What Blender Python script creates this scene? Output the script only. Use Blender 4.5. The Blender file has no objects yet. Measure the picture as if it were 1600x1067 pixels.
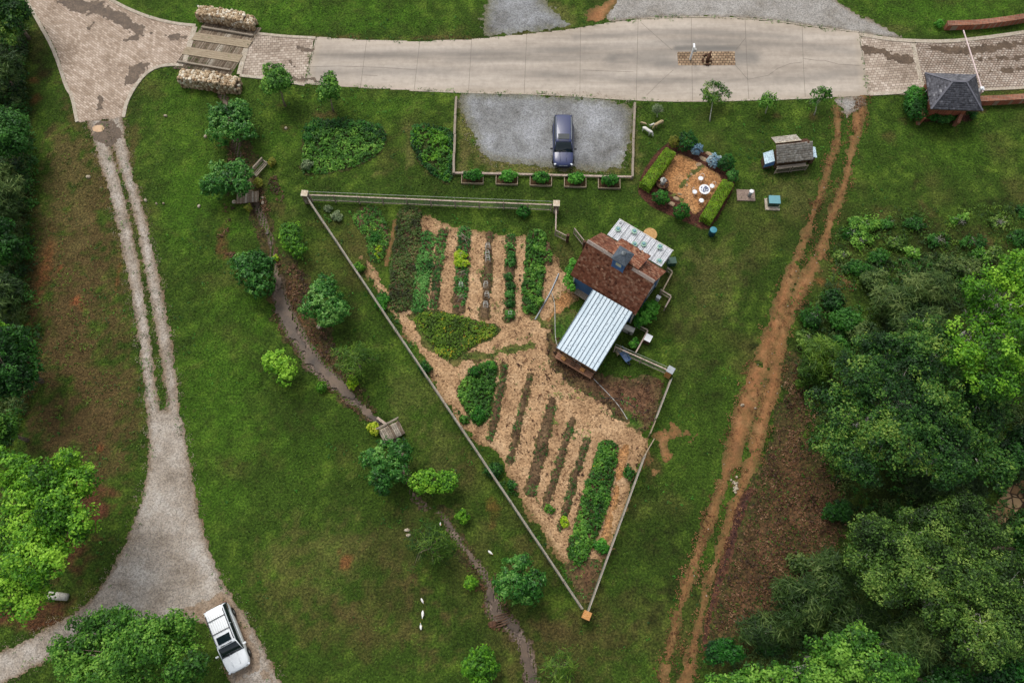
import bpy, math, random
import numpy as np
from mathutils import Vector, Matrix
R = math.radians
# ------------------------------------------------------------------ camera, world, sun
F, TH, H = 1250.0, R(20.3), 66.0
CT, ST = math.cos(TH), math.sin(TH)
sc = bpy.context.scene
cam = bpy.data.objects.new('camera', bpy.data.cameras.new('camera'))
sc.collection.objects.link(cam); sc.camera = cam
cam.data.sensor_width = 36.0; cam.data.lens = 36.0 * F / 1600.0
cam.data.clip_start = 0.5; cam.data.clip_end = 3000.0
cam.location = (0, 0, H); cam.rotation_euler = (TH, 0, 0)
world = bpy.data.worlds.new('World'); sc.world = world; world.use_nodes = True
nt = world.node_tree
sky = nt.nodes.new('ShaderNodeTexSky'); sky.sky_type = 'NISHITA'; sky.sun_disc = False
SUN_EL, SUN_AZ = R(58), R(-28)
sky.sun_elevation = SUN_EL; sky.sun_rotation = SUN_AZ
sky.air_density = 1.0; sky.dust_density = 4.0; sky.ozone_density = 0.6
bg = nt.nodes['Background']; bg.inputs[1].default_value = 0.145
hs = nt.nodes.new('ShaderNodeHueSaturation'); hs.inputs['Saturation'].default_value = 0.32
nt.links.new(sky.outputs[0], hs.inputs['Color']); nt.links.new(hs.outputs[0], bg.inputs[0])
sl = bpy.data.lights.new('sun', 'SUN'); sl.energy = 1.0; sl.angle = R(24); sl.color = (1.0, 0.965, 0.91)
sun = bpy.data.objects.new('sun', sl); sc.collection.objects.link(sun)
sd = Vector((math.sin(SUN_AZ) * math.cos(SUN_EL), math.cos(SUN_AZ) * math.cos(SUN_EL), math.sin(SUN_EL)))
sun.rotation_euler = sd.to_track_quat('Z', 'Y').to_euler(); sun.location = (0, 30, 120)
sc.view_settings.view_transform = 'Standard'; sc.view_settings.look = 'None'
sc.view_settings.exposure = 0.27; sc.view_settings.gamma = 1.0
sc.cycles.max_bounces = 6; sc.cycles.diffuse_bounces = 3; sc.cycles.transparent_max_bounces = 6
sc.cycles.use_denoising = True

# ------------------------------------------------------------------ helpers: plan position of a photo point at height z
def G(px, py, z=0.0):
    u = px - 800.0; v = py - 533.5
    dy = -v * CT + F * ST; dz = -v * ST - F * CT
    t = (H - z) / -dz
    return np.array([u * t, dy * t, z])
def SC(px, py, z=0.0):                       # photo pixels per metre across
    return (F * CT + (py - 533.5) * ST) / (H - z)
def g2(p): q = G(p[0], p[1]); return (q[0], q[1])

def h2(ix, iy, seed):
    n = (ix.astype(np.int64) * 374761393 + iy.astype(np.int64) * 668265263 + seed * 144269504) & 0x7fffffff
    n = ((n ^ (n >> 13)) * 1274126177) & 0x7fffffff
    return ((n ^ (n >> 16)) & 0xffff) / 65535.0
def vn(x, y, seed=0):
    x = np.asarray(x, float); y = np.asarray(y, float)
    ix = np.floor(x); iy = np.floor(y); fx = x - ix; fy = y - iy
    fx = fx * fx * (3 - 2 * fx); fy = fy * fy * (3 - 2 * fy)
    a = h2(ix, iy, seed); b = h2(ix + 1, iy, seed); c = h2(ix, iy + 1, seed); d = h2(ix + 1, iy + 1, seed)
    return (a * (1 - fx) + b * fx) * (1 - fy) + (c * (1 - fx) + d * fx) * fy
def fbm(x, y, scale, octs=3, seed=0):        # scale = metres per feature; result about -1..1
    s = 0; a = 1.0; t = 0
    for o in range(octs):
        f = 2.03 ** o / scale
        s = s + a * (vn(x * f + 17.3 * o, y * f - 9.1 * o, seed + o * 7) * 2 - 1); t += a; a *= 0.55
    return s / t * 1.35
def sstep(x, a, b):
    t = np.clip((x - a) / (b - a), 0, 1); return t * t * (3 - 2 * t)

def polyf(X, Y, poly):                       # signed distance, positive inside
    d = np.full(X.shape, 1e9); ins = np.zeros(X.shape, bool); n = len(poly)
    for i in range(n):
        ax, ay = poly[i]; bx, by = poly[(i + 1) % n]
        ex, ey = bx - ax, by - ay; wx, wy = X - ax, Y - ay
        t = np.clip((wx * ex + wy * ey) / (ex * ex + ey * ey + 1e-12), 0, 1)
        d = np.minimum(d, (wx - ex * t) ** 2 + (wy - ey * t) ** 2)
        c = ((ay <= Y) & (by > Y)) | ((by <= Y) & (ay > Y))
        xi = ax + (Y - ay) / (by - ay + 1e-12) * ex
        ins ^= c & (X < xi)
    d = np.sqrt(d); return np.where(ins, d, -d)
def stripf(X, Y, pts, ws):
    r = np.full(X.shape, -1e9)
    for i in range(len(pts) - 1):
        ax, ay = pts[i]; bx, by = pts[i + 1]; ex, ey = bx - ax, by - ay; wx, wy = X - ax, Y - ay
        t = np.clip((wx * ex + wy * ey) / (ex * ex + ey * ey + 1e-12), 0, 1)
        w = ws[i] * (1 - t) + ws[i + 1] * t
        r = np.maximum(r, w / 2 - np.sqrt((wx - ex * t) ** 2 + (wy - ey * t) ** 2))
    return r
def P(*pts): return [g2(p) for p in pts]
def smooth(pts, k=2, closed=True):            # Chaikin corner cutting
    for _ in range(k):
        q = []; n = len(pts)
        if not closed: q.append(pts[0])
        for i in range(n if closed else n - 1):
            a = pts[i]; b = pts[(i + 1) % n]
            q.append(tuple(a[j] * .75 + b[j] * .25 for j in range(len(a)))); q.append(tuple(a[j] * .25 + b[j] * .75 for j in range(len(a))))
        if not closed: q.append(pts[-1])
        pts = q
    return pts
def strip(*pw, k=2):                         # (px, py, width px)
    pw = smooth(list(pw), k, False)
    pts = [g2(p) for p in pw]; ws = [p[2] / SC(p[0], p[1]) for p in pw]
    return lambda X, Y: stripf(X, Y, pts, ws)
def area(*pts, k=2):
    q = smooth(P(*pts), k); return lambda X, Y: polyf(X, Y, q)
def union(*fs): return lambda X, Y: np.maximum.reduce([f(X, Y) for f in fs])

# ------------------------------------------------------------------ tags and mesh builder
COL = sc.collection
def tag(o, label=None, cat=None, group=None, kind=None):
    if label: o['label'] = label
    if cat: o['category'] = cat
    if group: o['group'] = group
    if kind: o['kind'] = kind
    return o
def thing(name, label, cat, loc=(0, 0, 0), rz=0.0, group=None):
    o = bpy.data.objects.new(name, None); COL.objects.link(o); o.empty_display_size = .2
    o.location = loc; o.rotation_euler = (0, 0, rz); return tag(o, label, cat, group)
class MB:
    def __init__(s): s.v = []; s.f = []
    def add(s, vs, fs):
        b = len(s.v); s.v.extend([tuple(v) for v in vs]); s.f.extend([tuple(b + i for i in f) for f in fs]); return s
    def box(s, c, d, rz=0.0, taper=1.0, M=None):
        x, y, z = d[0] / 2, d[1] / 2, d[2] / 2; t = taper
        vs = [(-x, -y, -z), (x, -y, -z), (x, y, -z), (-x, y, -z), (-x * t, -y * t, z), (x * t, -y * t, z), (x * t, y * t, z), (-x * t, y * t, z)]
        if M is None: M = Matrix.Rotation(rz, 3, 'Z')
        vs = [tuple(M @ Vector(v) + Vector(c)) for v in vs]
        return s.add(vs, [(0, 3, 2, 1), (4, 5, 6, 7), (0, 1, 5, 4), (1, 2, 6, 5), (2, 3, 7, 6), (3, 0, 4, 7)])
    def bar(s, a, b, w, h):                  # box beam between two points
        a = Vector(a); b = Vector(b); d = b - a; L = d.length
        x = d.normalized(); up = Vector((0, 0, 1)) if abs(x.z) < .95 else Vector((0, 1, 0))
        y = up.cross(x).normalized(); z = x.cross(y)
        M = Matrix((x, y, z)).transposed()
        return s.box((a + b) / 2, (L, w, h), M=M)
    def tube(s, pts, rad, n=6, cap=True):
        pts = [Vector(p) for p in pts]
        if not hasattr(rad, '__len__'): rad = [rad] * len(pts)
        vs = []; fs = []; prev = None
        for i, p in enumerate(pts):
            t = (pts[min(i + 1, len(pts) - 1)] - pts[max(i - 1, 0)])
            t = t.normalized() if t.length > 1e-6 else Vector((0, 0, 1))
            if prev is None: u = t.orthogonal().normalized()
            else:
                u = prev - t * prev.dot(t); u = u.normalized() if u.length > 1e-5 else t.orthogonal().normalized()
            prev = u; w = t.cross(u)
            for k in range(n):
                a = 2 * math.pi * k / n; vs.append(p + (u * math.cos(a) + w * math.sin(a)) * rad[i])
        for i in range(len(pts) - 1):
            for k in range(n): fs.append((i * n + k, i * n + (k + 1) % n, (i + 1) * n + (k + 1) % n, (i + 1) * n + k))
        if cap: fs.append(tuple(range(n))[::-1]); fs.append(tuple((len(pts) - 1) * n + k for k in range(n)))
        return s.add(vs, fs)
    def lathe(s, prof, c=(0, 0, 0), n=24):   # (r, z) pairs
        vs = []; fs = []
        for r, z in prof:
            for k in range(n): a = 2 * math.pi * k / n; vs.append((c[0] + r * math.cos(a), c[1] + r * math.sin(a), c[2] + z))
        for i in range(len(prof) - 1):
            for k in range(n): fs.append((i * n + k, i * n + (k + 1) % n, (i + 1) * n + (k + 1) % n, (i + 1) * n + k))
        fs.append(tuple(range(n))[::-1]); fs.append(tuple((len(prof) - 1) * n + k for k in range(n)))
        return s.add(vs, fs)
    def slab(s, quad, t):                    # thick panel from corner points
        q = [Vector(p) for p in quad]; nrm = (q[1] - q[0]).cross(q[-1] - q[0]).normalized()
        if nrm.z < 0: nrm = -nrm
        n = len(q); vs = q + [p - nrm * t for p in q]
        return s.add(vs, [tuple(range(n)), tuple(range(n, 2 * n))[::-1]] + [(i, (i + 1) % n, n + (i + 1) % n, n + i) for i in range(n)])
    def rock(s, c, d, rng, n=7, rz=None):
        rz = rng.uniform(0, 6.28) if rz is None else rz; vs = []; fs = []
        prof = [(.75, -.5), (1, -.1), (.92, .3), (.55, .5)]
        rr = [rng.uniform(.82, 1.12) for _ in range(n)]
        for r, z in prof:
            for k in range(n):
                a = 2 * math.pi * k / n; q = r * rr[k] * rng.uniform(.93, 1.07)
                x, y = q * math.cos(a) * d[0] / 2, q * math.sin(a) * d[1] / 2
                vs.append((c[0] + x * math.cos(rz) - y * math.sin(rz), c[1] + x * math.sin(rz) + y * math.cos(rz), c[2] + z * d[2] * rng.uniform(.92, 1.08)))
        for i in range(3):
            for k in range(n): fs.append((i * n + k, i * n + (k + 1) % n, (i + 1) * n + (k + 1) % n, (i + 1) * n + k))
        fs.append(tuple(range(n))[::-1]); fs.append(tuple(3 * n + k for k in range(n)))
        return s.add(vs, fs)
    def build(s, name, mat, parent=None, smooth=False, bevel=0.0):
        me = bpy.data.meshes.new(name); me.from_pydata([tuple(v) for v in s.v], [], s.f); me.materials.append(mat)
        if smooth:
            for p in me.polygons: p.use_smooth = True
        o = bpy.data.objects.new(name, me); COL.objects.link(o)
        if parent: o.parent = parent
        if bevel:
            m = o.modifiers.new('bevel', 'BEVEL'); m.width = bevel; m.segments = 2; m.limit_method = 'ANGLE'
        return o
def npmesh(name, V, Fq, mat, parent=None, attrs=None, smooth=False):
    me = bpy.data.meshes.new(name); V = np.asarray(V, np.float32); Fq = np.asarray(Fq, np.int32)
    me.vertices.add(len(V)); me.vertices.foreach_set('co', V.ravel())
    k = Fq.shape[1]; me.loops.add(Fq.size); me.loops.foreach_set('vertex_index', Fq.ravel())
    me.polygons.add(len(Fq)); me.polygons.foreach_set('loop_start', np.arange(0, Fq.size, k, dtype=np.int32))
    me.polygons.foreach_set('loop_total', np.full(len(Fq), k, np.int32))
    if smooth: me.polygons.foreach_set('use_smooth', np.ones(len(Fq), bool))
    for nm, a in (attrs or {}).items():
        a = np.asarray(a, np.float32)
        if a.ndim == 1: me.attributes.new(nm, 'FLOAT', 'POINT').data.foreach_set('value', a)
        else: me.attributes.new(nm, 'FLOAT_COLOR', 'POINT').data.foreach_set('color', np.c_[a, np.ones(len(a))].astype(np.float32).ravel())
    me.update(calc_edges=True); me.materials.append(mat)
    o = bpy.data.objects.new(name, me); COL.objects.link(o)
    if parent: o.parent = parent
    return o

# ------------------------------------------------------------------ materials
def lin(c):
    return tuple(((v / 255) / 12.92 if v / 255 <= .04045 else ((v / 255 + .055) / 1.055) ** 2.4) for v in c) + (1.0,)
def newmat(name):
    m = bpy.data.materials.new(name); m.use_nodes = True; n = m.node_tree.nodes; l = m.node_tree.links
    return m, n, l, n['Principled BSDF']
def ramp(n, stops):
    r = n.new('ShaderNodeValToRGB'); e = r.color_ramp.elements
    while len(e) < len(stops): e.new(0.5)
    for i, (p, c) in enumerate(stops): e[i].position = p; e[i].color = c
    return r
def noise(n, l, scale, detail=4, rough=.6, coord=None):
    t = n.new('ShaderNodeTexNoise'); t.inputs['Scale'].default_value = scale; t.inputs['Detail'].default_value = detail
    t.inputs['Roughness'].default_value = rough
    if coord is not None: l.new(coord, t.inputs['Vector'])
    return t
def nm(name, cols, scale=3.0, detail=5, rough=.8, bump=0.0, metal=0.0, spread=.25, s2=None, spec=.3, stretch=None, bscale=None):
    """noise ramp over the given colours (linear), optional fine second layer and bump"""
    m, n, l, b = newmat(name); tc = n.new('ShaderNodeTexCoord'); co = tc.outputs['Object']
    if stretch:
        mp = n.new('ShaderNodeMapping'); mp.inputs['Scale'].default_value = stretch; l.new(co, mp.inputs[0]); co = mp.outputs[0]
    t = noise(n, l, scale, detail, .62, co); k = len(cols)
    r = ramp(n, [(.5 - spread + 2 * spread * i / max(k - 1, 1), c if len(c) == 4 else tuple(c) + (1,)) for i, c in enumerate(cols)])
    l.new(t.outputs[0], r.inputs[0]); out = r.outputs[0]
    if s2:
        t2 = noise(n, l, s2, 3, .6, co); mx = n.new('ShaderNodeMixRGB'); mx.blend_type = 'MULTIPLY'; mx.inputs[0].default_value = 1
        r2 = ramp(n, [(.3, (.55, .55, .55, 1)), (.7, (1.35, 1.35, 1.35, 1))]); l.new(t2.outputs[0], r2.inputs[0])
        l.new(out, mx.inputs[1]); l.new(r2.outputs[0], mx.inputs[2]); out = mx.outputs[0]
    l.new(out, b.inputs['Base Color']); b.inputs['Roughness'].default_value = rough; b.inputs['Metallic'].default_value = metal
    b.inputs['Specular IOR Level'].default_value = spec
    if bump:
        t3 = noise(n, l, bscale or (s2 or scale * 4), 4, .6, co); bp = n.new('ShaderNodeBump'); bp.inputs['Strength'].default_value = 1
        bp.inputs['Distance'].default_value = bump; l.new(t3.outputs[0], bp.inputs['Height']); l.new(bp.outputs[0], b.inputs['Normal'])
    return m
def voro(name, cols, gap, scale, rough=.85, edge=.06, bump=.03, rnd=1.0, stretch=None, s2=None):
    """cells of random colour with dark gaps: pebbles, stones, pavers"""
    m, n, l, b = newmat(name); tc = n.new('ShaderNodeTexCoord'); co = tc.outputs['Object']
    if stretch:
        mp = n.new('ShaderNodeMapping'); mp.inputs['Scale'].default_value = stretch; l.new(co, mp.inputs[0]); co = mp.outputs[0]
    v = n.new('ShaderNodeTexVoronoi'); v.inputs['Scale'].default_value = scale; v.inputs['Randomness'].default_value = rnd; l.new(co, v.inputs['Vector'])
    v2 = n.new('ShaderNodeTexVoronoi'); v2.feature = 'DISTANCE_TO_EDGE'; v2.inputs['Scale'].default_value = scale; v2.inputs['Randomness'].default_value = rnd; l.new(co, v2.inputs['Vector'])
    sp = n.new('ShaderNodeSeparateColor'); l.new(v.outputs['Color'], sp.inputs[0]); k = len(cols)
    r = ramp(n, [(i / max(k - 1, 1), c if len(c) == 4 else tuple(c) + (1,)) for i, c in enumerate(cols)]); l.new(sp.outputs[0], r.inputs[0])
    t = noise(n, l, s2 or scale * .12, 4, .6, co); mm = n.new('ShaderNodeMixRGB'); mm.blend_type = 'MULTIPLY'; mm.inputs[0].default_value = 1
    r3 = ramp(n, [(.3, (.7, .69, .67, 1)), (.7, (1.2, 1.2, 1.2, 1))]); l.new(t.outputs[0], r3.inputs[0]); l.new(r.outputs[0], mm.inputs[1]); l.new(r3.outputs[0], mm.inputs[2])
    r2 = ramp(n, [(edge * .3, (0, 0, 0, 1)), (edge, (1, 1, 1, 1))]); l.new(v2.outputs['Distance'], r2.inputs[0])
    mx = n.new('ShaderNodeMixRGB'); l.new(r2.outputs[0], mx.inputs[0]); mx.inputs[1].default_value = gap if len(gap) == 4 else tuple(gap) + (1,); l.new(mm.outputs[0], mx.inputs[2])
    l.new(mx.outputs[0], b.inputs['Base Color']); b.inputs['Roughness'].default_value = rough; b.inputs['Specular IOR Level'].default_value = .25
    bp = n.new('ShaderNodeBump'); bp.inputs['Distance'].default_value = bump; l.new(r2.outputs[0], bp.inputs['Height']); l.new(bp.outputs[0], b.inputs['Normal'])
    return m
def brickmat(name, c1, c2, mortar, w, h, rot=0.0, rough=.8, msize=.012, big=None, bscale=.35):
    m, n, l, b = newmat(name); tc = n.new('ShaderNodeTexCoord'); mp = n.new('ShaderNodeMapping'); mp.inputs['Rotation'].default_value = (0, 0, rot)
    l.new(tc.outputs['Object'], mp.inputs[0]); br = n.new('ShaderNodeTexBrick'); l.new(mp.outputs[0], br.inputs['Vector'])
    br.inputs['Scale'].default_value = 1.0; br.inputs['Brick Width'].default_value = w; br.inputs['Row Height'].default_value = h
    br.inputs['Mortar Size'].default_value = msize; br.inputs['Color1'].default_value = c1; br.inputs['Color2'].default_value = c2; br.inputs['Mortar'].default_value = mortar
    t = noise(n, l, bscale, 5, .65, mp.outputs[0]); r = ramp(n, big or [(.3, (.6, .56, .52, 1)), (.5, (1, .97, .94, 1)), (.72, (1.35, 1.36, 1.38, 1))])
    l.new(t.outputs[0], r.inputs[0]); mx = n.new('ShaderNodeMixRGB'); mx.blend_type = 'MULTIPLY'; mx.inputs[0].default_value = 1
    l.new(br.outputs[0], mx.inputs[1]); l.new(r.outputs[0], mx.inputs[2])
    t2 = noise(n, l, 5.0, 3, .6, mp.outputs[0]); r2 = ramp(n, [(.3, (.86, .86, .86, 1)), (.7, (1.12, 1.12, 1.12, 1))]); l.new(t2.outputs[0], r2.inputs[0])
    m2 = n.new('ShaderNodeMixRGB'); m2.blend_type = 'MULTIPLY'; m2.inputs[0].default_value = 1; l.new(mx.outputs[0], m2.inputs[1]); l.new(r2.outputs[0], m2.inputs[2])
    l.new(m2.outputs[0], b.inputs['Base Color']); b.inputs['Roughness'].default_value = rough; b.inputs['Specular IOR Level'].default_value = .25
    return m
def paint(name, c, rough=.4, metal=0.0, coat=0.0, spec=.5, dirt=.12):
    m, n, l, b = newmat(name); tc = n.new('ShaderNodeTexCoord'); t = noise(n, l, 2.2, 6, .7, tc.outputs['Object'])
    c = c if len(c) == 4 else tuple(c) + (1,)
    lo = tuple(v * (1 - dirt) for v in c[:3]) + (1,); hi = tuple(min(1, v * (1 + dirt)) for v in c[:3]) + (1,)
    r = ramp(n, [(.32, lo), (.68, hi)]); l.new(t.outputs[0], r.inputs[0]); l.new(r.outputs[0], b.inputs['Base Color'])
    b.inputs['Roughness'].default_value = rough; b.inputs['Metallic'].default_value = metal; b.inputs['Coat Weight'].default_value = coat; b.inputs['Coat Roughness'].default_value = .08
    b.inputs['Specular IOR Level'].default_value = spec
    return m
def tonemat(name, stops, rough=.8, attr='tone', spec=.25, transl=0.0, fine=None):
    m, n, l, b = newmat(name); a = n.new('ShaderNodeAttribute'); a.attribute_name = attr
    k = len(stops); r = ramp(n, [(i / (k - 1), c if len(c) == 4 else tuple(c) + (1,)) for i, c in enumerate(stops)]); l.new(a.outputs['Fac'], r.inputs[0])
    out = r.outputs[0]
    if fine:
        tc = n.new('ShaderNodeTexCoord'); t = noise(n, l, fine, 3, .6, tc.outputs['Object']); r2 = ramp(n, [(.3, (.65, .65, .65, 1)), (.7, (1.25, 1.25, 1.25, 1))])
        l.new(t.outputs[0], r2.inputs[0]); mx = n.new('ShaderNodeMixRGB'); mx.blend_type = 'MULTIPLY'; mx.inputs[0].default_value = 1
        l.new(out, mx.inputs[1]); l.new(r2.outputs[0], mx.inputs[2]); out = mx.outputs[0]
    l.new(out, b.inputs['Base Color']); b.inputs['Roughness'].default_value = rough; b.inputs['Specular IOR Level'].default_value = spec
    if transl:
        o = n['Material Output']; tr = n.new('ShaderNodeBsdfTranslucent'); l.new(out, tr.inputs[0]); ms = n.new('ShaderNodeMixShader'); ms.inputs[0].default_value = transl
        l.new(b.outputs[0], ms.inputs[1]); l.new(tr.outputs[0], ms.inputs[2]); l.new(ms.outputs[0], o.inputs[0])
    return m
M = {}
def leafm(name, *cols, rough=.55): M[name] = tonemat(name, [tuple(min(.6, v * 1.5) for v in lin(c)[:3]) + (1,) for c in cols], rough, spec=.3, transl=.3)
leafm('lf_laurel', (16, 46, 10), (34, 80, 22), (60, 110, 38), (104, 144, 66), rough=.42)
leafm('lf_bright', (34, 70, 10), (60, 106, 16), (90, 136, 26), (128, 168, 48))
leafm('lf_mid', (26, 56, 10), (44, 86, 20), (72, 116, 32), (112, 150, 56))
leafm('lf_fern', (22, 46, 8), (40, 70, 14), (62, 92, 22), (94, 120, 36))
leafm('lf_olive', (24, 42, 12), (46, 74, 22), (76, 106, 36), (116, 138, 62))
leafm('lf_oak', (16, 42, 12), (34, 72, 20), (66, 102, 32), (112, 134, 54))
leafm('lf_deep', (10, 34, 8), (22, 58, 14), (38, 84, 20), (60, 106, 34))
leafm('lf_pine', (22, 40, 14), (40, 64, 24), (64, 86, 36), (96, 112, 58))
leafm('lf_lime', (70, 100, 6), (110, 148, 14), (146, 180, 26), (190, 206, 60))
leafm('lf_blue', (64, 92, 110), (100, 130, 150), (140, 166, 186), (184, 204, 218))
leafm('lf_yb', (48, 70, 14), (76, 106, 22), (104, 132, 32), (150, 140, 40))
leafm('lf_rust', (60, 70, 20), (92, 98, 26), (118, 112, 34), (110, 130, 44))
leafm('lf_grey', (60, 78, 50), (90, 106, 72), (118, 132, 96), (150, 158, 120))
leafm('lf_hedge', (50, 80, 8), (80, 112, 14), (108, 138, 24), (138, 166, 48))
leafm('lf_box', (8, 34, 8), (18, 58, 14), (32, 84, 20), (52, 108, 30))
leafm('lf_clip', (18, 58, 10), (36, 90, 18), (60, 118, 30), (90, 148, 48))
leafm('lf_crop', (20, 54, 14), (38, 84, 26), (64, 116, 44), (100, 146, 70))
leafm('lf_purple', (30, 34, 18), (52, 62, 24), (60, 90, 30), (110, 96, 60))
leafm('fl_yellow', (150, 120, 10), (200, 160, 20), (220, 130, 20), (230, 190, 60))
leafm('fl_white', (170, 170, 160), (210, 210, 200), (230, 226, 220), (240, 236, 230))
M['bark'] = nm('bark', [lin((70, 58, 46)), lin((120, 106, 90)), lin((160, 150, 134))], 6, bump=.02, s2=20)
M['bark_pale'] = nm('bark_pale', [lin((120, 116, 104)), lin((176, 172, 160)), lin((200, 198, 188))], 6, s2=22)

# ------------------------------------------------------------------ ground surface: one height and colour function
CREEK_A = ((343, 140, 8), (352, 160, 7), (362, 200, 8), (374, 245, 8), (388, 292, 9), (402, 324, 11), (410, 345, 9), (421, 366, 6), (424, 388, 5), (424, 412, 6), (432, 436, 14), (436, 470, 22), (452, 508, 25), (474, 540, 22), (490, 566, 27), (515, 590, 23), (540, 612, 21), (562, 632, 13), (578, 648, 9), (592, 660, 12), (612, 676, 12))
CREEK_B = ((612, 676, 12), (626, 710, 10), (637, 755, 5), (644, 778, 5), (664, 790, 5), (688, 800, 7), (704, 825, 12), (720, 850, 13), (735, 868, 10), (752, 888, 12), (766, 915, 12), (769, 938, 20), (774, 958, 24), (790, 968, 22), (806, 985, 18), (818, 1005, 22), (824, 1030, 20), (834, 1067, 22), (842, 1110, 22))
creekf = union(strip(*CREEK_A), strip(*CREEK_B))
creek_x = np.concatenate([[g2(p)[0] for p in CREEK_A], [g2(p)[0] for p in CREEK_B]])
def hgt(X, Y):
    X = np.asarray(X, float); Y = np.asarray(Y, float)
    z = .05 * fbm(X, Y, 11, 2, 5)
    m = (X > -36) & (X < 8) & (Y > -12) & (Y < 56)
    if m.any():
        f = creekf(np.atleast_1d(X)[m if X.ndim else [0]], np.atleast_1d(Y)[m if X.ndim else [0]]) if X.ndim else creekf(X, Y)
        d = .34 * sstep(f, -.7, .25)
        if X.ndim: z = z.copy(); z[m] -= d
        else: z = z - d
    return z
def hz(x, y): return float(hgt(np.array([x]), np.array([y]))[0])
def gp(px, py, z=0.0):                      # plan point at photo position, resting on the ground (plus z shift)
    q = G(px, py, z); return (float(q[0]), float(q[1]), hz(q[0], q[1]))

BL = []  # colour patches of the ground: px, py, rx, ry, colour, strength
def blob(px, py, rx, ry, col, s=1.0): BL.append((px, py, rx, ry, np.array(lin(col)[:3]), s))
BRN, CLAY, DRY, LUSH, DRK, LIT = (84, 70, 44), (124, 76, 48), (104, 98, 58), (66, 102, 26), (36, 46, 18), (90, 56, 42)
for a in [(110, 330, 90, 200, BRN, 1.0), (110, 500, 100, 170, BRN, 1.0), (140, 660, 95, 120, BRN, 1.1), (100, 300, 60, 120, DRY, .5), (60, 60, 25, 60, BRN, .5), (70, 420, 12, 50, CLAY, .6), (95, 420, 6, 6, CLAY, .9), (118, 470, 8, 7, CLAY, .9), (155, 702, 6, 7, CLAY, .9), (42, 510, 9, 9, CLAY, .7),
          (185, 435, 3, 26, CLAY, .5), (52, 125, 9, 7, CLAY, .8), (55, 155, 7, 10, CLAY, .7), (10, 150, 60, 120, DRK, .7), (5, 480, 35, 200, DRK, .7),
          (145, 795, 38, 34, LIT, .95), (110, 870, 30, 40, LIT, .9), (60, 960, 75, 32, LIT, .95), (160, 770, 25, 14, LIT, .6), (70, 900, 60, 60, DRK, .4),
          (480, 880, 120, 70, DRY, .35), (560, 990, 90, 50, BRN, .4), (450, 900, 60, 90, BRN, .3), (620, 850, 70, 50, BRN, .3), (600, 940, 60, 60, BRN, .32), (540, 880, 8, 10, CLAY, .6), (880, 1020, 110, 60, BRN, .45), (950, 960, 80, 50, BRN, .3), (860, 985, 30, 14, BRN, .6),
          (240, 135, 22, 12, BRN, .5), (245, 148, 16, 10, BRN, .6), (1215, 182, 14, 6, BRN, .7), (1272, 182, 16, 9, BRN, .8), (1388, 212, 16, 9, BRN, .7), (1240, 300, 60, 40, DRY, .4), (1110, 450, 50, 60, DRY, .35), (1080, 560, 30, 60, DRY, .2), (1120, 400, 60, 30, DRY, .25),
          (1020, 725, 18, 16, BRN, .6), (1100, 620, 30, 90, DRK, .35), (1040, 830, 60, 120, DRK, .3), (640, 610, 40, 60, DRY, .3), (690, 700, 30, 60, DRY, .3), (650, 560, 40, 40, LUSH, .3), (735, 730, 16, 30, BRN, .45), (820, 860, 24, 30, BRN, .5),
          (330, 650, 90, 200, LUSH, .55), (300, 300, 60, 110, LUSH, .6), (480, 720, 80, 60, LUSH, .25), (320, 920, 50, 60, LUSH, .35), (480, 25, 250, 30, LUSH, .6), (1480, 25, 120, 40, LUSH, .6), (270, 160, 60, 60, LUSH, .4), (620, 165, 80, 20, LUSH, .35), (440, 215, 30, 40, LUSH, .3),
          (405, 300, 22, 16, BRN, .5), (430, 320, 16, 20, BRN, .55), (345, 375, 6, 22, LIT, .7), (352, 392, 6, 10, LIT, .7), (1115, 165, 40, 12, LUSH, .3), (500, 180, 10, 6, BRN, .8), (520, 178, 10, 8, BRN, .8), (440, 165, 12, 6, BRN, .7), (445, 200, 8, 6, BRN, .8),
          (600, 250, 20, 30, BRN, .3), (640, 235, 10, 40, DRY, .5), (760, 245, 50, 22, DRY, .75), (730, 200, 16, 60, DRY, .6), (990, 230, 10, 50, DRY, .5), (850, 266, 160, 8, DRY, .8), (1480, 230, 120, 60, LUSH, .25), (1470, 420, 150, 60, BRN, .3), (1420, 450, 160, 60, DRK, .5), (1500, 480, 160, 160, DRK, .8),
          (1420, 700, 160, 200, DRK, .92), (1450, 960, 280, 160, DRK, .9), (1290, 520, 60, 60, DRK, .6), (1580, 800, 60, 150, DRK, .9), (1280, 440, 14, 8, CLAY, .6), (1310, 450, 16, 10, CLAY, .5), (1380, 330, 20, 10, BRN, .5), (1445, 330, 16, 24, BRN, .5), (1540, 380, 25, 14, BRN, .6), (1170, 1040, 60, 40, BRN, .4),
          (870, 20, 30, 24, DRY, .5), (830, 50, 40, 10, BRN, .5), (1400, 45, 40, 10, DRY, .4), (1460, 185, 50, 6, BRN, .8), (1520, 172, 20, 4, BRN, .7), (650, 60, 120, 4, BRN, .7), (470, 58, 60, 4, BRN, .5), (510, 350, 40, 10, BRN, .3), (880, 400, 20, 30, BRN, .4), (870, 460, 20, 40, BRN, .4),
          (360, 255, 26, 14, BRN, .6), (350, 225, 16, 14, LIT, .5), (210, 215, 5, 50, BRN, .5), (340, 130, 30, 10, BRN, .4), (770, 790, 14, 18, CLAY, .4), (560, 420, 30, 60, BRN, .35), (540, 480, 30, 60, DRK, .4), (1330, 690, 16, 60, BRN, .3)]:
    blob(*a)
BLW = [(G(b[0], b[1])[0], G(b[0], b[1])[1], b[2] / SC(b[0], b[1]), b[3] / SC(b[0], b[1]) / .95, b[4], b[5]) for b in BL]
c_g = [np.array(lin(c)[:3]) for c in ((47, 63, 22), (61, 86, 27), (88, 108, 38), (96, 88, 50))]
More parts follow.
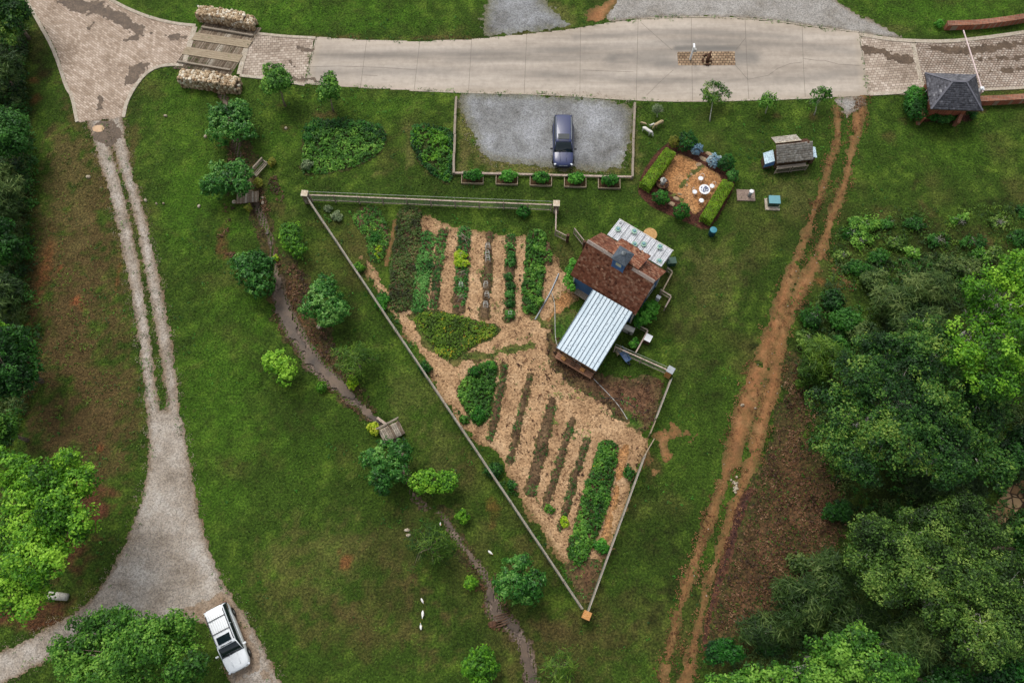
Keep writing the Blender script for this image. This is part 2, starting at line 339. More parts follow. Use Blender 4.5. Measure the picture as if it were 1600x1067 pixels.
def gcol(X, Y):
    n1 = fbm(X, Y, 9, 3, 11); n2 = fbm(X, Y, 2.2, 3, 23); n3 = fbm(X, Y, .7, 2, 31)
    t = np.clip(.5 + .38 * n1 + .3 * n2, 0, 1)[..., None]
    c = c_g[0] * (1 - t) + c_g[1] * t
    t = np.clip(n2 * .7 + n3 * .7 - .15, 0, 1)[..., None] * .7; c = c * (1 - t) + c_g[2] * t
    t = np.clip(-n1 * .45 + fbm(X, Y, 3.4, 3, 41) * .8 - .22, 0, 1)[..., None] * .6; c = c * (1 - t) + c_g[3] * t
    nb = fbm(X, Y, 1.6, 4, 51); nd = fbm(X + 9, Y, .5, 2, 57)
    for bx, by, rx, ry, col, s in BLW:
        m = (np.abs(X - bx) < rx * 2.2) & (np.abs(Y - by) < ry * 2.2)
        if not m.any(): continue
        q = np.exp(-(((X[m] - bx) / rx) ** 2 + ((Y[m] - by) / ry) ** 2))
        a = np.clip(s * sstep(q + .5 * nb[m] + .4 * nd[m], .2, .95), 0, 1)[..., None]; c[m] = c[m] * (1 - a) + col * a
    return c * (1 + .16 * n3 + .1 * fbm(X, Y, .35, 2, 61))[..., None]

# ground material: colour attribute, broken up by fine procedural grain
def groundmat(name, grain=1.0):
    m, n, l, b = newmat(name); a = n.new('ShaderNodeAttribute'); a.attribute_name = 'gcol'; tc = n.new('ShaderNodeTexCoord'); co = tc.outputs['Object']
    t = noise(n, l, 5.5, 6, .72, co); r = ramp(n, [(.33, (.3, .33, .33, 1)), (.5, (.95, .95, .95, 1)), (.68, (2.0, 1.9, 1.7, 1))]); l.new(t.outputs[0], r.inputs[0])
    mx = n.new('ShaderNodeMixRGB'); mx.blend_type = 'MULTIPLY'; mx.inputs[0].default_value = 1; l.new(a.outputs['Color'], mx.inputs[1]); l.new(r.outputs[0], mx.inputs[2])
    t2 = noise(n, l, 1.3, 5, .65, co); r2 = ramp(n, [(.56, (0, 0, 0, 1)), (.74, (.3, .3, .3, 1))]); l.new(t2.outputs[0], r2.inputs[0])
    m2 = n.new('ShaderNodeMixRGB'); l.new(r2.outputs[0], m2.inputs[0]); l.new(mx.outputs[0], m2.inputs[1]); m2.inputs[2].default_value = lin((84, 70, 46))
    l.new(m2.outputs[0], b.inputs['Base Color']); b.inputs['Roughness'].default_value = .95; b.inputs['Specular IOR Level'].default_value = .1
    bp = n.new('ShaderNodeBump'); bp.inputs['Distance'].default_value = .1; l.new(t.outputs[0], bp.inputs['Height']); l.new(bp.outputs[0], b.inputs['Normal'])
    return m
M['ground'] = groundmat('grass_ground')
def ground():
    xs = np.unique(np.concatenate([np.array([-900, -500, -250, -140, -100]), np.arange(-80, 80.01, .27), np.array([100, 140, 250, 500, 900])]))
    ys = np.unique(np.concatenate([np.array([-900, -500, -200, -90, -50]), np.arange(-22, 82.01, .27), np.array([100, 140, 250, 500, 900])]))
    X, Y = np.meshgrid(xs, ys); Z = hgt(X, Y); C = gcol(X, Y)
    V = np.c_[X.ravel(), Y.ravel(), Z.ravel()]; nx = len(xs); i, j = np.meshgrid(np.arange(nx - 1), np.arange(len(ys) - 1)); b = (j * nx + i).ravel()
    o = npmesh('ground', V, np.c_[b, b + 1, b + nx + 1, b + nx], M['ground'], None, {'gcol': C.reshape(-1, 3)}, True)
    tag(o, kind='structure')
ground()

SHEETS = []
def corners(box):
    a = [p[0] for p in box]; b = [p[1] for p in box]
    return np.array([g2((x, y)) for x in (min(a), max(a)) for y in (min(b), max(b))])
def sheet(name, mat, fn, dz, cell=.13, nz=((.0, 1),), box=None, kind='structure', mound=0.0, mw=.35, keep=True, bump=0.0, seed=1, holes=0.0, zfix=None):
    """surface patch cut out of a fine grid where fn (metres inside the edge) plus noise is positive; edge snapped to the contour"""
    c = corners(box); x0, y0 = c.min(0) - .8; x1, y1 = c.max(0) + .8
    X, Y = np.meshgrid(np.arange(x0, x1, cell), np.arange(y0, y1, cell))
    f0 = fn(X, Y); f = f0.copy()
    for k, (amp, s) in enumerate(nz):
        if amp: f = f + amp * fbm(X, Y, s, 3, seed * 13 + k * 5)
    if holes: f = np.minimum(f, holes - .0 + fbm(X, Y, 1.1, 4, seed + 77) + sstep(f0, .2, 2.0))
    gy, gx = np.gradient(f, cell); g = np.sqrt(gx ** 2 + gy ** 2) + 1e-6
    ok = f > -cell * .55; fc = ok[:-1, :-1] & ok[1:, :-1] & ok[:-1, 1:] & ok[1:, 1:] & ((f[:-1, :-1] + f[1:, 1:] + f[1:, :-1] + f[:-1, 1:]) > 0)
    mv = np.clip(-f / g, 0, cell * .8) * (f < 0); X = X + gx / g * mv; Y = Y + gy / g * mv
    Z = hgt(X, Y) + dz
    if zfix is not None: Z = np.full(X.shape, 0.0) + zfix(X, Y)
    if mound: Z = Z + mound * sstep(f0, 0, mw) * (1 + .35 * fbm(X, Y, .5, 2, seed))
    if bump: Z = Z + bump * np.clip(.5 + .5 * fbm(X, Y, .45, 3, seed + 3), 0, 1) * sstep(f0, 0, .3)
    idx = -np.ones(X.shape, int); used = np.zeros(X.shape, bool)
    used[:-1, :-1] |= fc; used[1:, :-1] |= fc; used[:-1, 1:] |= fc; used[1:, 1:] |= fc
    idx[used] = np.arange(used.sum()); j, i = np.nonzero(fc)
    Fq = np.c_[idx[j, i], idx[j, i + 1], idx[j + 1, i + 1], idx[j + 1, i]]
    o = npmesh(name, np.c_[X[used], Y[used], Z[used]], Fq, mat, None, {'edge': f0[used]}, True)
    tag(o, kind=kind)
    if keep: SHEETS.append((fn, (x0, y0, x1, y1)))
    return o

def edgemat(name, cols, rim, rimw, scale, s2, bump=.03, rough=.92, rimcols=None, spec=.2, fleck=None):
    """noise ramp that turns into another colour towards the sheet's rim (soil and grass creeping in)"""
    m, n, l, b = newmat(name); tc = n.new('ShaderNodeTexCoord'); co = tc.outputs['Object']; k = len(cols)
    t = noise(n, l, scale, 5, .65, co); r = ramp(n, [(.27 + .46 * i / (k - 1), c) for i, c in enumerate(cols)]); l.new(t.outputs[0], r.inputs[0])
    a = n.new('ShaderNodeAttribute'); a.attribute_name = 'edge'
    t1 = noise(n, l, 1.7, 5, .7, co); ad = n.new('ShaderNodeMath'); ad.operation = 'MULTIPLY_ADD'; l.new(t1.outputs[0], ad.inputs[0]); ad.inputs[1].default_value = -rimw * 2.2; l.new(a.outputs['Fac'], ad.inputs[2])
    mr = n.new('ShaderNodeMapRange'); l.new(ad.outputs[0], mr.inputs[0]); mr.inputs[1].default_value = -rimw * 1.3; mr.inputs[2].default_value = rimw * .15; mr.inputs[3].default_value = .9; mr.inputs[4].default_value = 0
    mx = n.new('ShaderNodeMixRGB'); l.new(mr.outputs[0], mx.inputs[0]); l.new(r.outputs[0], mx.inputs[1]); mx.inputs[2].default_value = rim
    v = n.new('ShaderNodeTexVoronoi'); v.inputs['Scale'].default_value = s2; l.new(co, v.inputs['Vector']); sp = n.new('ShaderNodeSeparateColor'); l.new(v.outputs['Color'], sp.inputs[0])
    fr = ramp(n, fleck or [(0, (.5, .5, .5, 1)), (.5, (1, 1, 1, 1)), (1, (1.55, 1.53, 1.5, 1))]); l.new(sp.outputs[0], fr.inputs[0])
    m2 = n.new('ShaderNodeMixRGB'); m2.blend_type = 'MULTIPLY'; m2.inputs[0].default_value = 1; l.new(mx.outputs[0], m2.inputs[1]); l.new(fr.outputs[0], m2.inputs[2])
    l.new(m2.outputs[0], b.inputs['Base Color']); b.inputs['Roughness'].default_value = rough; b.inputs['Specular IOR Level'].default_value = spec
    bp = n.new('ShaderNodeBump'); bp.inputs['Distance'].default_value = bump; l.new(sp.outputs[1], bp.inputs['Height']); l.new(bp.outputs[0], b.inputs['Normal'])
    return m
FLK = [(0, (.66, .66, .66, 1)), (.5, (1, 1, 1, 1)), (1, (1.3, 1.29, 1.27, 1))]
M['gravel_tan'] = edgemat('gravel_tan', [lin((126, 114, 100)), lin((158, 148, 136)), lin((184, 178, 170))], lin((112, 92, 66)), .4, .35, 11, bump=.012, fleck=FLK)
M['gravel_blue'] = edgemat('gravel_blue', [lin((92, 90, 86)), lin((130, 131, 131)), lin((160, 162, 166))], lin((100, 98, 70)), .9, .3, 11, bump=.012, fleck=FLK)
M['gravel_grey'] = edgemat('gravel_grey', [lin((118, 112, 102)), lin((146, 142, 136)), lin((166, 163, 158))], lin((110, 96, 74)), .5, .35, 11, bump=.012, fleck=FLK)
M['clay'] = edgemat('clay', [lin((112, 80, 54)), lin((146, 102, 66)), lin((166, 124, 86))], lin((84, 78, 42)), .6, .45, 9, bump=.01, fleck=[(0, (.8, .8, .8, 1)), (1, (1.15, 1.15, 1.15, 1))])
M['clay_wet'] = edgemat('clay_wet', [lin((48, 32, 30)), lin((64, 42, 38)), lin((82, 54, 46))], lin((96, 66, 44)), .3, 1.2, 6)
M['litter'] = edgemat('litter', [lin((60, 54, 32)), lin((84, 62, 42)), lin((104, 80, 58))], lin((58, 62, 30)), 1.8, .35, 7, fleck=[(0, (.45, .5, .45, 1)), (.5, (.95, .95, .95, 1)), (1, (1.7, 1.55, 1.4, 1))])
M['mulch'] = edgemat('mulch', [lin((126, 97, 70)), lin((168, 136, 102)), lin((190, 160, 126))], lin((112, 92, 58)), .5, .45, 9, fleck=[(0, (.42, .38, .34, 1)), (.3, (.9, .88, .86, 1)), (.75, (1.1, 1.1, 1.08, 1)), (1, (1.45, 1.42, 1.38, 1))])
M['mulch_red'] = edgemat('mulch_red', [lin((136, 94, 58)), lin((162, 118, 76)), lin((180, 138, 96))], lin((120, 96, 60)), .25, .7, 9)
M['bark_mulch'] = edgemat('bark_mulch', [lin((52, 30, 24)), lin((76, 46, 36)), lin((96, 62, 48))], lin((66, 56, 32)), .15, 1.2, 9)
M['soil'] = edgemat('soil', [lin((62, 48, 34)), lin((88, 70, 50)), lin((112, 92, 68))], lin((84, 74, 44)), .15, .9, 8)
M['dirt_pen'] = edgemat('dirt_pen', [lin((70, 50, 36)), lin((98, 72, 52)), lin((122, 92, 68))], lin((72, 72, 40)), .9, .9, 7)
M['grass_patch'] = edgemat('grass_patch', [lin((40, 66, 18)), lin((58, 88, 26)), lin((84, 92, 42))], lin((100, 92, 52)), .5, 1.0, 8)
M['bed_green'] = edgemat('bed_green', [lin((34, 48, 18)), lin((50, 66, 26)), lin((72, 66, 40))], lin((70, 68, 36)), .3, 1.2, 8)
leafm_later = 1

# paved drives and concrete road --------------------------------------------------------------
def concmat():
    m, n, l, b = newmat('concrete'); tc = n.new('ShaderNodeTexCoord'); co = tc.outputs['Object']
    mp = n.new('ShaderNodeMapping'); mp.inputs['Scale'].default_value = (.06, .55, 1); l.new(co, mp.inputs[0])
    t = noise(n, l, 1.0, 5, .6, mp.outputs[0]); r = ramp(n, [(.3, lin((142, 132, 120))), (.48, lin((168, 157, 144))), (.66, lin((186, 175, 162)))]); l.new(t.outputs[0], r.inputs[0])
    t2 = noise(n, l, 1.6, 6, .7, co); r2 = ramp(n, [(.3, (.86, .86, .86, 1)), (.7, (1.12, 1.12, 1.12, 1))]); l.new(t2.outputs[0], r2.inputs[0])
    mx = n.new('ShaderNodeMixRGB'); mx.blend_type = 'MULTIPLY'; mx.inputs[0].default_value = 1; l.new(r.outputs[0], mx.inputs[1]); l.new(r2.outputs[0], mx.inputs[2])
    a = n.new('ShaderNodeAttribute'); a.attribute_name = 'tyre'; m2 = n.new('ShaderNodeMixRGB'); l.new(a.outputs['Fac'], m2.inputs[0]); l.new(mx.outputs[0], m2.inputs[1]); m2.inputs[2].default_value = lin((104, 102, 98))
    a2 = n.new('ShaderNodeAttribute'); a2.attribute_name = 'edge'; mr = n.new('ShaderNodeMapRange'); l.new(a2.outputs['Fac'], mr.inputs[0]); mr.inputs[1].default_value = 0; mr.inputs[2].default_value = .9; mr.inputs[3].default_value = .35; mr.inputs[4].default_value = 0
    m3 = n.new('ShaderNodeMixRGB'); l.new(mr.outputs[0], m3.inputs[0]); l.new(m2.outputs[0], m3.inputs[1]); m3.inputs[2].default_value = lin((176, 160, 138))
    l.new(m3.outputs[0], b.inputs['Base Color']); b.inputs['Roughness'].default_value = .85; b.inputs['Specular IOR Level'].default_value = .25
    return m
M['concrete'] = concmat()
M['joint'] = nm('joint', [lin((92, 86, 78)), lin((116, 108, 98))], 4)
M['curb'] = nm('curb', [lin((150, 138, 120)), lin((176, 164, 146)), lin((190, 182, 168))], 2.5, s2=14, bump=.01)
M['paver_l'] = brickmat('paver_left', lin((190, 174, 158)), lin((152, 134, 116)), lin((118, 102, 88)), .4, .22, R(38), msize=.018, big=[(.3, (.72, .68, .64, 1)), (.5, (1, .98, .96, 1)), (.74, (1.3, 1.32, 1.36, 1))])
M['paver_s'] = brickmat('paver_small', lin((184, 172, 158)), lin((152, 138, 124)), lin((100, 86, 74)), .4, .3, R(-5), msize=.02)
M['paver_r'] = brickmat('paver_right', lin((176, 166, 154)), lin((146, 130, 116)), lin((98, 86, 76)), .33, .26, R(-3), msize=.035)
M['paver_i'] = brickmat('paver_island', lin((172, 150, 122)), lin((140, 116, 92)), lin((66, 54, 44)), .36, .3, R(0), msize=.03)
M['wet'] = nm('wet_stain', [lin((70, 56, 44)), lin((92, 76, 60)), lin((112, 94, 76))], 1.2, s2=7, rough=.6)
ROADP = [(495, 58), (560, 62), (650, 65), (735, 62), (800, 56), (880, 48), (950, 36), (1000, 31), (1080, 28), (1150, 30), (1210, 34), (1260, 42), (1343, 52), (1356, 150), (1300, 153), (1200, 158), (1080, 160), (980, 157), (850, 148), (735, 146), (650, 142), (562, 138), (478, 132)]
road_poly = P(*ROADP)
roadf = lambda X, Y: polyf(X, Y, road_poly)
road = sheet('road', M['concrete'], roadf, .03, .2, ((.03, 1.5),), ROADP)
co = np.empty(len(road.data.vertices) * 3, np.float32); road.data.vertices.foreach_get('co', co); co = co.reshape(-1, 3)
def tyre(fn, X, Y, w): return np.exp(-(np.clip(-fn(X, Y), 0, 9) / w) ** 2)
tf = 0
for st, a, w in [(strip((480, 88, 2), (735, 84, 2), (900, 78, 2), (1060, 66, 2), (1200, 68, 2), (1350, 82, 2)), .5, .5), (strip((480, 112, 2), (735, 112, 2), (900, 118, 2), (1080, 128, 2), (1200, 128, 2), (1350, 112, 2)), .45, .6),
                 (strip((960, 92, 4), (1058, 92, 6)), .75, 1.0), (strip((1058, 76, 2), (1150, 76, 2)), .8, .4), (strip((1150, 90, 6), (1175, 90, 4)), .7, .8), (strip((700, 95, 2), (960, 88, 2)), .3, .5), (strip((900, 60, 2), (1080, 48, 2), (1250, 62, 2)), .45, .35)]:
    tf = np.maximum(tf, a * tyre(st, co[:, 0], co[:, 1], w))
tf = np.clip(tf * (.8 + .5 * fbm(co[:, 0] * .25, co[:, 1], 1.0, 3, 9)), 0, .9)
road.data.attributes.new('tyre', 'FLOAT', 'POINT').data.foreach_set('value', tf.astype(np.float32))
mb = MB()
def line3(mb, pts, w, dz, h=.004):
    q = [g2(p) for p in pts]
    for a, b in zip(q[:-1], q[1:]):
        n = max(1, int(math.dist(a, b) / 1.0))
        for k in range(n):
            p = [a[i] + (b[i] - a[i]) * k / n for i in (0, 1)]; r = [a[i] + (b[i] - a[i]) * (k + 1) / n for i in (0, 1)]
            mb.bar((p[0], p[1], hz(*p) + dz), (r[0], r[1], hz(*r) + dz), w, h)
for a in [((573, 63), (563, 139)), ((656, 65), (647, 143)), ((737, 62), (732, 146)), ((823, 55), (819, 147)), ((907, 44), (906, 151)), ((997, 32), (994, 156)), ((1080, 29), (1080, 82)), ((1081, 104), (1082, 160)), ((1164, 31), (1165, 60), (1149, 80)), ((1165, 60), (1168, 125), (1170, 158)), ((1149, 103), (1168, 125)), ((1253, 40), (1255, 100), (1258, 152)), ((1001, 36), (1050, 79)), ((495, 58), (478, 132)), ((1343, 52), (1356, 150))]:
    line3(mb, a, .03, .036)
for a in [((1168, 125), (1200, 119), (1215, 108), (1235, 100), (1253, 98)), ((1255, 92), (1275, 95), (1288, 95), (1310, 101), (1343, 103)), ((1010, 150), (1030, 130), (1052, 110)), ((484, 105), (530, 104), (563, 105), (600, 106), (650, 110)), ((567, 118), (590, 119)), ((910, 110), (990, 113))]:
    line3(mb, a, .025, .036)
tag(mb.build('road_joints', M['joint']), kind='structure')
PL = [(165, 0), (180, -25), (20, -25), (42, 0), (58, 28), (72, 50), (88, 82), (100, 120), (112, 155), (122, 192), (193, 184), (197, 165), (205, 150), (218, 130), (236, 112), (258, 104), (288, 103), (305, 42), (275, 38), (240, 28), (205, 14), (178, 2)]
sheet('paver_drive', M['paver_l'], lambda X, Y: polyf(X, Y, P(*PL)), .03, .2, box=PL)
PM = [(392, 53), (492, 60), (476, 132), (375, 118)]
sheet('paver_drive', M['paver_s'], lambda X, Y: polyf(X, Y, P(*PM)), .03, .2, box=PM)
PA = [(1345, 57), (1425, 66), (1443, 148), (1356, 149)]
sheet('paver_drive', M['paver_s'], lambda X, Y: polyf(X, Y, P(*PA)), .03, .2, box=PA)
PR = [(1428, 66), (1480, 67), (1530, 63), (1600, 53), (1670, 42), (1670, 130), (1600, 138), (1530, 142), (1446, 148)]
sheet('paver_drive', M['paver_r'], lambda X, Y: polyf(X, Y, P(*PR)), .03, .2, box=PR)
PI = [(1058, 82), (1148, 81), (1149, 103), (1059, 103)]
wetf = union(strip((98, -5, 24), (125, 12, 24), (150, 10, 22), (165, 20, 22), (190, 32, 26), (215, 46, 20), (225, 52, 6)), strip((195, 64, 8), (212, 60, 9)), strip((204, 126, 12), (212, 115, 20), (222, 106, 18), (232, 102, 6)), strip((156, 155, 4), (156, 170, 5)), strip((226, 50, 3), (262, 56, 3), (292, 60, 2)), strip((138, 45, 4), (147, 36, 5)))
sheet('wet_stain', M['wet'], lambda X, Y: wetf(X, Y) + .1, .038, .09, ((.45, .9), (.3, .3)), [(60, -20), (300, 180)], seed=3, keep=False)
wetr = union(strip((1352, 78, 10), (1385, 84, 8), (1400, 92, 12), (1424, 96, 8)), strip((1438, 76, 3), (1500, 82, 8), (1560, 74, 10), (1640, 60, 12)), strip((1530, 95, 3), (1600, 88, 6), (1640, 84, 8)), strip((1530, 116, 2), (1600, 108, 4), (1640, 104, 4)))
sheet('wet_stain', M['wet'], lambda X, Y: wetr(X, Y) + .15, .038, .09, ((.35, .8), (.3, .25)), [(1345, 45), (1660, 140)], seed=5, keep=False)
sheet('wet_stain', M['wet'], union(strip((466, 74, 6), (476, 78, 8), (486, 78, 4)), strip((452, 96, 4), (458, 106, 6), (462, 102, 3)), strip((458, 121, 8), (474, 125, 8), (488, 123, 9), (495, 127, 6))), .038, .09, ((.3, .6), (.2, .25)), [(440, 60), (500, 140)], seed=6, keep=False)
mb = MB()
def curb(pts, w=.34, h=.1, k=1):
    q = [g2(p) for p in smooth(list(pts), k, False)]; m = MB()
    seg = []
    for a, b in zip(q[:-1], q[1:]):
        n = max(1, round(math.dist(a, b) / .9))
        for i in range(n): seg.append(tuple(a[j] + (b[j] - a[j]) * i / n for j in (0, 1)))
    seg.append(q[-1])
    for a, b in zip(seg[:-1], seg[1:]):
        m.bar((a[0], a[1], hz(*a) + h / 2 - .02), (b[0], b[1], hz(*b) + h / 2 - .02), w, h)
    tag(m.build('curb', M['curb']), kind='structure')
curb([(36, -10), (62, 38), (80, 70), (92, 100), (104, 138), (113, 150), (121, 191)]); curb([(193, 184), (198, 160), (210, 138), (226, 117), (246, 105), (270, 102), (287, 103)])
curb([(150, -22), (172, 0), (205, 17), (240, 30), (275, 38), (306, 41)]); curb([(305, 43), (288, 102)], .5); curb([(391, 54), (374, 117)], .5)
curb([(1343.5, 52), (1356, 150)], .14, .052, 0); curb([(494.5, 59), (477.5, 132)], .14, .052, 0); curb([(392, 52), (440, 57), (493, 60)], .3); curb([(375, 119), (425, 124), (476, 133)], .3)
curb([(1343, 55), (1385, 62), (1425, 65), (1480, 66), (1530, 61), (1600, 51), (1680, 38)], .42); curb([(1427, 68), (1444, 147)], .5, .05, 0)
curb([(1356, 148), (1400, 146), (1420, 143)], .4); curb([(1535, 141), (1600, 138), (1680, 131)], .25); curb([(1002, 30), (1080, 27), (1150, 29), (1210, 33), (1260, 41), (1342, 51)], .1, .06); curb([(640, 142), (735, 146), (850, 148), (980, 157), (1080, 160), (1300, 153)], .12, .06)

# gravel, clay and mulch ------------------------------------------------------------------------
drive = union(strip((148, 188, 18), (156, 210, 22), (166, 250, 20), (182, 300, 20), (196, 360, 19), (210, 430, 18), (222, 500, 17), (230, 560, 16), (236, 620, 18), (246, 670, 24)),
              strip((180, 188, 20), (190, 240, 18), (204, 290, 15), (222, 350, 15), (238, 430, 17), (252, 500, 19), (262, 560, 18), (270, 620, 16), (272, 670, 22)),
              area((226, 640), (284, 640), (290, 690), (300, 740), (308, 800), (330, 870), (355, 925), (385, 965), (410, 1010), (440, 1070), (455, 1110), (370, 1110), (335, 960), (240, 975), (170, 980), (80, 1025), (0, 1070), (-60, 1100), (-60, 1050), (0, 1020), (60, 990), (130, 950), (160, 915), (180, 880), (205, 830), (228, 760), (236, 700)))
sheet('driveway', M['gravel_tan'], lambda X, Y: drive(X, Y) + .1, .02, .1, ((.16, .6), (.2, .25)), [(-60, 180), (460, 1110)], seed=7)
_dp = area((290, 930), (330, 915), (372, 930), (412, 1000), (425, 1070), (380, 1075), (345, 1030), (300, 970), (262, 960))
_pk = area((722, 150), (735, 146), (985, 157), (984, 200), (980, 245), (955, 266), (900, 262), (850, 258), (800, 252), (768, 250), (750, 236), (740, 205), (726, 175))
M['gravel_clay'] = edgemat('gravel_clay', [lin((120, 98, 76)), lin((140, 118, 96)), lin((156, 140, 122))], lin((146, 132, 116)), .5, .9, 11, bump=.012, fleck=FLK)
sheet('clay_patch', M['gravel_clay'], lambda X, Y: np.minimum(np.minimum(_dp(X, Y), 1.2) * .5 - .15 + .6 * fbm(X, Y, 1.4, 4, 90), drive(X, Y) - .05), .026, .11, ((.0, 1),), [(250, 890), (430, 1080)], seed=62, keep=False)
sheet('gravel_parking', M['gravel_blue'], lambda X, Y: _pk(X, Y) + .3, .02, .11, ((.5, 1.2), (.25, .3)), [(700, 140), (1000, 280)], seed=8)
sheet('gravel_lot', M['gravel_blue'], area((768, -20), (848, -20), (850, 10), (880, 22), (905, 40), (880, 48), (800, 57), (752, 60), (757, 30)), .018, .11, ((.6, 1.4), (.3, .35)), [(740, -25), (910, 66)], seed=9)
sheet('gravel_lot', M['gravel_grey'], area((960, -20), (1290, -20), (1310, 5), (1345, 25), (1380, 40), (1418, 60), (1390, 62), (1343, 54), (1260, 42), (1210, 34), (1150, 30), (1080, 28), (1000, 31), (950, 37), (945, 22)), .018, .11, ((.3, 1), (.2, .3)), [(930, -25), (1430, 70)], seed=10)
sheet('clay_patch', M['clay'], area((912, 22), (935, 8), (980, -14), (950, 20), (948, 36), (918, 40)), .022, .11, ((.4, 1), (.2, .3)), [(890, -25), (990, 50)], seed=11)
sheet('gravel_lot', M['gravel_grey'], area((1296, 153), (1355, 150), (1352, 168), (1330, 175), (1322, 192), (1315, 170)), .02, .11, ((.3, .8), (.2, .3)), [(1285, 145), (1365, 200)], seed=12)
track = union(strip((1346, 152, 12), (1342, 175, 22), (1338, 200, 15), (1330, 240, 9), (1322, 280, 10), (1310, 315, 12), (1296, 350, 10), (1288, 380, 12), (1274, 410, 16), (1262, 430, 22), (1250, 456, 20), (1238, 482, 18), (1226, 510, 14)),
              strip((1308, 170, 8), (1310, 215, 9), (1298, 250, 8), (1286, 290, 9), (1268, 340, 9), (1258, 372, 12), (1250, 395, 8), (1240, 420, 14), (1228, 450, 22), (1216, 490, 20), (1206, 530, 26)),
              strip((1206, 520, 22), (1192, 560, 26), (1178, 600, 32), (1162, 650, 32), (1150, 690, 26), (1146, 720, 22)),
              strip((1226, 490, 14), (1218, 545, 20), (1206, 610, 26), (1192, 650, 24), (1180, 700, 20), (1166, 745, 18), (1152, 780, 16), (1140, 815, 13), (1130, 845, 12), (1116, 885, 11), (1104, 920, 11), (1096, 955, 10), (1090, 985, 14), (1080, 1020, 17), (1072, 1060, 18), (1066, 1110, 18)),
              strip((1148, 700, 20), (1134, 740, 16), (1122, 775, 14), (1112, 810, 18), (1096, 845, 10), (1086, 880, 18), (1074, 910, 15), (1066, 935, 14), (1058, 965, 7), (1052, 990, 9), (1044, 1020, 13), (1036, 1060, 10), (1030, 1100, 8)),
              strip((1290, 405, 5), (1305, 425, 6), (1330, 445, 4)))
sheet('dirt_track', M['clay'], lambda X, Y: np.minimum(track(X, Y) + .08, .72 + fbm(X, Y, .9, 4, 88) * .9), .02, .11, ((.3, 1.1), (.18, .3)), [(1010, 145), (1360, 1110)], seed=13)
sheet('dirt_track', M['clay_wet'], strip((1172, 765, 12), (1158, 795, 18), (1146, 835, 16), (1131, 885, 14), (1117, 928, 13), (1106, 965, 10), (1100, 1010, 8)), .024, .1, ((.2, .8), (.12, .3)), [(1080, 750), (1190, 1040)], seed=14)
sheet('leaf_litter', M['litter'], area((1235, 545), (1262, 560), (1275, 640), (1262, 690), (1320, 760), (1330, 830), (1290, 880), (1240, 910), (1220, 960), (1180, 1000), (1110, 1010), (1098, 985), (1112, 930), (1140, 850), (1165, 780), (1190, 720), (1215, 650), (1222, 590)), .010, .13, ((.8, 1.8), (.35, .4)), [(1080, 530), (1350, 1030)], seed=15, keep=False)
sheet('leaf_litter', M['litter'], union(strip((405, 325, 34), (420, 400, 16), (446, 432, 60), (462, 485, 84), (500, 555, 58), (540, 605, 44), (575, 645, 26)), strip((690, 800, 16), (735, 870, 24), (765, 920, 24), (785, 965, 34)), strip((375, 235, 40), (395, 300, 30))), .010, .13, ((.5, 1.2), (.3, .4)), [(340, 200), (820, 1000)], seed=16, keep=False)
# creek: mud bed and brown water
M['mud'] = edgemat('mud', [lin((88, 76, 68)), lin((112, 98, 88)), lin((128, 114, 102))], lin((80, 66, 50)), .2, 1.4, 8)
wm, wn, wl, wb = newmat('creek_water'); wt = noise(wn, wl, .5, 4, .6, wn.new('ShaderNodeTexCoord').outputs['Object'])
wr = ramp(wn, [(.3, lin((58, 52, 46))), (.5, lin((94, 80, 68))), (.7, lin((120, 100, 82)))]); wl.new(wt.outputs[0], wr.inputs[0]); wl.new(wr.outputs[0], wb.inputs['Base Color'])
wb.inputs['Roughness'].default_value = .55; wb.inputs['Specular IOR Level'].default_value = .25; wt2 = noise(wn, wl, 3.5, 3, .5, wn['Texture Coordinate'].outputs['Object']); wbp = wn.new('ShaderNodeBump'); wbp.inputs['Distance'].default_value = .02
wl.new(wt2.outputs[0], wbp.inputs['Height']); wl.new(wbp.outputs[0], wb.inputs['Normal'])
lev = lambda X, Y: .05 * fbm(X, Y, 11, 2, 5) - .17
sheet('creek_bed', M['mud'], lambda X, Y: creekf(X, Y) + .1, .012, .12, ((.35, .9), (.15, .3)), [(330, 130), (860, 1110)], seed=27)
sheet('creek', wm, lambda X, Y: creekf(X, Y) - .26, 0, .11, ((.4, 1.1), (.14, .3)), [(330, 130), (860, 1110)], zfix=lev, seed=17)
sheet('puddle', nm('puddle', [lin((176, 138, 96)), lin((190, 152, 110))], 1, rough=.15), strip((150, 201, 12), (157, 201, 13)), .036, .06, ((.05, .4),), [(140, 190), (166, 212)], seed=18, keep=False)
sheet('wet_stain', M['wet'], area((138, 193), (188, 188), (190, 215), (170, 232), (150, 222)), .024, .09, ((.3, .8), (.2, .3)), [(130, 185), (200, 240)], seed=19, keep=False)

# garden floor -----------------------------------------------------------------------------------
gardenf = area((660, 332), (700, 350), (765, 366), (848, 372), (862, 400), (905, 440), (905, 470), (870, 480), (862, 520), (860, 552), (905, 590), (945, 620), (1000, 668), (1020, 690), (1000, 720), (980, 790), (958, 850), (925, 905), (915, 925), (900, 905), (868, 860), (830, 805), (798, 760), (770, 700), (735, 690), (700, 640), (672, 600), (650, 545), (612, 500), (585, 450), (572, 420), (560, 395), (585, 410), (620, 470), (632, 440), (655, 380), (645, 350))
sheet('mulch_ground', M['mulch'], gardenf, .014, .12, ((.5, 1.3), (.25, .35)), [(540, 320), (1040, 940)], seed=20)
sheet('bare_soil', M['dirt_pen'], area((862, 500), (880, 545), (935, 585), (990, 590), (1040, 585), (1030, 640), (1010, 680), (985, 664), (950, 640), (905, 608), (872, 588), (848, 545)), .020, .12, ((.4, 1.3), (.3, .35)), [(840, 490), (1050, 690)], seed=21)
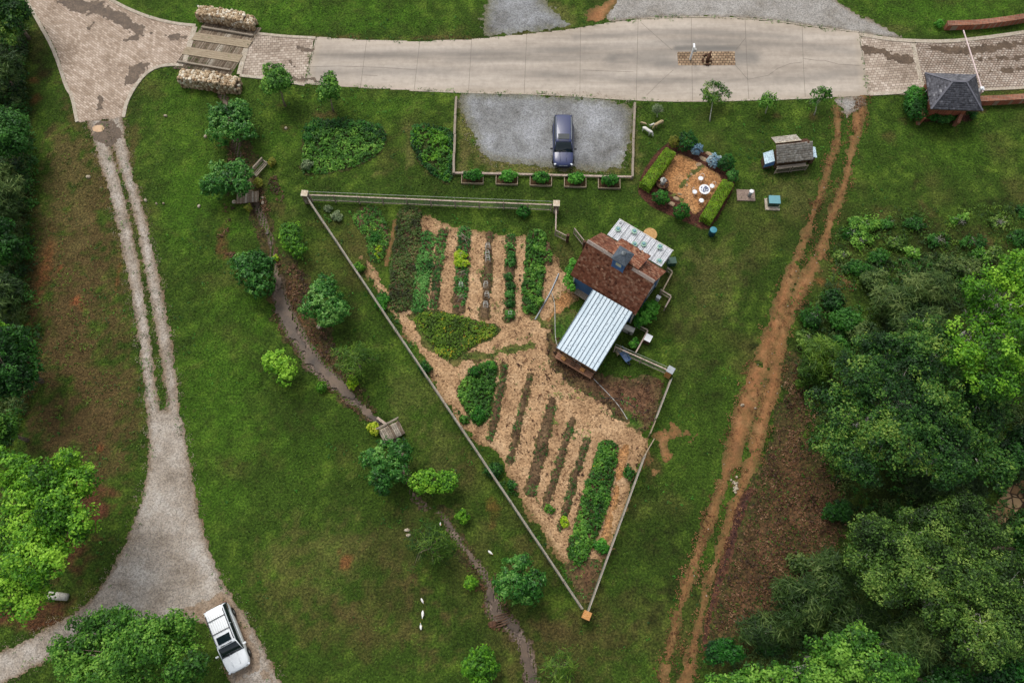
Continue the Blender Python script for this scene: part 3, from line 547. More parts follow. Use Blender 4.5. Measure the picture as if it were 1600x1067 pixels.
sheet('bare_soil', M['dirt_pen'], area((880, 878), (950, 868), (935, 920), (918, 950), (895, 915)), .020, .12, ((.3, .9), (.2, .3)), [(870, 860), (960, 955)], seed=22)
sheet('bare_soil', M['clay'], strip((617, 345, 6), (610, 380, 9), (603, 415, 7)), .022, .12, ((.2, .7), (.1, .3)), [(595, 335), (630, 425)], seed=23)
sheet('bare_soil', M['mulch_red'], union(strip((875, 470, 20), (890, 462, 20), (862, 500, 12)), strip((975, 700, 20), (965, 760, 14), (955, 800, 14), (940, 850, 14))), .021, .12, ((.3, .8), (.2, .3)), [(850, 445), (990, 870)], seed=24)
sheet('grass_patch', M['grass_patch'], area((862, 492), (905, 482), (898, 520), (880, 545), (862, 540), (856, 515)), .026, .12, ((.3, .9), (.2, .3)), [(850, 475), (910, 550)], seed=25)
_cl = area((1022, 664), (1050, 660), (1078, 668), (1068, 685), (1052, 700), (1046, 720), (1030, 722), (1020, 740), (1008, 735), (1012, 700))
sheet('clay_patch', M['clay'], lambda X, Y: np.minimum(_cl(X, Y), 1.0) * .35 - .12 + .75 * fbm(X, Y, .8, 4, 99), .012, .1, ((.0, 1),), [(1000, 650), (1090, 745)], seed=60, keep=False)
for nm_, pl_ in (('a', ((646, 492), (668, 486), (700, 490), (740, 500), (782, 512), (774, 526), (740, 540), (712, 562), (690, 560), (672, 535), (655, 512))), ('b', ((735, 578), (770, 562), (778, 578), (770, 620), (765, 655), (742, 668), (728, 640), (712, 612))), ('c', ((478, 193), (520, 188), (560, 192), (601, 200), (600, 236), (570, 255), (530, 268), (490, 273), (470, 270), (474, 230))), ('d', ((645, 196), (675, 200), (710, 206), (709, 250), (704, 288), (690, 282), (668, 268), (652, 245), (642, 222)))):
    _f = area(*pl_, k=1); sheet('bed_ground', M['bed_green'], (lambda f: lambda X, Y: f(X, Y) + .15)(_f), .03, .12, ((.2, .7), (.15, .3)), pl_, seed=61, keep=False)
sheet('grass_patch', M['grass_patch'], union(area((970, 635), (1000, 640), (1010, 670), (995, 680), (975, 665)), strip((645, 500, 14), (690, 560, 20), (770, 555, 10), (830, 540, 14)), strip((830, 480, 10), (850, 510, 12))), .024, .12, ((.5, 1), (.3, .35)), [(630, 470), (1020, 690)], seed=26)
ROWS = [((692, 362, 15), (684, 420, 16), (678, 478, 14)), ((726, 364, 20), (722, 420, 22), (717, 482, 22)), ((765, 368, 15), (761, 430, 16), (757, 492, 17)), ((798, 374, 15), (797, 430, 16), (796, 497, 17)), ((838, 372, 30), (836, 420, 32), (830, 478, 28)), ((850, 385, 22), (858, 410, 12)),
        ((789, 572, 11), (778, 630, 14), (766, 688, 12)), ((828, 588, 10), (812, 650, 13), (797, 720, 12)), ((863, 624, 14), (850, 680, 22), (830, 768, 20)), ((894, 656, 12), (878, 710, 15), (852, 792, 12)), ((917, 688, 12), (898, 745, 14), (876, 824, 10)), ((950, 702, 30), (934, 770, 42), (905, 862, 34)), ((640, 338, 36), (634, 400, 44), (628, 470, 40)), ((668, 372, 24), (662, 420, 26), (655, 480, 24)),
        ((575, 342, 44), (592, 370, 40), (588, 400, 24))]
for i, r_ in enumerate(ROWS):
    f_ = strip(*r_); bx = [(min(p[0] for p in r_) - 40, min(p[1] for p in r_) - 20), (max(p[0] for p in r_) + 40, max(p[1] for p in r_) + 20)]
    sheet('planting_row', M['soil'], f_, .022, .1, ((.2, .7), (.18, .22)), bx, mound=.13, seed=30 + i)
# seating garden floor and house surroundings
SG = [(1052, 222), (1040, 224), (1012, 252), (994, 292), (1000, 310), (1024, 328), (1068, 346), (1100, 361), (1113, 356), (1140, 312), (1154, 272), (1128, 250), (1090, 232)]
sheet('bark_bed', M['bark_mulch'], area(*SG, k=1), .018, .1, ((.08, .5),), SG, seed=50)
SI = [(1052, 236), (1090, 253), (1132, 277), (1120, 300), (1090, 337), (1080, 334), (1062, 308), (1040, 298), (1026, 278)]
sheet('mulch_ground', M['mulch_red'], area(*SI, k=1), .028, .08, ((.06, .5),), SI, seed=51, keep=False)
sheet('grass_patch', M['grass_patch'], union(strip((1094, 260, 8), (1082, 270, 8), (1070, 284, 10), (1062, 292, 6)), strip((1052, 305, 8), (1066, 314, 8))), .034, .07, ((.3, .5), (.2, .2)), [(1040, 250), (1110, 325)], seed=52, keep=False)
sheet('bark_bed', M['bark_mulch'], area((1432, 186), (1445, 150), (1530, 172), (1522, 190), (1455, 194)), .018, .1, ((.2, .6),), [(1425, 140), (1540, 200)], seed=53)
PATH = [(1548, 800), (1565, 772), (1588, 752), (1625, 742), (1625, 790), (1595, 792), (1578, 810), (1562, 822), (1530, 810)]
M['flag'] = voro('flagstone', [lin((120, 92, 62)), lin((158, 124, 86)), lin((176, 148, 110))], lin((58, 42, 28)), 1.5, edge=.1)
sheet('stone_path', M['flag'], area(*PATH, k=1), .03, .12, ((.06, .5),), PATH, seed=54)
sheet('paver_island', M['paver_i'], lambda X, Y: polyf(X, Y, P(*PI)), .045, .1, box=PI, keep=False)
def free(X, Y, m=.05):
    ok = np.ones(X.shape, bool)
    for fn, (x0, y0, x1, y1) in SHEETS:
        q = (X > x0) & (X < x1) & (Y > y0) & (Y < y1)
        if q.any(): v = fn(X[q], Y[q]); ok[q] &= v < -m
    return ok

# ================================================================== PLANTS
def norm(a): return a / (np.linalg.norm(a, axis=1, keepdims=True) + 1e-9)
def leafmesh(name, C, N, L, W, tone, mat, parent=None, T=None, rng=None):
    n = len(C); N = norm(N); T0 = rng.normal(size=(n, 3)) if T is None else T
    B = norm(np.cross(N, T0)); T_ = np.cross(B, N)
    L = np.broadcast_to(np.asarray(L, float), (n,))[:, None] * .5; W = np.broadcast_to(np.asarray(W, float), (n,))[:, None] * .5
    V = np.stack([C - T_ * L, C + B * W + T_ * L * .15, C + T_ * L, C - B * W + T_ * L * .15], 1).reshape(-1, 3)
    return npmesh(name, V, np.arange(4 * n).reshape(n, 4), mat, parent, {'tone': np.repeat(np.clip(tone, 0, 1), 4)})
def n3(p, s, seed): return fbm(p[:, 0] + 1.7 * p[:, 2], p[:, 1] - 1.3 * p[:, 2], s, 2, seed)
def crownpts(lobes, dens, rng, zmin=-.35, shell=.6, gap=-.55, gs=.9, seed=1):
    """clump centres over the lobes' outer shells, thinned by noise so that gaps open"""
    P_, D_ = [], []
    for (cx, cy, cz, rx, ry, rz) in lobes:
        a = 4 * math.pi * ((rx * ry) ** 1.6 / 3 + 2 * (rx * rz) ** 1.6 / 3) ** (1 / 1.6); k = max(6, int(a * dens * .75))
        d = norm(rng.normal(size=(k, 3))); d = d[d[:, 2] > zmin]; u = shell + (1 - shell) * rng.random(len(d)) ** .6
        u = u * (1 + .3 * fbm(d[:, 0] * 3 + cx, d[:, 1] * 3 + d[:, 2] * 2 + cy, 1.1, 2, seed))
        p = np.array([cx, cy, cz]) + d * u[:, None] * np.array([rx, ry, rz]); P_.append(p); D_.append(d * [1 / rx, 1 / ry, 1 / rz])
    P_ = np.concatenate(P_); D_ = norm(np.concatenate(D_)); k = n3(P_, gs, seed + 5) > gap
    return P_[k], D_[k]
def foliage(name, lobes, mat, parent, rng, dens=3.0, m=9, rc=.3, L=.24, W=.13, zmin=-.3, gap=-.55, shell=.5, up=.6, out=.6, seed=1, gs=.9, radial=False, tb=.46, ts=.27, droop=0.0):
    P_, D_ = crownpts(lobes, dens, rng, zmin, shell, gap, gs, seed); n = len(P_)
    tone0 = tb + ts * 1.5 * n3(P_, 1.6, seed + 9) + ts * rng.normal(size=n) * .5
    C = np.repeat(P_, m, 0); D = np.repeat(D_, m, 0); off = norm(rng.normal(size=(n * m, 3)) + D * .5)
    rr = rc * (.35 + .65 * rng.random((n * m, 1))); pos = C + off * rr; pos[:, 2] -= droop * rr[:, 0]
    N = off * (.5 if radial else out * .5) + D * out + np.array([0, 0, up]) + rng.normal(size=(n * m, 3)) * .4
    s = .7 + .6 * rng.random(n * m)
    return leafmesh(name, pos, N, L * s, W * s, np.repeat(tone0, m) + rng.normal(size=n * m) * .13 + .12 * off[:, 2], mat, parent, off + rng.normal(size=off.shape) * .25 if radial else None, rng)
def limbs(lobes, base, h, r0, rng, parent, mat, n=9, fork=.35, name='trunk', twig=True, lean=(0, 0)):
    mb = MB(); top = Vector((lobes[0][0], lobes[0][1], h * .8)); b = Vector(base); tr = [b]
    for k in range(1, 6):
        t = k / 5; tr.append(b.lerp(top, t) + Vector((rng.normal() * .05 * h * .2, rng.normal() * .05 * h * .2, 0)))
    mb.tube(tr, [r0 * (1.25 if k == 0 else 1 - .16 * k) for k in range(6)], 8)
    for i in range(n):
        lo = lobes[i % len(lobes)]; d = norm(rng.normal(size=(1, 3)))[0]; d[2] = abs(d[2]) * .6
        e = Vector((lo[0] + d[0] * lo[3] * .8, lo[1] + d[1] * lo[4] * .8, lo[2] + d[2] * lo[5] * .55)); s = tr[2].lerp(tr[5], rng.random() * .9)
        mid = s.lerp(e, .5) + Vector((rng.normal() * .2, rng.normal() * .2, .25)); rr = min(.07, r0 * rng.uniform(.25, .4))
        mb.tube([s, s.lerp(mid, .5) + Vector((0, 0, .1)), mid, mid.lerp(e, .5), e], [rr, rr * .8, rr * .6, rr * .4, rr * .15], 5)
        if twig:
            for q in range(3):
                a = mid.lerp(e, rng.random()); f = a + Vector((rng.normal(), rng.normal(), rng.random() * .6)).normalized() * lo[3] * .28
                mb.tube([a, a.lerp(f, .5) + Vector((0, 0, .05)), f], [rr * .3, rr * .2, rr * .07], 4)
    return mb.build(name, mat, parent, smooth=True)
TN = [0]
def tree(px, py, lob, h, mat, label, name='tree', cat='tree', group=None, zc=.62, bark='bark', dens=None, cov=1.7, m=9, rc=.32, L=.26, W=.14, gap=-.5, base=None, br=10, r0=None, **kw):
    """px, py: crown centre in the photo; lob: [(dx, dy, rx, ry) in photo px]; h: height in metres"""
    TN[0] += 1; sd = TN[0]; rng = np.random.default_rng(sd * 31 + 7); z = h * zc; c = G(px, py, z); s = SC(px, py, z)
    b = G(base[0], base[1], 0) if base else c; x0, y0 = float(b[0]), float(b[1]); z0 = hz(x0, y0)
    t = thing(name, label, cat, (x0, y0, z0), 0, group); lobes = []; dens = cov / (.75 * m * L * W / 2)
    for (dx, dy, rx, ry) in lob:
        q = G(px + dx, py + dy, z); rx_, ry_ = rx / s, ry / s / .97; k = min(1.0, max(.55, min(rx_, ry_) / (h * .36)))
        lobes.append((q[0] - x0, q[1] - y0, z + rng.uniform(-.06, .1) * h, rx_, ry_, h * (1 - zc) * k + .02))
    if h >= 5:
        more = []
        for (a, b, c_, r1, r2, r3) in lobes:
            for _ in range(7):
                d = norm(rng.normal(size=(1, 3)))[0]; d[2] = abs(d[2]) * .8; q = rng.uniform(.68, .95); k = rng.uniform(.26, .44)
                more.append((a + d[0] * r1 * q, b + d[1] * r2 * q, c_ + d[2] * r3 * q, r1 * k, r2 * k, max(r3 * k, min(r1, r2) * k * .8)))
        lobes_f = [(a, b, c_, r1 * .84, r2 * .84, r3 * .84) for (a, b, c_, r1, r2, r3) in lobes] + more; dens *= .62
    else: lobes_f = lobes
    foliage('crown', lobes_f, M[mat], t, rng, dens=dens, m=m, rc=rc, L=L, W=W, gap=gap, seed=sd, **kw)
    limbs(lobes, (0, 0, -.05), h, r0 or max(.05, h * .022), rng, t, M[bark], n=br)
    return t
def auto(rx, ry, n=5, seed=0, k=.62):       # irregular crown from overlapping lobes
    r = random.Random(seed); L = [(0, 0, rx * .72, ry * .72)]
    for i in range(n):
        a = 6.283 * (i + r.uniform(-.3, .3)) / n; q = r.uniform(.42, .62); L.append((math.cos(a) * rx * q, math.sin(a) * ry * q, rx * r.uniform(.36, .5), ry * r.uniform(.36, .5)))
    return L
# specimen trees on the lawn ---------------------------------------------------------------------
LK = dict(m=9, rc=.24, L=.24, W=.12, radial=True, gap=-.45, gs=.6, zmin=-.45)
tree(362, 190, [(0, -4, 30, 24), (-16, 12, 22, 20), (16, 14, 20, 18), (14, -14, 20, 18), (-18, -8, 18, 16)], 3.4, 'lf_laurel', 'dark green bushy tree just south of the stone and timber bridge', group='dark laurel-like trees along the creek', **LK)
tree(356, 282, [(0, 0, 32, 26), (-22, 8, 20, 16), (18, -12, 22, 16), (20, 12, 16, 14), (-10, -16, 20, 14)], 3.2, 'lf_laurel', 'dark green bushy tree half covering the plank footbridge beside the wooden bench', group='dark laurel-like trees along the creek', **LK)
tree(398, 424, [(0, -8, 26, 20), (-20, -8, 18, 16), (12, -14, 18, 14), (10, 16, 20, 24), (-6, 10, 18, 16)], 3.2, 'lf_laurel', 'dark green bushy tree at the west edge where the creek widens', group='dark laurel-like trees along the creek', **LK)
tree(508, 470, [(0, 0, 26, 26), (-22, 12, 18, 16), (20, 14, 18, 16), (0, -24, 16, 20), (4, 24, 20, 14)], 3.6, 'lf_laurel', 'dark green bushy tree east of the wide creek, pale stone at its foot', group='dark laurel-like trees along the creek', **LK)
tree(603, 720, [(0, -6, 28, 24), (-24, -4, 18, 14), (-6, 24, 18, 20), (22, -12, 20, 18), (16, 12, 20, 20), (-4, 44, 10, 8)], 3.8, 'lf_laurel', 'dark green bushy tree overhanging the railed footbridge', group='dark laurel-like trees along the creek', **LK)
tree(811, 908, [(-8, 8, 26, 26), (-10, -18, 18, 22), (22, 4, 18, 22), (-24, 4, 16, 16), (14, 22, 16, 14), (6, -30, 12, 10)], 4.0, 'lf_laurel', 'dark green bushy tree on the creek bank west of the garden fence tip', group='dark laurel-like trees along the creek', **LK)
BK = dict(dens=13, m=8, rc=.22, L=.2, W=.12, gap=-.6, up=.8)
tree(431, 128, [(0, 0, 18, 22), (-10, 4, 14, 14), (12, 2, 13, 16), (4, -14, 12, 12), (-8, -12, 10, 10)], 4.5, 'lf_mid', 'young upright green tree beside the paver drive just east of the bridge', base=(446, 166), group='young trees south of the road', **BK)
tree(514, 138, [(0, 0, 14, 18), (-6, 10, 12, 12), (8, 8, 10, 12), (2, -12, 10, 10)], 4.0, 'lf_mid', 'young upright green tree above the big flower bed at the road edge', base=(521, 174), group='young trees south of the road', **BK)
tree(457, 373, [(0, 2, 16, 22), (-8, -8, 12, 14), (8, 14, 12, 14), (4, -16, 10, 12)], 2.6, 'lf_bright', 'bright green oval shrub tree west of the garden fence', group='bright green young trees', **BK)
tree(437, 573, [(-4, -6, 18, 18), (12, 2, 14, 16), (-16, -10, 10, 10), (8, 20, 9, 12)], 2.8, 'lf_bright', 'bright green tree alone on the lawn west of the wide creek', group='bright green young trees', **BK)
tree(678, 752, [(-20, 2, 18, 16), (0, 2, 20, 16), (24, -2, 16, 14), (18, 8, 12, 10)], 2.6, 'lf_bright', 'wide bright green tree beside the narrow creek south of the railed footbridge', group='bright green young trees', **BK)
tree(750, 1038, [(0, 0, 20, 22), (-14, 4, 14, 14), (14, 6, 14, 16), (2, -18, 14, 10), (4, 22, 16, 12)], 3.4, 'lf_bright', 'bright green tree at the bottom edge beside the creek', group='bright green young trees', **BK)
for a in [(724, 807, 13, 12, 1.2, 'lf_bright', 'small round bright green shrub where the creek starts to widen below the trees'), (736, 911, 12, 12, 1.2, 'lf_bright', 'small round bright green shrub west of the creek beside the geese'),
          (502, 604, 9, 9, .9, 'lf_bright', 'small green shrub on the west bank of the wide creek'), (550, 597, 9, 12, .9, 'lf_lime', 'small yellow-green shrub under the feathery tree on the east bank'),
          (584, 670, 10, 11, .9, 'lf_lime', 'small yellow-green shrub beside the pale rock at the railed footbridge'), (388, 324, 6, 7, .6, 'lf_rust', 'tiny yellow shrub in front of the plank footbridge'),
          (404, 286, 7, 9, .7, 'lf_rust', 'small yellow and rust shrub between bench and plank footbridge'), (425, 253, 7, 8, .8, 'lf_rust', 'small yellow shrub at the upper end of the wooden bench'),
          (480, 258, 9, 8, .8, 'lf_grey', 'grey-green shrub at the lower left corner of the big flower bed'), (1468, 37, 7, 6, .8, 'lf_clip', 'small dark round shrub at the end of the north brick wall'),
          (430, 402, 5, 5, .5, 'lf_lime', 'tiny green shrub on the narrow creek below the bright oval tree')]:
    tree(a[0], a[1], auto(a[2], a[3], 4, int(a[0])), a[4], a[5], a[6], 'shrub', 'shrub', zc=.5, dens=9, m=7, rc=.14, L=.15, W=.09, gap=-.8, br=4, group='small shrubs along the creek' if a[0] < 800 else None)
FK = dict(cov=.8, m=12, rc=.5, L=.5, W=.05, radial=True, gap=-.2, zmin=-.2, shell=.3, tb=.5, droop=.3)
tree(556, 560, [(0, 0, 24, 18), (-24, -4, 18, 12), (24, -2, 18, 12), (-4, 22, 16, 14), (6, -16, 16, 10), (-22, 14, 12, 8)], 3.6, 'lf_fern', 'feathery green tree with long soft sprays on the east bank of the wide creek', group='feathery green trees', **FK)
tree(672, 858, [(0, 0, 26, 26), (-24, -8, 16, 16), (22, -10, 18, 18), (-18, 24, 14, 14), (14, 22, 16, 16), (0, -26, 20, 14)], 4.0, 'lf_fern', 'feathery green tree just above the three white geese', group='feathery green trees', **FK)
tree(874, 1042, [(0, 0, 26, 22), (-22, 6, 16, 14), (20, -6, 16, 12), (4, -20, 14, 14), (-2, 22, 24, 14)], 4.0, 'lf_fern', 'feathery green tree at the bottom edge east of the creek', group='feathery green trees', **FK)
SK = dict(dens=10, m=7, rc=.2, L=.2, W=.09, gap=-.2, bark='bark_pale')
tree(1115, 146, [(0, -4, 18, 12), (-14, 6, 12, 8), (14, 4, 12, 8), (0, 8, 12, 8)], 2.6, 'lf_oak', 'open spreading sapling with visible stems east of the parking lot rail', base=(1109, 190), group='saplings along the south edge of the road', br=14, **SK)
tree(1201, 156, [(0, 0, 13, 10), (-8, 8, 9, 8), (10, 4, 8, 8)], 2.2, 'lf_mid', 'low green sapling between the open sapling and the one by the dirt track', base=(1196, 178), group='saplings along the south edge of the road', **SK)
tree(1279, 150, [(0, 0, 14, 12), (-10, 10, 9, 9), (12, -2, 9, 9)], 2.6, 'lf_mid', 'green sapling in a brown mulch ring beside the start of the dirt track', base=(1272, 180), group='saplings along the south edge of the road', **SK)
tree(1026, 172, [(0, 0, 8, 7)], 1.6, 'lf_grey', 'almost bare grey twiggy sapling above the goats', base=(1027, 184), group='saplings along the south edge of the road', br=14, dens=1.6, m=4, rc=.1, L=.1, W=.05, gap=0, bark='bark_pale')

# forest edges -------------------------------------------------------------------------------------
WK = dict(m=11, rc=.38, L=.24, W=.14, gap=-.6)
GL = 'trees along the west edge'
def forest(px, py, rx, ry, h, mat, label, grp, n=6, **kw):
    k = dict(WK); k.update(kw); k.setdefault('zc', .66); tree(px, py, auto(rx, ry, n, int(px * 7 + py)), h, mat, label, group=grp, **k)
forest(14, 22, 42, 50, 7, 'lf_oak', 'dark green tree in the top left corner beside the paver drive', GL, zc=.5)
forest(-4, 108, 40, 42, 6, 'lf_pine', 'dull olive tree at the left edge below the corner tree', GL, zc=.5, L=.4, W=.1)
forest(8, 214, 46, 44, 7, 'lf_deep', 'fresh green tree at the left edge level with the puddle on the drive', GL, zc=.5, tb=.65)
forest(-2, 300, 46, 50, 6, 'lf_pine', 'feathery olive tree at the left edge above the clay bare patches', GL, zc=.5, L=.5, W=.08, radial=True)
forest(0, 380, 34, 40, 6, 'lf_deep', 'dark green tree at the left edge west of the clay bare patches', GL, zc=.5)
forest(-4, 462, 38, 42, 6, 'lf_pine', 'spiky olive tree at the left edge above the bright leaved tree', GL, zc=.5, L=.55, W=.08, radial=True)
forest(18, 570, 52, 58, 9, 'lf_deep', 'large dark green tree at the left edge halfway down', GL, zc=.5)
forest(-2, 528, 20, 18, 10, 'lf_bright', 'yellow-green tree top peeping in at the left edge above the large dark tree', GL, zc=.5)
forest(4, 672, 26, 28, 7, 'lf_mid', 'round green tree at the left edge between the dark and the bright trees', GL, zc=.5)
tree(44, 810, [(0, 0, 60, 56), (60, -84, 28, 22), (30, -50, 44, 38), (-30, -70, 40, 36), (66, -10, 34, 40), (10, 70, 50, 50), (-30, 110, 50, 44), (96, 10, 24, 30), (40, 40, 40, 40), (86, -50, 26, 26)], 11, 'lf_bright', 'very large bright yellow-green tree filling the lower left edge', group=GL, zc=.7, dens=5.5, m=11, rc=.4, L=.22, W=.14, gap=-.55, br=16, tb=.44, ts=.38)
tree(212, 1016, [(0, 10, 70, 50), (-70, -20, 40, 34), (-40, -50, 34, 22), (20, -26, 40, 34), (60, -24, 36, 34), (80, 30, 40, 40), (-50, 40, 50, 40), (-96, 6, 26, 26)], 9, 'lf_mid', 'large dark green tree below the gravel turnaround beside the white car', group=GL, zc=.7, dens=5.5, m=11, rc=.4, L=.22, W=.13, gap=-.5, br=16, tb=.42)
GRT = 'trees of the wood at the right'
tree(1570, 480, [(0, 0, 46, 46), (-50, -14, 34, 26), (-60, 30, 30, 30), (24, -50, 46, 34), (10, 60, 54, 50), (-20, 110, 44, 36), (60, 10, 50, 50), (50, 100, 50, 50), (-64, 70, 26, 22), (-36, -40, 26, 20)], 13, 'lf_bright', 'bright spring-green tree at the right edge, tallest and lightest of the wood', group=GRT, zc=.74, dens=5.2, m=11, rc=.4, L=.22, W=.14, gap=-.25, br=22, bark='bark_pale', tb=.4, ts=.32)
tree(1396, 628, [(0, 0, 70, 56), (-60, -30, 44, 40), (-80, 20, 46, 44), (-60, 80, 44, 40), (0, -80, 60, 40), (60, -60, 50, 44), (70, 20, 50, 50), (10, 70, 60, 50), (70, 84, 50, 44), (-100, 60, 26, 24), (60, -110, 34, 30)], 11, 'lf_oak', 'huge dark oak-like tree in the middle of the wood, reaching towards the dirt track', group=GRT, zc=.7, dens=6.5, m=11, rc=.36, L=.19, W=.12, gap=-.5, br=24, bark='bark_pale', tb=.36, ts=.34)
tree(1510, 700, [(0, 0, 50, 40), (30, -50, 36, 40), (-20, -46, 36, 36), (40, 30, 36, 34), (10, -90, 36, 30)], 9, 'lf_oak', 'dark green tree squeezed between the huge oak-like tree and the bright one', group=GRT, zc=.7, dens=5.5, m=10, rc=.36, L=.2, W=.12, br=14, bark='bark_pale', tb=.36)
tree(1410, 856, [(0, 0, 56, 46), (-50, 0, 40, 40), (-30, 50, 44, 36), (50, -30, 54, 40), (90, -50, 50, 36), (40, 40, 46, 40), (-60, -26, 30, 26), (120, -10, 40, 40)], 10, 'lf_olive', 'olive tree with thin bare twigs below the huge oak-like tree', group=GRT, zc=.7, dens=6.5, m=11, rc=.38, L=.2, W=.1, br=26, bark='bark_pale', tb=.34, ts=.32)
tree(1536, 944, [(0, 0, 50, 46), (-50, 20, 44, 40), (-30, -40, 44, 36), (40, -40, 44, 40), (40, 40, 50, 44), (-20, 60, 50, 34), (70, 0, 44, 44), (-76, 0, 26, 26)], 11, 'lf_olive', 'pale olive tree with a forked grey trunk showing through, right lower edge', group=GRT, zc=.72, dens=5.5, m=11, rc=.38, L=.2, W=.1, gap=-.2, br=34, bark='bark_pale', tb=.44, ts=.32, r0=.3)
tree(1322, 1034, [(0, 0, 50, 36), (-40, 20, 44, 34), (40, 10, 44, 34), (20, -34, 26, 24), (-30, -20, 30, 24), (80, 22, 28, 24), (-70, 40, 40, 26), (-116, 30, 40, 26), (-160, 34, 44, 24), (-190, 40, 30, 18)], 11, 'lf_mid', 'fresh green tree along the bottom edge right of the dirt track', group=GRT, zc=.72, dens=6, m=11, rc=.34, L=.21, W=.13, gap=-.4, br=20, bark='bark_pale', tb=.45, ts=.36)
forest(1128, 1018, 34, 20, 3.4, 'lf_box', 'low dark teal-green bush at the bottom of the dirt track', GRT, dens=5, L=.22, W=.12, rc=.25)
for i, a in enumerate([(1250, 940, 46, 44, 5.5, 'dark feathery tree at the lower edge of the leaf litter slope'), (1196, 984, 44, 26, 3.5, 'low dark feathery bush above the fresh green bottom tree'), (1416, 1004, 50, 46, 7, 'feathery green tree between the pale olive and the bottom green trees'), (1480, 760, 60, 30, 5, 'dark feathery tree below the huge oak-like tree'), (1300, 900, 40, 40, 6, 'dark feathery tree west of the olive tree with bare twigs'), (1340, 965, 46, 30, 5, 'dark feathery tree just above the fresh green bottom tree'),
                       (1290, 560, 44, 36, 4.5, 'feathery green tree north-west of the huge oak-like tree'), (1396, 468, 38, 28, 3.4, 'feathery tree with pale bare stems in the scrub'), (1450, 446, 34, 28, 3.4, 'light feathery tree at the north tip of the wood'), (1440, 508, 52, 30, 4, 'dark feathery tree above the huge oak-like tree')]):
    forest(a[0], a[1], a[2], a[3], a[4], 'lf_pine' if i not in (6,) else 'lf_fern', a[5], GRT, n=5, dens=6.5, m=12, rc=.6, L=.6, W=.065, radial=True, gap=-.4, shell=.3, bark='bark_pale', br=14, tb=[.36, .3, .5, .26, .3, .3, .4, .6, .66, .34][i], droop=.2)
forest(1570, 1060, 50, 30, 8, 'lf_box', 'very dark green tree in the bottom right corner', GRT, tb=.3)
forest(1480, 1066, 44, 22, 7, 'lf_deep', 'dark tree at the bottom edge left of the corner', GRT, tb=.3)
forest(1600, 700, 40, 40, 7, 'lf_deep', 'dark green tree at the right edge above the stone path', GRT, tb=.36)
forest(1612, 850, 34, 40, 9, 'lf_oak', 'dark green tree at the right edge below the stone path', GRT, tb=.36)
SCL = ['fresh green bush at the upper left corner of the scrub', 'fresh green bush just below the upper left corner bush of the scrub', 'small dark bush nearest the two dirt ruts at the top of the scrub', 'dark green bush right below the two fresh corner bushes', 'small olive bush in the upper middle of the scrub', 'small dark bush on the upper rim of the scrub left of its middle', 'dark round bush in the upper middle of the scrub', 'fresh green bush on the upper rim of the scrub right of its middle', 'dark green bush just above the tip of the bright spring-green tree', 'olive bush on the upper rim of the scrub near the right edge', 'dark bush at the right edge above the bright spring-green tree', 'spiky olive bush touching the top of the bright spring-green tree', 'spiky olive bush right of the light feathery tree', 'dark bush beside the end of the short clay side rut', 'tiny olive bush above the short clay side rut', 'spiky bush left of the feathery tree with pale stems', 'dark bush at the west edge of the scrub beside the merging ruts', 'dark bush at the west edge of the wood where the ruts join', 'olive bush at the west edge of the wood below the joining ruts', 'dark wide bush inside the west end of the wood', 'tall spiky bush just above the huge oak-like tree', 'fresh green bush right at the left tip of the bright spring-green tree', 'small olive-dark bush left of the light feathery tree', 'tiny dark bush on the upper rim of the scrub near the fresh corner bushes', 'dark bush at the right edge on the upper rim of the scrub', 'small olive bush left of the right edge, touching the bright tree', 'feathery fresh green bush at the top of the leaf litter slope', 'dark bush between the feathery fresh bush and the huge oak-like tree', 'low dark bush at the foot of the leaf litter slope by the dirt track', 'spiky olive bush half way down the right rim of the leaf litter slope', 'dark bush alone in the notch between the oak-like and the olive tree']
SCR = [(1350, 350, 26, 1.6, 'lf_mid'), (1346, 376, 22, 1.4, 'lf_mid'), (1330, 365, 16, 1.3, 'lf_deep'), (1372, 402, 18, 1.4, 'lf_deep'), (1400, 380, 20, 1.2, 'lf_olive'), (1430, 350, 18, 1.1, 'lf_deep'), (1466, 376, 22, 1.3, 'lf_deep'), (1500, 346, 18, 1.2, 'lf_mid'),
       (1520, 380, 22, 1.6, 'lf_deep'), (1560, 350, 20, 1.5, 'lf_olive'), (1590, 372, 24, 1.6, 'lf_deep'), (1510, 420, 24, 1.8, 'lf_pine'), (1480, 412, 20, 1.6, 'lf_pine'), (1340, 420, 22, 1.5, 'lf_deep'), (1316, 400, 14, 1.0, 'lf_olive'), (1364, 440, 24, 1.8, 'lf_pine'), (1300, 470, 20, 1.6, 'lf_deep'),
       (1270, 496, 22, 1.6, 'lf_deep'), (1262, 530, 18, 1.4, 'lf_olive'), (1320, 500, 26, 2.0, 'lf_deep'), (1350, 520, 26, 2.2, 'lf_pine'), (1530, 400, 18, 1.5, 'lf_mid'), (1425, 395, 16, 1.2, 'lf_mid'), (1384, 350, 14, 1.0, 'lf_deep'), (1605, 330, 18, 1.2, 'lf_deep'), (1550, 395, 16, 1.4, 'lf_olive'),
       (1268, 590, 26, 2.2, 'lf_fern'), (1300, 545, 26, 2.2, 'lf_deep'), (1200, 1010, 18, 1.4, 'lf_deep'), (1246, 880, 20, 1.6, 'lf_pine'), (1310, 800, 22, 2.0, 'lf_deep')]
for i, (px, py, r_, h_, mt) in enumerate(SCR):
    tree(px, py, auto(r_ * (1.05 if py > 430 else .95), r_ * (.8 if py > 430 else .62), 5, i), h_ * (.7 if py > 430 else .5), mt, SCL[i], 'bush', 'bush', group='scrub bushes above and beside the wood', zc=.45, dens=8, m=8, rc=.3, L=.24, W=.12, gap=-.35, shell=.4, br=8, bark='bark_pale', tb=(.55 if py < 430 else .42) + .06 * (i % 4), ts=.26, cov=1.2 if py < 430 else 1.7)

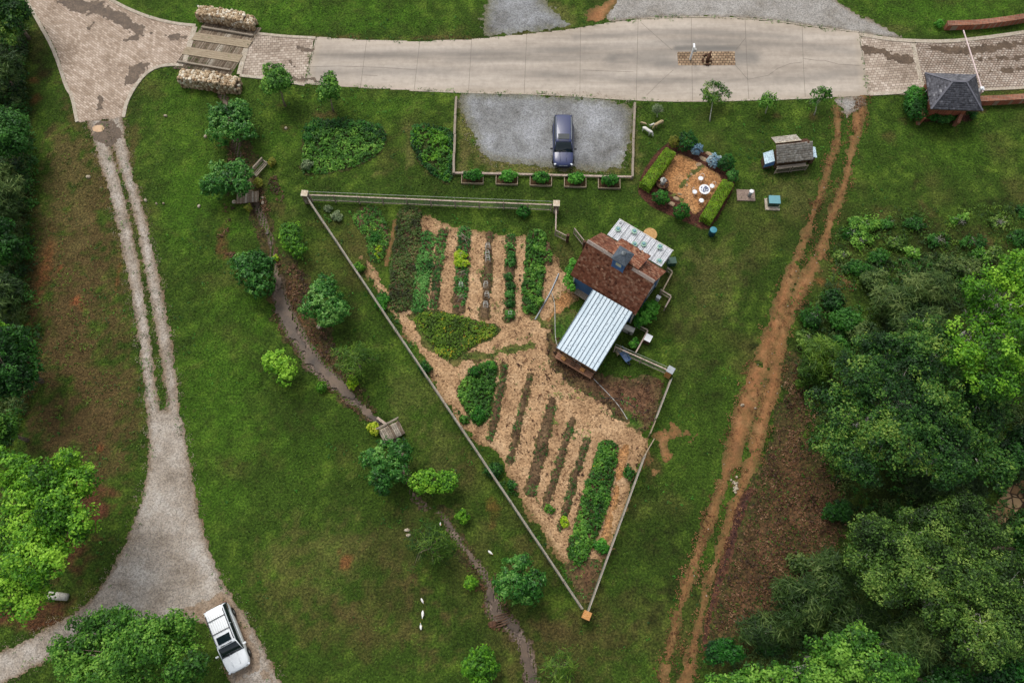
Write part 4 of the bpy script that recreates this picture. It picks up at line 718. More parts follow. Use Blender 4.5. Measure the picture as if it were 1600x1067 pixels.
# beds and ground cover (uncountable) --------------------------------------------------------------
def cover(name, fn, box, dens, h, L, W, mat, seed, tb=.5, ts=.22, kind='stuff', gap=-.9, gs=.6, rows=None, up=1.0, m=5, rc=.14, z0=.02, label=None):
    rng = np.random.default_rng(seed); c = corners(box); x0, y0 = c.min(0) - .5; x1, y1 = c.max(0) + .5
    n = int((x1 - x0) * (y1 - y0) * dens * 2.6); X = rng.uniform(x0, x1, n); Y = rng.uniform(y0, y1, n); f = fn(X, Y) + .12 * fbm(X, Y, .8, 2, seed)
    k = (f > 0) & (fbm(X, Y, gs, 3, seed + 3) > gap); X, Y, f = X[k], Y[k], f[k]; n = len(X)
    hh = h * (.55 + .45 * fbm(X, Y, .7, 2, seed + 8)) * sstep(f, -.1, .35); t0 = tb + ts * 1.6 * fbm(X, Y, .9, 2, seed + 6) + rng.normal(size=n) * ts * .5
    C = np.c_[X, Y, hgt(X, Y) + z0 + hh * (.35 + .65 * rng.random(n))]; C = np.repeat(C, m, 0); off = norm(rng.normal(size=(n * m, 3)) + [0, 0, .4])
    pos = C + off * rc * rng.random((n * m, 1)) ** .5; N = off * .6 + np.array([0, 0, up]) + rng.normal(size=off.shape) * .35; s = .7 + .6 * rng.random(n * m)
    o = leafmesh(name, pos, N, L * s, W * s, np.repeat(t0, m) + rng.normal(size=n * m) * .12, M[mat], None, None, rng); tag(o, kind=kind)
    return o
B1 = [(478, 193), (520, 188), (560, 192), (601, 200), (600, 236), (570, 255), (530, 268), (490, 273), (470, 270), (474, 230)]
a1 = area(*B1, k=1); cover('flower_bed', a1, B1, 16, .55, .2, .11, 'lf_mid', 101, tb=.5)
cover('flower_bed_edging', lambda X, Y: np.where((a1(X, Y) > -.15) & (a1(X, Y) < .9) & (Y > g2((540, 222))[1] - 0.0 * X) , .3, -1), B1, 14, .75, .18, .1, 'lf_box', 102, tb=.45)
B2 = [(645, 196), (675, 200), (710, 206), (709, 250), (704, 288), (690, 282), (668, 268), (652, 245), (642, 222)]
cover('flower_bed', area(*B2, k=1), B2, 15, .6, .2, .12, 'lf_bright', 103, tb=.3, gap=-.45); cover('flower_bed_edging', lambda X, Y: np.where((area(*B2, k=1)(X, Y) > -.1) & (area(*B2, k=1)(X, Y) < .55), .3, -1), B2, 16, .7, .18, .1, 'lf_box', 104, tb=.5)
def rowf(i): return strip(*ROWS[i])
def rb(i): r_ = ROWS[i]; return [(min(p[0] for p in r_) - 30, min(p[1] for p in r_) - 12), (max(p[0] for p in r_) + 30, max(p[1] for p in r_) + 12)]
cover('crop_row', rowf(12), rb(12), 24, .4, .15, .1, 'lf_purple', 110, tb=.5, gap=-.6, z0=.1)
cover('crop_row', rowf(13), rb(13), 22, .4, .17, .08, 'lf_crop', 111, tb=.6, gap=-.7, z0=.1)
cover('crop_row', rowf(0), rb(0), 16, .3, .14, .08, 'lf_crop', 112, tb=.4, gap=-.2, gs=.9, z0=.1)
cover('crop_row', rowf(1), rb(1), 16, .3, .16, .09, 'lf_crop', 113, tb=.4, gap=-.15, gs=1.1, z0=.1)
cover('crop_row', rowf(3), rb(3), 15, .3, .16, .08, 'lf_crop', 114, tb=.45, gap=0.0, gs=1.2, z0=.1)
cover('crop_row', rowf(2), rb(2), 5, .2, .12, .07, 'lf_crop', 115, tb=.35, gap=.25, gs=.8, z0=.08)
cover('crop_row', rowf(4), rb(4), 20, .9, .22, .13, 'lf_mid', 116, tb=.4, gap=-.7, z0=.1)
cover('crop_row', rowf(5), rb(5), 14, .6, .2, .12, 'lf_mid', 117, tb=.5, gap=-.3, z0=.1)
cover('crop_row', rowf(11), rb(11), 22, .7, .2, .12, 'lf_mid', 118, tb=.48, gap=-.8, z0=.1)
cover('crop_row', rowf(14), rb(14), 20, .45, .17, .1, 'lf_mid', 119, tb=.45, gap=-.6, z0=.08)
cover('yellow_flowers', rowf(14), rb(14), .6, .5, .1, .09, 'fl_yellow', 149, tb=.7, gap=.2, m=2)
for i, g_ in ((6, -.2), (7, -.05), (8, .12), (9, 0), (10, -.1)):
    cover('crop_row', rowf(i), rb(i), 11, .14, .12, .06, 'lf_crop', 120 + i, tb=.3, gap=g_, gs=.5, z0=.09)
YB = [(646, 492), (668, 486), (700, 490), (740, 500), (782, 512), (774, 526), (740, 540), (712, 562), (690, 560), (672, 535), (655, 512)]
cover('flower_bed', area(*YB, k=1), YB, 22, .45, .14, .08, 'lf_yb', 130, tb=.4, gap=-.9)
cover('yellow_flowers', area(*YB, k=1), YB, 2.2, .5, .1, .09, 'fl_yellow', 131, tb=.5, gap=0.0, m=2)
LB = [(735, 578), (770, 562), (778, 578), (770, 620), (765, 655), (742, 668), (728, 640), (712, 612)]
cover('flower_bed', area(*LB, k=1), LB, 20, .7, .18, .11, 'lf_mid', 132, tb=.42, gap=-.9)
cover('yellow_flowers', rowf(11), rb(11), .7, .7, .1, .09, 'fl_yellow', 133, tb=.5, gap=.1, m=2)
cover('weeds', union(strip((500, 320, 16), (540, 380, 14), (600, 470, 14), (650, 545, 14), (700, 620, 10)), strip((715, 645, 8), (790, 760, 12), (850, 850, 10), (890, 910, 8))), [(490, 310), (900, 920)], 9, .25, .16, .07, 'lf_mid', 134, tb=.35, gap=.05, gs=1.5)
cover('weeds', union(strip((980, 600, 16), (960, 610, 20), (1000, 640, 20)), area((880, 878), (945, 870), (918, 945), k=0)), [(870, 590), (1020, 950)], 5, .15, .14, .07, 'lf_crop', 135, tb=.5, gap=.2, gs=.5)
# garden bushes one can count
for i, (px, py, rx, ry, h_, mt, lb) in enumerate([
    (560, 418, 10, 8, .6, 'lf_bright', 'bright green bush inside the west fence level with the crop rows'), (597, 470, 12, 18, .7, 'lf_clip', 'green bush spilling along the inside of the west fence'), (664, 574, 12, 9, .7, 'lf_deep', 'dark bush against the inside of the west fence beside the yellow flowers'),
    (772, 735, 16, 14, 1.0, 'lf_deep', 'dark bush against the west fence south of the shed-side diagonal rows'), (725, 655, 9, 7, .5, 'lf_mid', 'small bush by the west fence where the top rail steps'), (800, 758, 8, 10, .6, 'lf_deep', 'small dark bush by the west fence beside the leftmost long row'), (940, 853, 13, 13, .9, 'lf_clip', 'round green bush on the inside of the east fence near its south end'),
    (983, 738, 9, 13, .8, 'lf_deep', 'narrow dark bush against the east fence'), (818, 332, 11, 10, .9, 'lf_box', 'dark bush against the inside of the north fence'), (526, 338, 10, 9, .5, 'lf_grey', 'pale grey-green spiky plant inside the north-west fence corner'), (512, 326, 7, 5, .4, 'lf_grey', 'small pale plant nearest the north-west fence corner'),
    (720, 400, 11, 9, .5, 'lf_lime', 'upper lettuce-green plant in the second crop row'), (722, 412, 12, 9, .5, 'lf_lime', 'lower lettuce-green plant in the second crop row'), (838, 472, 12, 10, .6, 'lf_mid', 'rounded bush at the south end of the tall bushy row'), (742, 580, 10, 8, .8, 'lf_clip', 'fresh green bush at the top of the triangular bed south of the crossing'),
    (768, 572, 9, 8, .7, 'lf_clip', 'fresh green bush at the upper right of the triangular bed'), (748, 648, 12, 14, .8, 'lf_clip', 'fresh green bush at the lower end of the triangular bed'), (586, 373, 10, 9, .5, 'lf_clip', 'leafy green plant in the north-west flower bed'), (592, 395, 7, 10, .5, 'lf_lime', 'yellow-green plant at the foot of the north-west flower bed'),
    (858, 795, 8, 8, .4, 'lf_mid', 'small green plant at the south end of the fourth diagonal row'), (882, 815, 7, 10, .4, 'lf_lime', 'small lime plant at the south end of the fifth diagonal row'), (935, 800, 7, 16, .6, 'lf_deep', 'dark low bush beside the lush diagonal row by the east fence')]):
    tree(px, py, auto(rx, ry, 4, i), h_, mt, lb, 'bush', 'bush', zc=.45, dens=9, m=7, rc=.14, L=.16, W=.09, gap=-.7, br=3, group='bushes inside the garden fence')
for i in range(8):
    py = (386, 398, 410, 432, 447, 460, 474, 490)[i]
    tree(797 + (-2, 1, 0, -3, 1, -1, -2, 0)[i], py, [(0, 0, 7, 6), (2, 2, 5, 5)], .6, 'lf_crop', ['northmost', 'second', 'third', 'fourth', 'fifth', 'sixth', 'seventh', 'southmost'][i] + ' vegetable plant, counted from the north, in the row of single vegetable plants', 'vegetable_plant', 'plant', zc=.5, dens=12, m=7, rc=.12, L=.16, W=.08, gap=-.8, br=2, tb=.4 if i != 0 else .8, group='single vegetable plants in one row')
UG = area((1312, 410), (1400, 405), (1500, 395), (1620, 400), (1660, 700), (1640, 1100), (1180, 1100), (1120, 1040), (1190, 1000), (1250, 900), (1320, 870), (1330, 800), (1290, 720), (1268, 640), (1240, 560), (1262, 500), (1290, 450), (1312, 390), k=1)
UGB = [(1100, 300), (1680, 1100)]
cover('undergrowth', area((1312, 340), (1400, 322), (1500, 326), (1620, 316), (1640, 460), (1480, 470), (1300, 470), (1290, 430), k=1), [(1280, 300), (1660, 480)], 3.2, .25, .22, .07, 'lf_fern', 139, tb=.5, ts=.3, gap=-.3, gs=1.8, m=6, rc=.3)
cover('undergrowth', UG, UGB, 3.2, .7, .34, .06, 'lf_pine', 140, tb=.45, ts=.3, gap=-.25, gs=2.2, m=7, rc=.4)
cover('undergrowth', UG, UGB, 2.4, .5, .2, .11, 'lf_deep', 141, tb=.55, ts=.3, gap=-.1, gs=1.7, m=6, rc=.25)
cover('undergrowth', area((-60, -40), (40, -30), (46, 60), (40, 160), (55, 260), (40, 420), (50, 620), (20, 700), (-60, 760), k=1), [(-80, -40), (60, 760)], 4.5, 1.1, .32, .08, 'lf_pine', 142, tb=.5, ts=.3, gap=-.5, gs=2, m=8, rc=.4)
cover('undergrowth', area((-60, -40), (36, -30), (40, 60), (44, 160), (62, 260), (52, 420), (70, 560), (20, 700), (-60, 760), k=1), [(-80, -40), (60, 760)], 3.5, 1.6, .24, .13, 'lf_deep', 160, tb=.5, ts=.3, gap=-.25, gs=2.4, m=8, rc=.4)
cover('weeds', area((60, 240), (120, 230), (150, 400), (200, 640), (220, 700), (150, 760), (60, 700), (40, 500), k=1), [(30, 220), (230, 770)], 2.0, .15, .14, .06, 'lf_fern', 143, tb=.6, ts=.3, gap=.05, gs=1.6, m=5, rc=.15)
cover('weeds', area((1235, 545), (1262, 560), (1275, 640), (1262, 690), (1320, 760), (1330, 830), (1290, 880), (1240, 910), (1220, 960), (1180, 1000), (1110, 1010), (1098, 985), (1112, 930), (1140, 850), (1165, 780), (1190, 720), (1215, 650), (1222, 590)), [(1090, 540), (1340, 1015)], 1.6, .12, .13, .06, 'lf_fern', 144, tb=.3, ts=.3, gap=.12, gs=1.6, m=5, rc=.15)
leafm('lf_litter', (46, 32, 22), (74, 50, 34), (100, 70, 48), (130, 102, 76)); leafm('lf_clod', (40, 26, 18), (66, 44, 30), (96, 68, 46), (120, 90, 62))
_lf = union(strip((398, 300, 26), (405, 325, 34), (420, 400, 14), (446, 432, 56), (462, 485, 80), (500, 555, 56), (540, 605, 42), (575, 645, 24)), strip((375, 235, 36), (350, 375, 6), (362, 400, 10)), strip((345, 370, 8), (352, 392, 10), (366, 404, 12)), strip((735, 870, 24), (785, 965, 40), (775, 975, 20)), strip((430, 285, 20), (440, 310, 16)))
cover('leaf_litter_leaves', lambda X, Y: np.where(creekf(X, Y) > -.1, -1, _lf(X, Y)), [(330, 220), (810, 1000)], 9, .05, .16, .11, 'lf_litter', 145, tb=.4, ts=.3, gap=-.1, gs=.9, m=4, rc=.2)
cover('dead_leaves', area((1230, 560), (1270, 570), (1280, 640), (1270, 690), (1325, 760), (1330, 830), (1285, 885), (1235, 915), (1215, 965), (1175, 1000), (1112, 1005), (1110, 985), (1125, 930), (1152, 850), (1172, 780), (1195, 720), (1218, 650)), [(1090, 540), (1340, 1015)], 7, .05, .14, .1, 'lf_litter', 150, tb=.45, ts=.34, gap=-.35, gs=1.2, m=4, rc=.2)
cover('mulch_clods', gardenf, [(560, 330), (1030, 930)], 1.4, .05, .14, .1, 'lf_clod', 146, tb=.4, ts=.3, gap=.1, gs=1.5, m=4, rc=.18, z0=.03)
cover('soil_crumbs', area((862, 500), (880, 545), (935, 585), (990, 590), (1040, 585), (1030, 640), (1010, 680), (985, 664), (950, 640), (905, 608), (872, 588), (848, 545)), [(845, 495), (1045, 690)], 8, .06, .16, .1, 'lf_litter', 147, tb=.3, ts=.3, gap=-.1, gs=.5, m=4, rc=.2, z0=.03)
cover('weeds', gardenf, [(560, 330), (1030, 930)], 2.2, .16, .13, .06, 'lf_mid', 148, tb=.45, ts=.3, gap=.32, gs=1.3, m=5, rc=.16, z0=.03)
_open = lambda X, Y: np.where(free(X, Y, -.1), 1.0, -1.0)
cover('lawn_weeds', _open, [(180, 0), (1320, 1067)], .5, .06, .13, .05, 'lf_fern', 151, tb=.62, ts=.3, gap=.18, gs=2.4, m=5, rc=.22)
cover('lawn_weeds', _open, [(180, 0), (1320, 1067)], .35, .05, .15, .08, 'lf_clip', 152, tb=.35, ts=.25, gap=.3, gs=3.5, m=5, rc=.2)
leafm('lf_chip', (84, 72, 56), (106, 94, 78), (126, 114, 98), (146, 136, 122), rough=.9); leafm('lf_earth', (70, 48, 32), (96, 66, 42), (116, 82, 54), (140, 104, 74), rough=.9)
cover('scattered_gravel', lambda X, Y: .5 - np.abs(drive(X, Y) + .05), [(-40, 190), (450, 1100)], 5, .03, .08, .06, 'lf_chip', 153, tb=.5, ts=.25, gap=-.2, gs=.6, m=4, rc=.25, z0=.03)
cover('weeds', lambda X, Y: .45 - np.abs(drive(X, Y) - .2), [(-40, 190), (450, 1100)], 1.6, .1, .13, .06, 'lf_mid', 154, tb=.35, ts=.25, gap=.15, gs=1.2, m=5, rc=.18, z0=.03)
cover('scattered_gravel', lambda X, Y: .6 - np.abs(_pk(X, Y) + .3), [(700, 150), (1000, 285)], 5, .03, .08, .06, 'lf_chip', 155, tb=.5, ts=.25, gap=-.2, gs=.6, m=4, rc=.3, z0=.03)
cover('scattered_earth', lambda X, Y: .45 - np.abs(track(X, Y)), [(1020, 150), (1360, 1100)], 6, .03, .12, .09, 'lf_earth', 156, tb=.5, ts=.25, gap=-.1, gs=.8, m=4, rc=.28, z0=.03)
cover('weeds', track, [(1020, 150), (1360, 1100)], 1.5, .12, .14, .06, 'lf_mid', 157, tb=.3, ts=.25, gap=.22, gs=1.4, m=6, rc=.22, z0=.03)
cover('weeds', lambda X, Y: .35 - np.abs(roadf(X, Y) + .05), [(478, 25), (1360, 165)], 4, .12, .13, .05, 'lf_mid', 158, tb=.4, ts=.25, gap=.1, gs=1.3, m=5, rc=.16, z0=.03)
_rg = random.Random(77); _m = MB()
for _ in range(420):
    _k = _rg.random()
    if _k < .5: _px, _py = _rg.uniform(1030, 1350), _rg.uniform(160, 1067); _f = track
    else: _px, _py = _rg.uniform(20, 450), _rg.uniform(190, 1067); _f = drive
    _x, _y = g2((_px, _py))
    if _f(np.array([_x]), np.array([_y]))[0] > -.1: _s = _rg.uniform(.06, .16); _m.rock((_x, _y, hz(_x, _y) + .04), (_s, _s * _rg.uniform(.7, 1), .09), _rg, 5)
tag(_m.build('loose_stones', nm('loose_stone', [lin((120, 104, 88)), lin((160, 148, 134)), lin((190, 182, 170))], 1.5)), kind='stuff')
# grass tufts over the open ground
def tufts():
    rng = np.random.default_rng(9); n = 330000; X = rng.uniform(-62, 62, n); Y = rng.uniform(-9, 70, n)
    w = .3 + .9 * sstep(fbm(X, Y, 3, 3, 71), -.5, .5); left = sstep(-X, 24, 30) * sstep(-Y, -60, -50); k = rng.random(n) < w * .8
    X, Y = X[k], Y[k]; k = free(X, Y, -.12); X, Y = X[k], Y[k]; n = len(X)
    c = gcol(X[None], Y[None])[0]; C = np.c_[X, Y, hgt(X, Y) + .035]; s = rng.uniform(.5, 1.3, n); N = rng.normal(size=(n, 3)) * .75 + [0, 0, 1]
    N = norm(N); T0 = rng.normal(size=(n, 3)); B = norm(np.cross(N, T0)); T_ = np.cross(B, N); L = (.085 * s)[:, None]; W = (.04 * s)[:, None]
    V = np.stack([C - T_ * L, C + B * W, C + T_ * L, C - B * W], 1).reshape(-1, 3); V[:, 2] = np.maximum(V[:, 2], np.repeat(C[:, 2] - .03, 4))
    f = rng.uniform(.55, 1.75, n)[:, None] * np.array([[1.0, 1.05, .9]]); c = np.clip(c * f, 0, 1)
    m, nn, l, b = newmat('grass_blades'); a = nn.new('ShaderNodeAttribute'); a.attribute_name = 'gcol'; l.new(a.outputs['Color'], b.inputs['Base Color']); b.inputs['Roughness'].default_value = .8; b.inputs['Specular IOR Level'].default_value = .2
    tag(npmesh('grass', V, np.arange(4 * n).reshape(n, 4), m, None, {'gcol': np.repeat(c, 4, 0)}), kind='stuff')
tufts()

# ================================================================== BUILDINGS AND OBJECTS
RG = random.Random(11)
M['blue_wall'] = paint('blue_wall', lin((66, 104, 150)), .7)
M['white_trim'] = paint('white_trim', lin((206, 202, 194)), .6)
M['slate'] = tonemat('slate', [lin((60, 60, 64)), lin((88, 88, 94)), lin((116, 116, 122)), lin((166, 166, 170))], .75, fine=5)
M['shingle_red'] = tonemat('shingle_red', [lin((84, 48, 34)), lin((122, 72, 52)), lin((150, 96, 72)), lin((176, 134, 108))], .85, fine=4)
M['shingle_grey'] = tonemat('shingle_grey', [lin((104, 96, 86)), lin((136, 126, 114)), lin((158, 150, 138)), lin((186, 180, 170))], .9, fine=5)
M['old_wood'] = nm('old_wood', [lin((112, 100, 86)), lin((146, 134, 118)), lin((172, 162, 148))], 3, s2=16, stretch=(1, 6, 1))
M['wood_tan'] = nm('wood_tan', [lin((126, 110, 88)), lin((158, 142, 118)), lin((176, 162, 138))], 2.5, s2=14, stretch=(1, 5, 1))
M['wood_dark'] = nm('wood_dark', [lin((64, 46, 34)), lin((92, 68, 50)), lin((116, 90, 68))], 3, s2=14)
M['wood_pink'] = nm('wood_pink', [lin((140, 122, 108)), lin((170, 152, 138)), lin((188, 174, 160))], 3, s2=12)
M['brick'] = brickmat('brick', lin((158, 92, 66)), lin((128, 70, 52)), lin((140, 122, 104)), .24, .09)
M['brick_top'] = brickmat('brick_top', lin((150, 88, 62)), lin((112, 62, 48)), lin((140, 122, 104)), .12, .42, R(10), msize=.02)
M['rubble'] = voro('rubble', [lin((120, 84, 62)), lin((160, 142, 118)), lin((188, 176, 156)), lin((122, 116, 108))], lin((74, 62, 50)), 4.2, edge=.05)
M['stone'] = nm('stone', [lin((112, 92, 74)), lin((172, 158, 136)), lin((210, 202, 186))], 5, s2=18, bump=.03, spread=.2)
M['stone_path'] = nm('stepping_stone', [lin((120, 98, 74)), lin((154, 132, 104)), lin((170, 150, 122))], 3, s2=14)
M['cap_orange'] = nm('post_cap_orange', [lin((168, 112, 60)), lin((192, 138, 82)), lin((204, 156, 104))], 5, s2=20)
M['cap_pale'] = nm('post_cap_pale', [lin((158, 136, 106)), lin((196, 180, 156)), lin((214, 206, 190))], 6, s2=20)
M['metal_roof'] = nm('metal_roof', [lin((176, 196, 206)), lin((204, 219, 227)), lin((218, 230, 236))], .7, rough=.45, spec=.4, stretch=(2.2, .35, 1))
M['galv'] = paint('galvanised', lin((150, 156, 160)), .5, .3)
M['wire'] = paint('wire_green', lin((74, 88, 72)), .6)
M['wire_white'] = paint('wire_white', lin((180, 180, 172)), .5)
M['white'] = paint('white_paint', lin((226, 228, 230)), .4, dirt=.04)
M['black'] = paint('black_plastic', lin((22, 22, 24)), .5)
M['grey_box'] = paint('grey_box', lin((176, 174, 166)), .5)
M['teal'] = paint('teal_plastic', lin((46, 124, 140)), .45)
M['teal_lid'] = paint('teal_lid', lin((96, 148, 156)), .55)
M['dark_green'] = paint('dark_green', lin((38, 74, 58)), .5)
M['blue_plastic'] = paint('blue_plastic', lin((92, 118, 156)), .45)
M['rust'] = nm('rust', [lin((44, 28, 20)), lin((84, 56, 40)), lin((110, 84, 62))], 7, s2=25)
M['straw'] = nm('straw', [lin((156, 116, 66)), lin((186, 146, 92)), lin((204, 168, 116))], 5, s2=26)
M['pale_blue'] = nm('pale_blue_sheet', [lin((172, 200, 212)), lin((192, 216, 226)), lin((206, 226, 234))], 2, s2=9)
M['goat_white'] = nm('white_hair', [lin((196, 192, 184)), lin((226, 224, 218))], 9)
M['goat_tan'] = nm('tan_hair', [lin((150, 130, 98)), lin((190, 172, 136))], 9)
M['feather'] = nm('white_feather', [lin((220, 218, 208)), lin((238, 238, 232))], 12)
M['orange_bill'] = paint('orange_bill', lin((210, 140, 60)), .5)
gm, gn, gl_, gb = newmat('car_glass'); gb.inputs['Base Color'].default_value = lin((24, 36, 40)); gb.inputs['Roughness'].default_value = .06; gb.inputs['Specular IOR Level'].default_value = .6; M['glass'] = gm
pm, pn, pl, pb = newmat('clear_roof_panel'); ptc = pn.new('ShaderNodeTexCoord'); pt_ = noise(pn, pl, 1.6, 4, .6, ptc.outputs['Object']); pr = ramp(pn, [(.3, lin((196, 198, 202))), (.7, lin((226, 228, 232)))]); pl.new(pt_.outputs[0], pr.inputs[0]); pl.new(pr.outputs[0], pb.inputs['Base Color'])
pb.inputs['Roughness'].default_value = .4; ptr = pn.new('ShaderNodeBsdfTransparent'); pms = pn.new('ShaderNodeMixShader'); pms.inputs[0].default_value = .3; pl.new(pb.outputs[0], pms.inputs[1]); pl.new(ptr.outputs[0], pms.inputs[2]); pl.new(pms.outputs[0], pn['Material Output'].inputs[0]); M['poly'] = pm

def shingles(name, poly, mat, parent, w=.22, h=.2, lift=.025, thick=.1, seed=1, tone=.45, mis=.02, tvar=.3, patch=None):
    """roof slope of separate overlapping shingles on a deck; poly in order, poly[0]-poly[1] is the eave"""
    rg = np.random.default_rng(seed); Q = [np.array(p, float) for p in poly]; e = Q[1] - Q[0]; L = np.linalg.norm(e); e /= L
    nrm = np.cross(e, Q[2] - Q[0]); nrm /= np.linalg.norm(nrm); nrm = nrm if nrm[2] > 0 else -nrm; up = np.cross(nrm, e); up = up if up @ (Q[2] - Q[0]) > 0 else -up
    uv = [((p - Q[0]) @ e, (p - Q[0]) @ up) for p in Q]; hmax = max(v for _, v in uv); V = []; T = []
    deck = MB().slab([tuple(p) for p in Q], thick); d = npmesh(name, deck.v, np.array([list(f) if len(f) == 4 else list(f) + [f[-1]] for f in deck.f if len(f) <= 4], np.int32), mat, parent, {'tone': np.full(len(deck.v), tone * .6)}) if False else None
    u0, u1 = min(u for u, _ in uv), max(u for u, _ in uv)
    nr = max(1, round(hmax / h)); hh = hmax / nr
    for r_ in range(nr):
        v0, v1 = r_ * hh, (r_ + 1) * hh + .05; vm = (r_ + .5) * hh; xs = []
        for i in range(len(uv)):
            (a, b), (c, d_) = uv[i], uv[(i + 1) % len(uv)]
            if (b <= vm) != (d_ <= vm): xs.append(a + (vm - b) / (d_ - b) * (c - a))
        if len(xs) < 2: continue
        x0, x1 = min(xs), max(xs); x = x0 - rg.random() * w * .5; 
        while x < x1:
            ww = w * rg.uniform(.7, 1.3); a, b = max(x, x0), min(x + ww - .008, x1); x += ww
            if b - a < .03 or rg.random() < mis: continue
            j = rg.uniform(-.02, .02); l1 = lift * rg.uniform(.8, 1.5)
            P4 = [Q[0] + e * a + up * (v0 - .01 + j) + nrm * l1, Q[0] + e * b + up * (v0 - .01 + j) + nrm * l1 * rg.uniform(.8, 1.1), Q[0] + e * b + up * min(v1, hmax) + nrm * .004, Q[0] + e * a + up * min(v1, hmax) + nrm * .004,
                  Q[0] + e * a + up * (v0 - .01 + j) + nrm * .001, Q[0] + e * b + up * (v0 - .01 + j) + nrm * .001]
            t = tone + rg.normal() * tvar * .5
            if patch: t += patch((a + b) / 2, (v0 + v1) / 2, L, hmax)
            V.append(P4); T.append(t)
    V = np.array(V).reshape(-1, 3); n = len(T); b = np.arange(n)[:, None] * 6; Fq = np.concatenate([b + [0, 1, 2, 3], b + [4, 5, 1, 0]])
    o = npmesh(name, V, Fq, mat, parent, {'tone': np.clip(np.repeat(T, 6), 0, 1)})
    return o
def W2(o, x, y): a = o.rotation_euler[2]; return (o.location[0] + x * math.cos(a) - y * math.sin(a), o.location[1] + x * math.sin(a) + y * math.cos(a))

# the shed house --------------------------------------------------------------------------------
HX, HY, HA = 9.1, 29.5, -.61
house = thing('garden_house', 'small blue house with a brown shingle roof and a blue cupola beside the kitchen garden', 'house', (HX, HY, 0), HA)
Lh, Wf, Wb, ZR, ZE = 6.66, 2.25, 2.7, 5.65, 2.85; gx = Lh / 2 - .28; yf, yb = -Wf + .3, Wb - .35
zf = ZE + .3 * (ZR - ZE) / Wf - .14; zb = ZE + .35 * (ZR - ZE) / Wb - .14
m = MB(); m.add([(-gx, yf, -.1), (gx, yf, -.1), (gx, yb, -.1), (-gx, yb, -.1), (-gx, yf, zf), (gx, yf, zf), (gx, yb, zb), (-gx, yb, zb), (-gx, 0, ZR - .16), (gx, 0, ZR - .16)],
      [(0, 1, 5, 4), (2, 3, 7, 6), (1, 2, 6, 9, 5), (3, 0, 4, 8, 7), (0, 3, 2, 1)])
wall = m.build('wall', M['blue_wall'], house)
for x in (-gx, gx):
    for y, z in ((yf, zf), (yb, zb)): MB().box((x, y, z / 2 - .1), (.12, .12, z - .2)).build('corner_board', M['white_trim'], wall)
for x, y, rz in ((0, yf - .03, 0), (gx + .03, .9, R(90)), (-gx - .03, .4, R(90))):
    w_ = MB().box((x, y, 1.6), (.9, .06, 1.1), rz).build('window', M['glass'], house)
    f = MB()
    for s_ in (-1, 1):
        f.box((x + s_ * .47 * math.cos(rz), y + s_ * .47 * math.sin(rz), 1.6), (.07, .09, 1.24), rz); f.box((x, y, 1.6 + s_ * .58), (.88, .088, .07), rz)
    f.build('window_frame', M['white_trim'], w_)
dck = MB(); dck.slab([(-Lh / 2, -Wf, ZE), (Lh / 2, -Wf, ZE), (Lh / 2, 0, ZR), (-Lh / 2, 0, ZR)], .12); dck.slab([(-Lh / 2, .001, ZR), (Lh / 2, .001, ZR), (Lh / 2, Wb, ZE), (-Lh / 2, Wb, ZE)], .12)
roof = dck.build('roof', M['wood_dark'], house)
shingles('roof_shingles', [(-Lh / 2, -Wf - .03, ZE + .0), (Lh / 2, -Wf - .03, ZE), (Lh / 2, 0, ZR), (-Lh / 2, 0, ZR)], M['shingle_red'], roof, .2, .17, seed=1, tone=.6, mis=.005, tvar=.4)
shingles('roof_shingles', [(Lh / 2, Wb + .03, ZE), (-Lh / 2, Wb + .03, ZE), (-Lh / 2, 0, ZR), (Lh / 2, 0, ZR)], M['shingle_red'], roof, .2, .17, seed=2, tone=.6, mis=.05, tvar=.5)
m = MB(); rgc = random.Random(4); x = -Lh / 2; M['ridge'] = nm('ridge_cap', [lin((134, 118, 108)), lin((172, 158, 148))], 6, s2=20)
while x < Lh / 2 - .1:
    w_ = rgc.uniform(.3, .5); m = MB()
    if not (-.9 < x < .9) and rgc.random() < .88: m.slab([(x, -.17, ZR - .12), (x + w_, -.17, ZR - .12), (x + w_, .0, ZR + .07), (x, .0, ZR + .07)], .03); m.slab([(x, .002, ZR + .07), (x + w_, .002, ZR + .07), (x + w_, .16, ZR - .06), (x, .16, ZR - .06)], .03); m.build('ridge_cap', M['ridge'], roof)
    x += w_
# raised shed dormer on the back slope
m = MB(); m.add([(-1.25, .3, ZR - .5), (1.5, .3, ZR - .5), (1.5, 2.4, 3.1), (-1.25, 2.4, 3.1), (-1.25, .3, ZR - .05), (1.5, .3, ZR - .05), (1.5, 2.4, 4.1), (-1.25, 2.4, 4.1)], [(0, 1, 5, 4), (2, 3, 7, 6), (1, 2, 6, 5), (3, 0, 4, 7), (4, 5, 6, 7)])
dorm = m.build('dormer', M['blue_wall'], house)
ds = MB().slab([(1.62, 2.6, 4.08), (-1.37, 2.6, 4.08), (-1.37, .12, ZR + .08), (1.62, .12, ZR + .08)], .1).build('dormer_roof', M['wood_dark'], dorm)
shingles('dormer_shingles', [(1.62, 2.62, 4.09), (-1.37, 2.62, 4.09), (-1.37, .12, ZR + .1), (1.62, .12, ZR + .1)], M['shingle_red'], dorm, .2, .18, seed=3, tone=.62, mis=.05, tvar=.5)
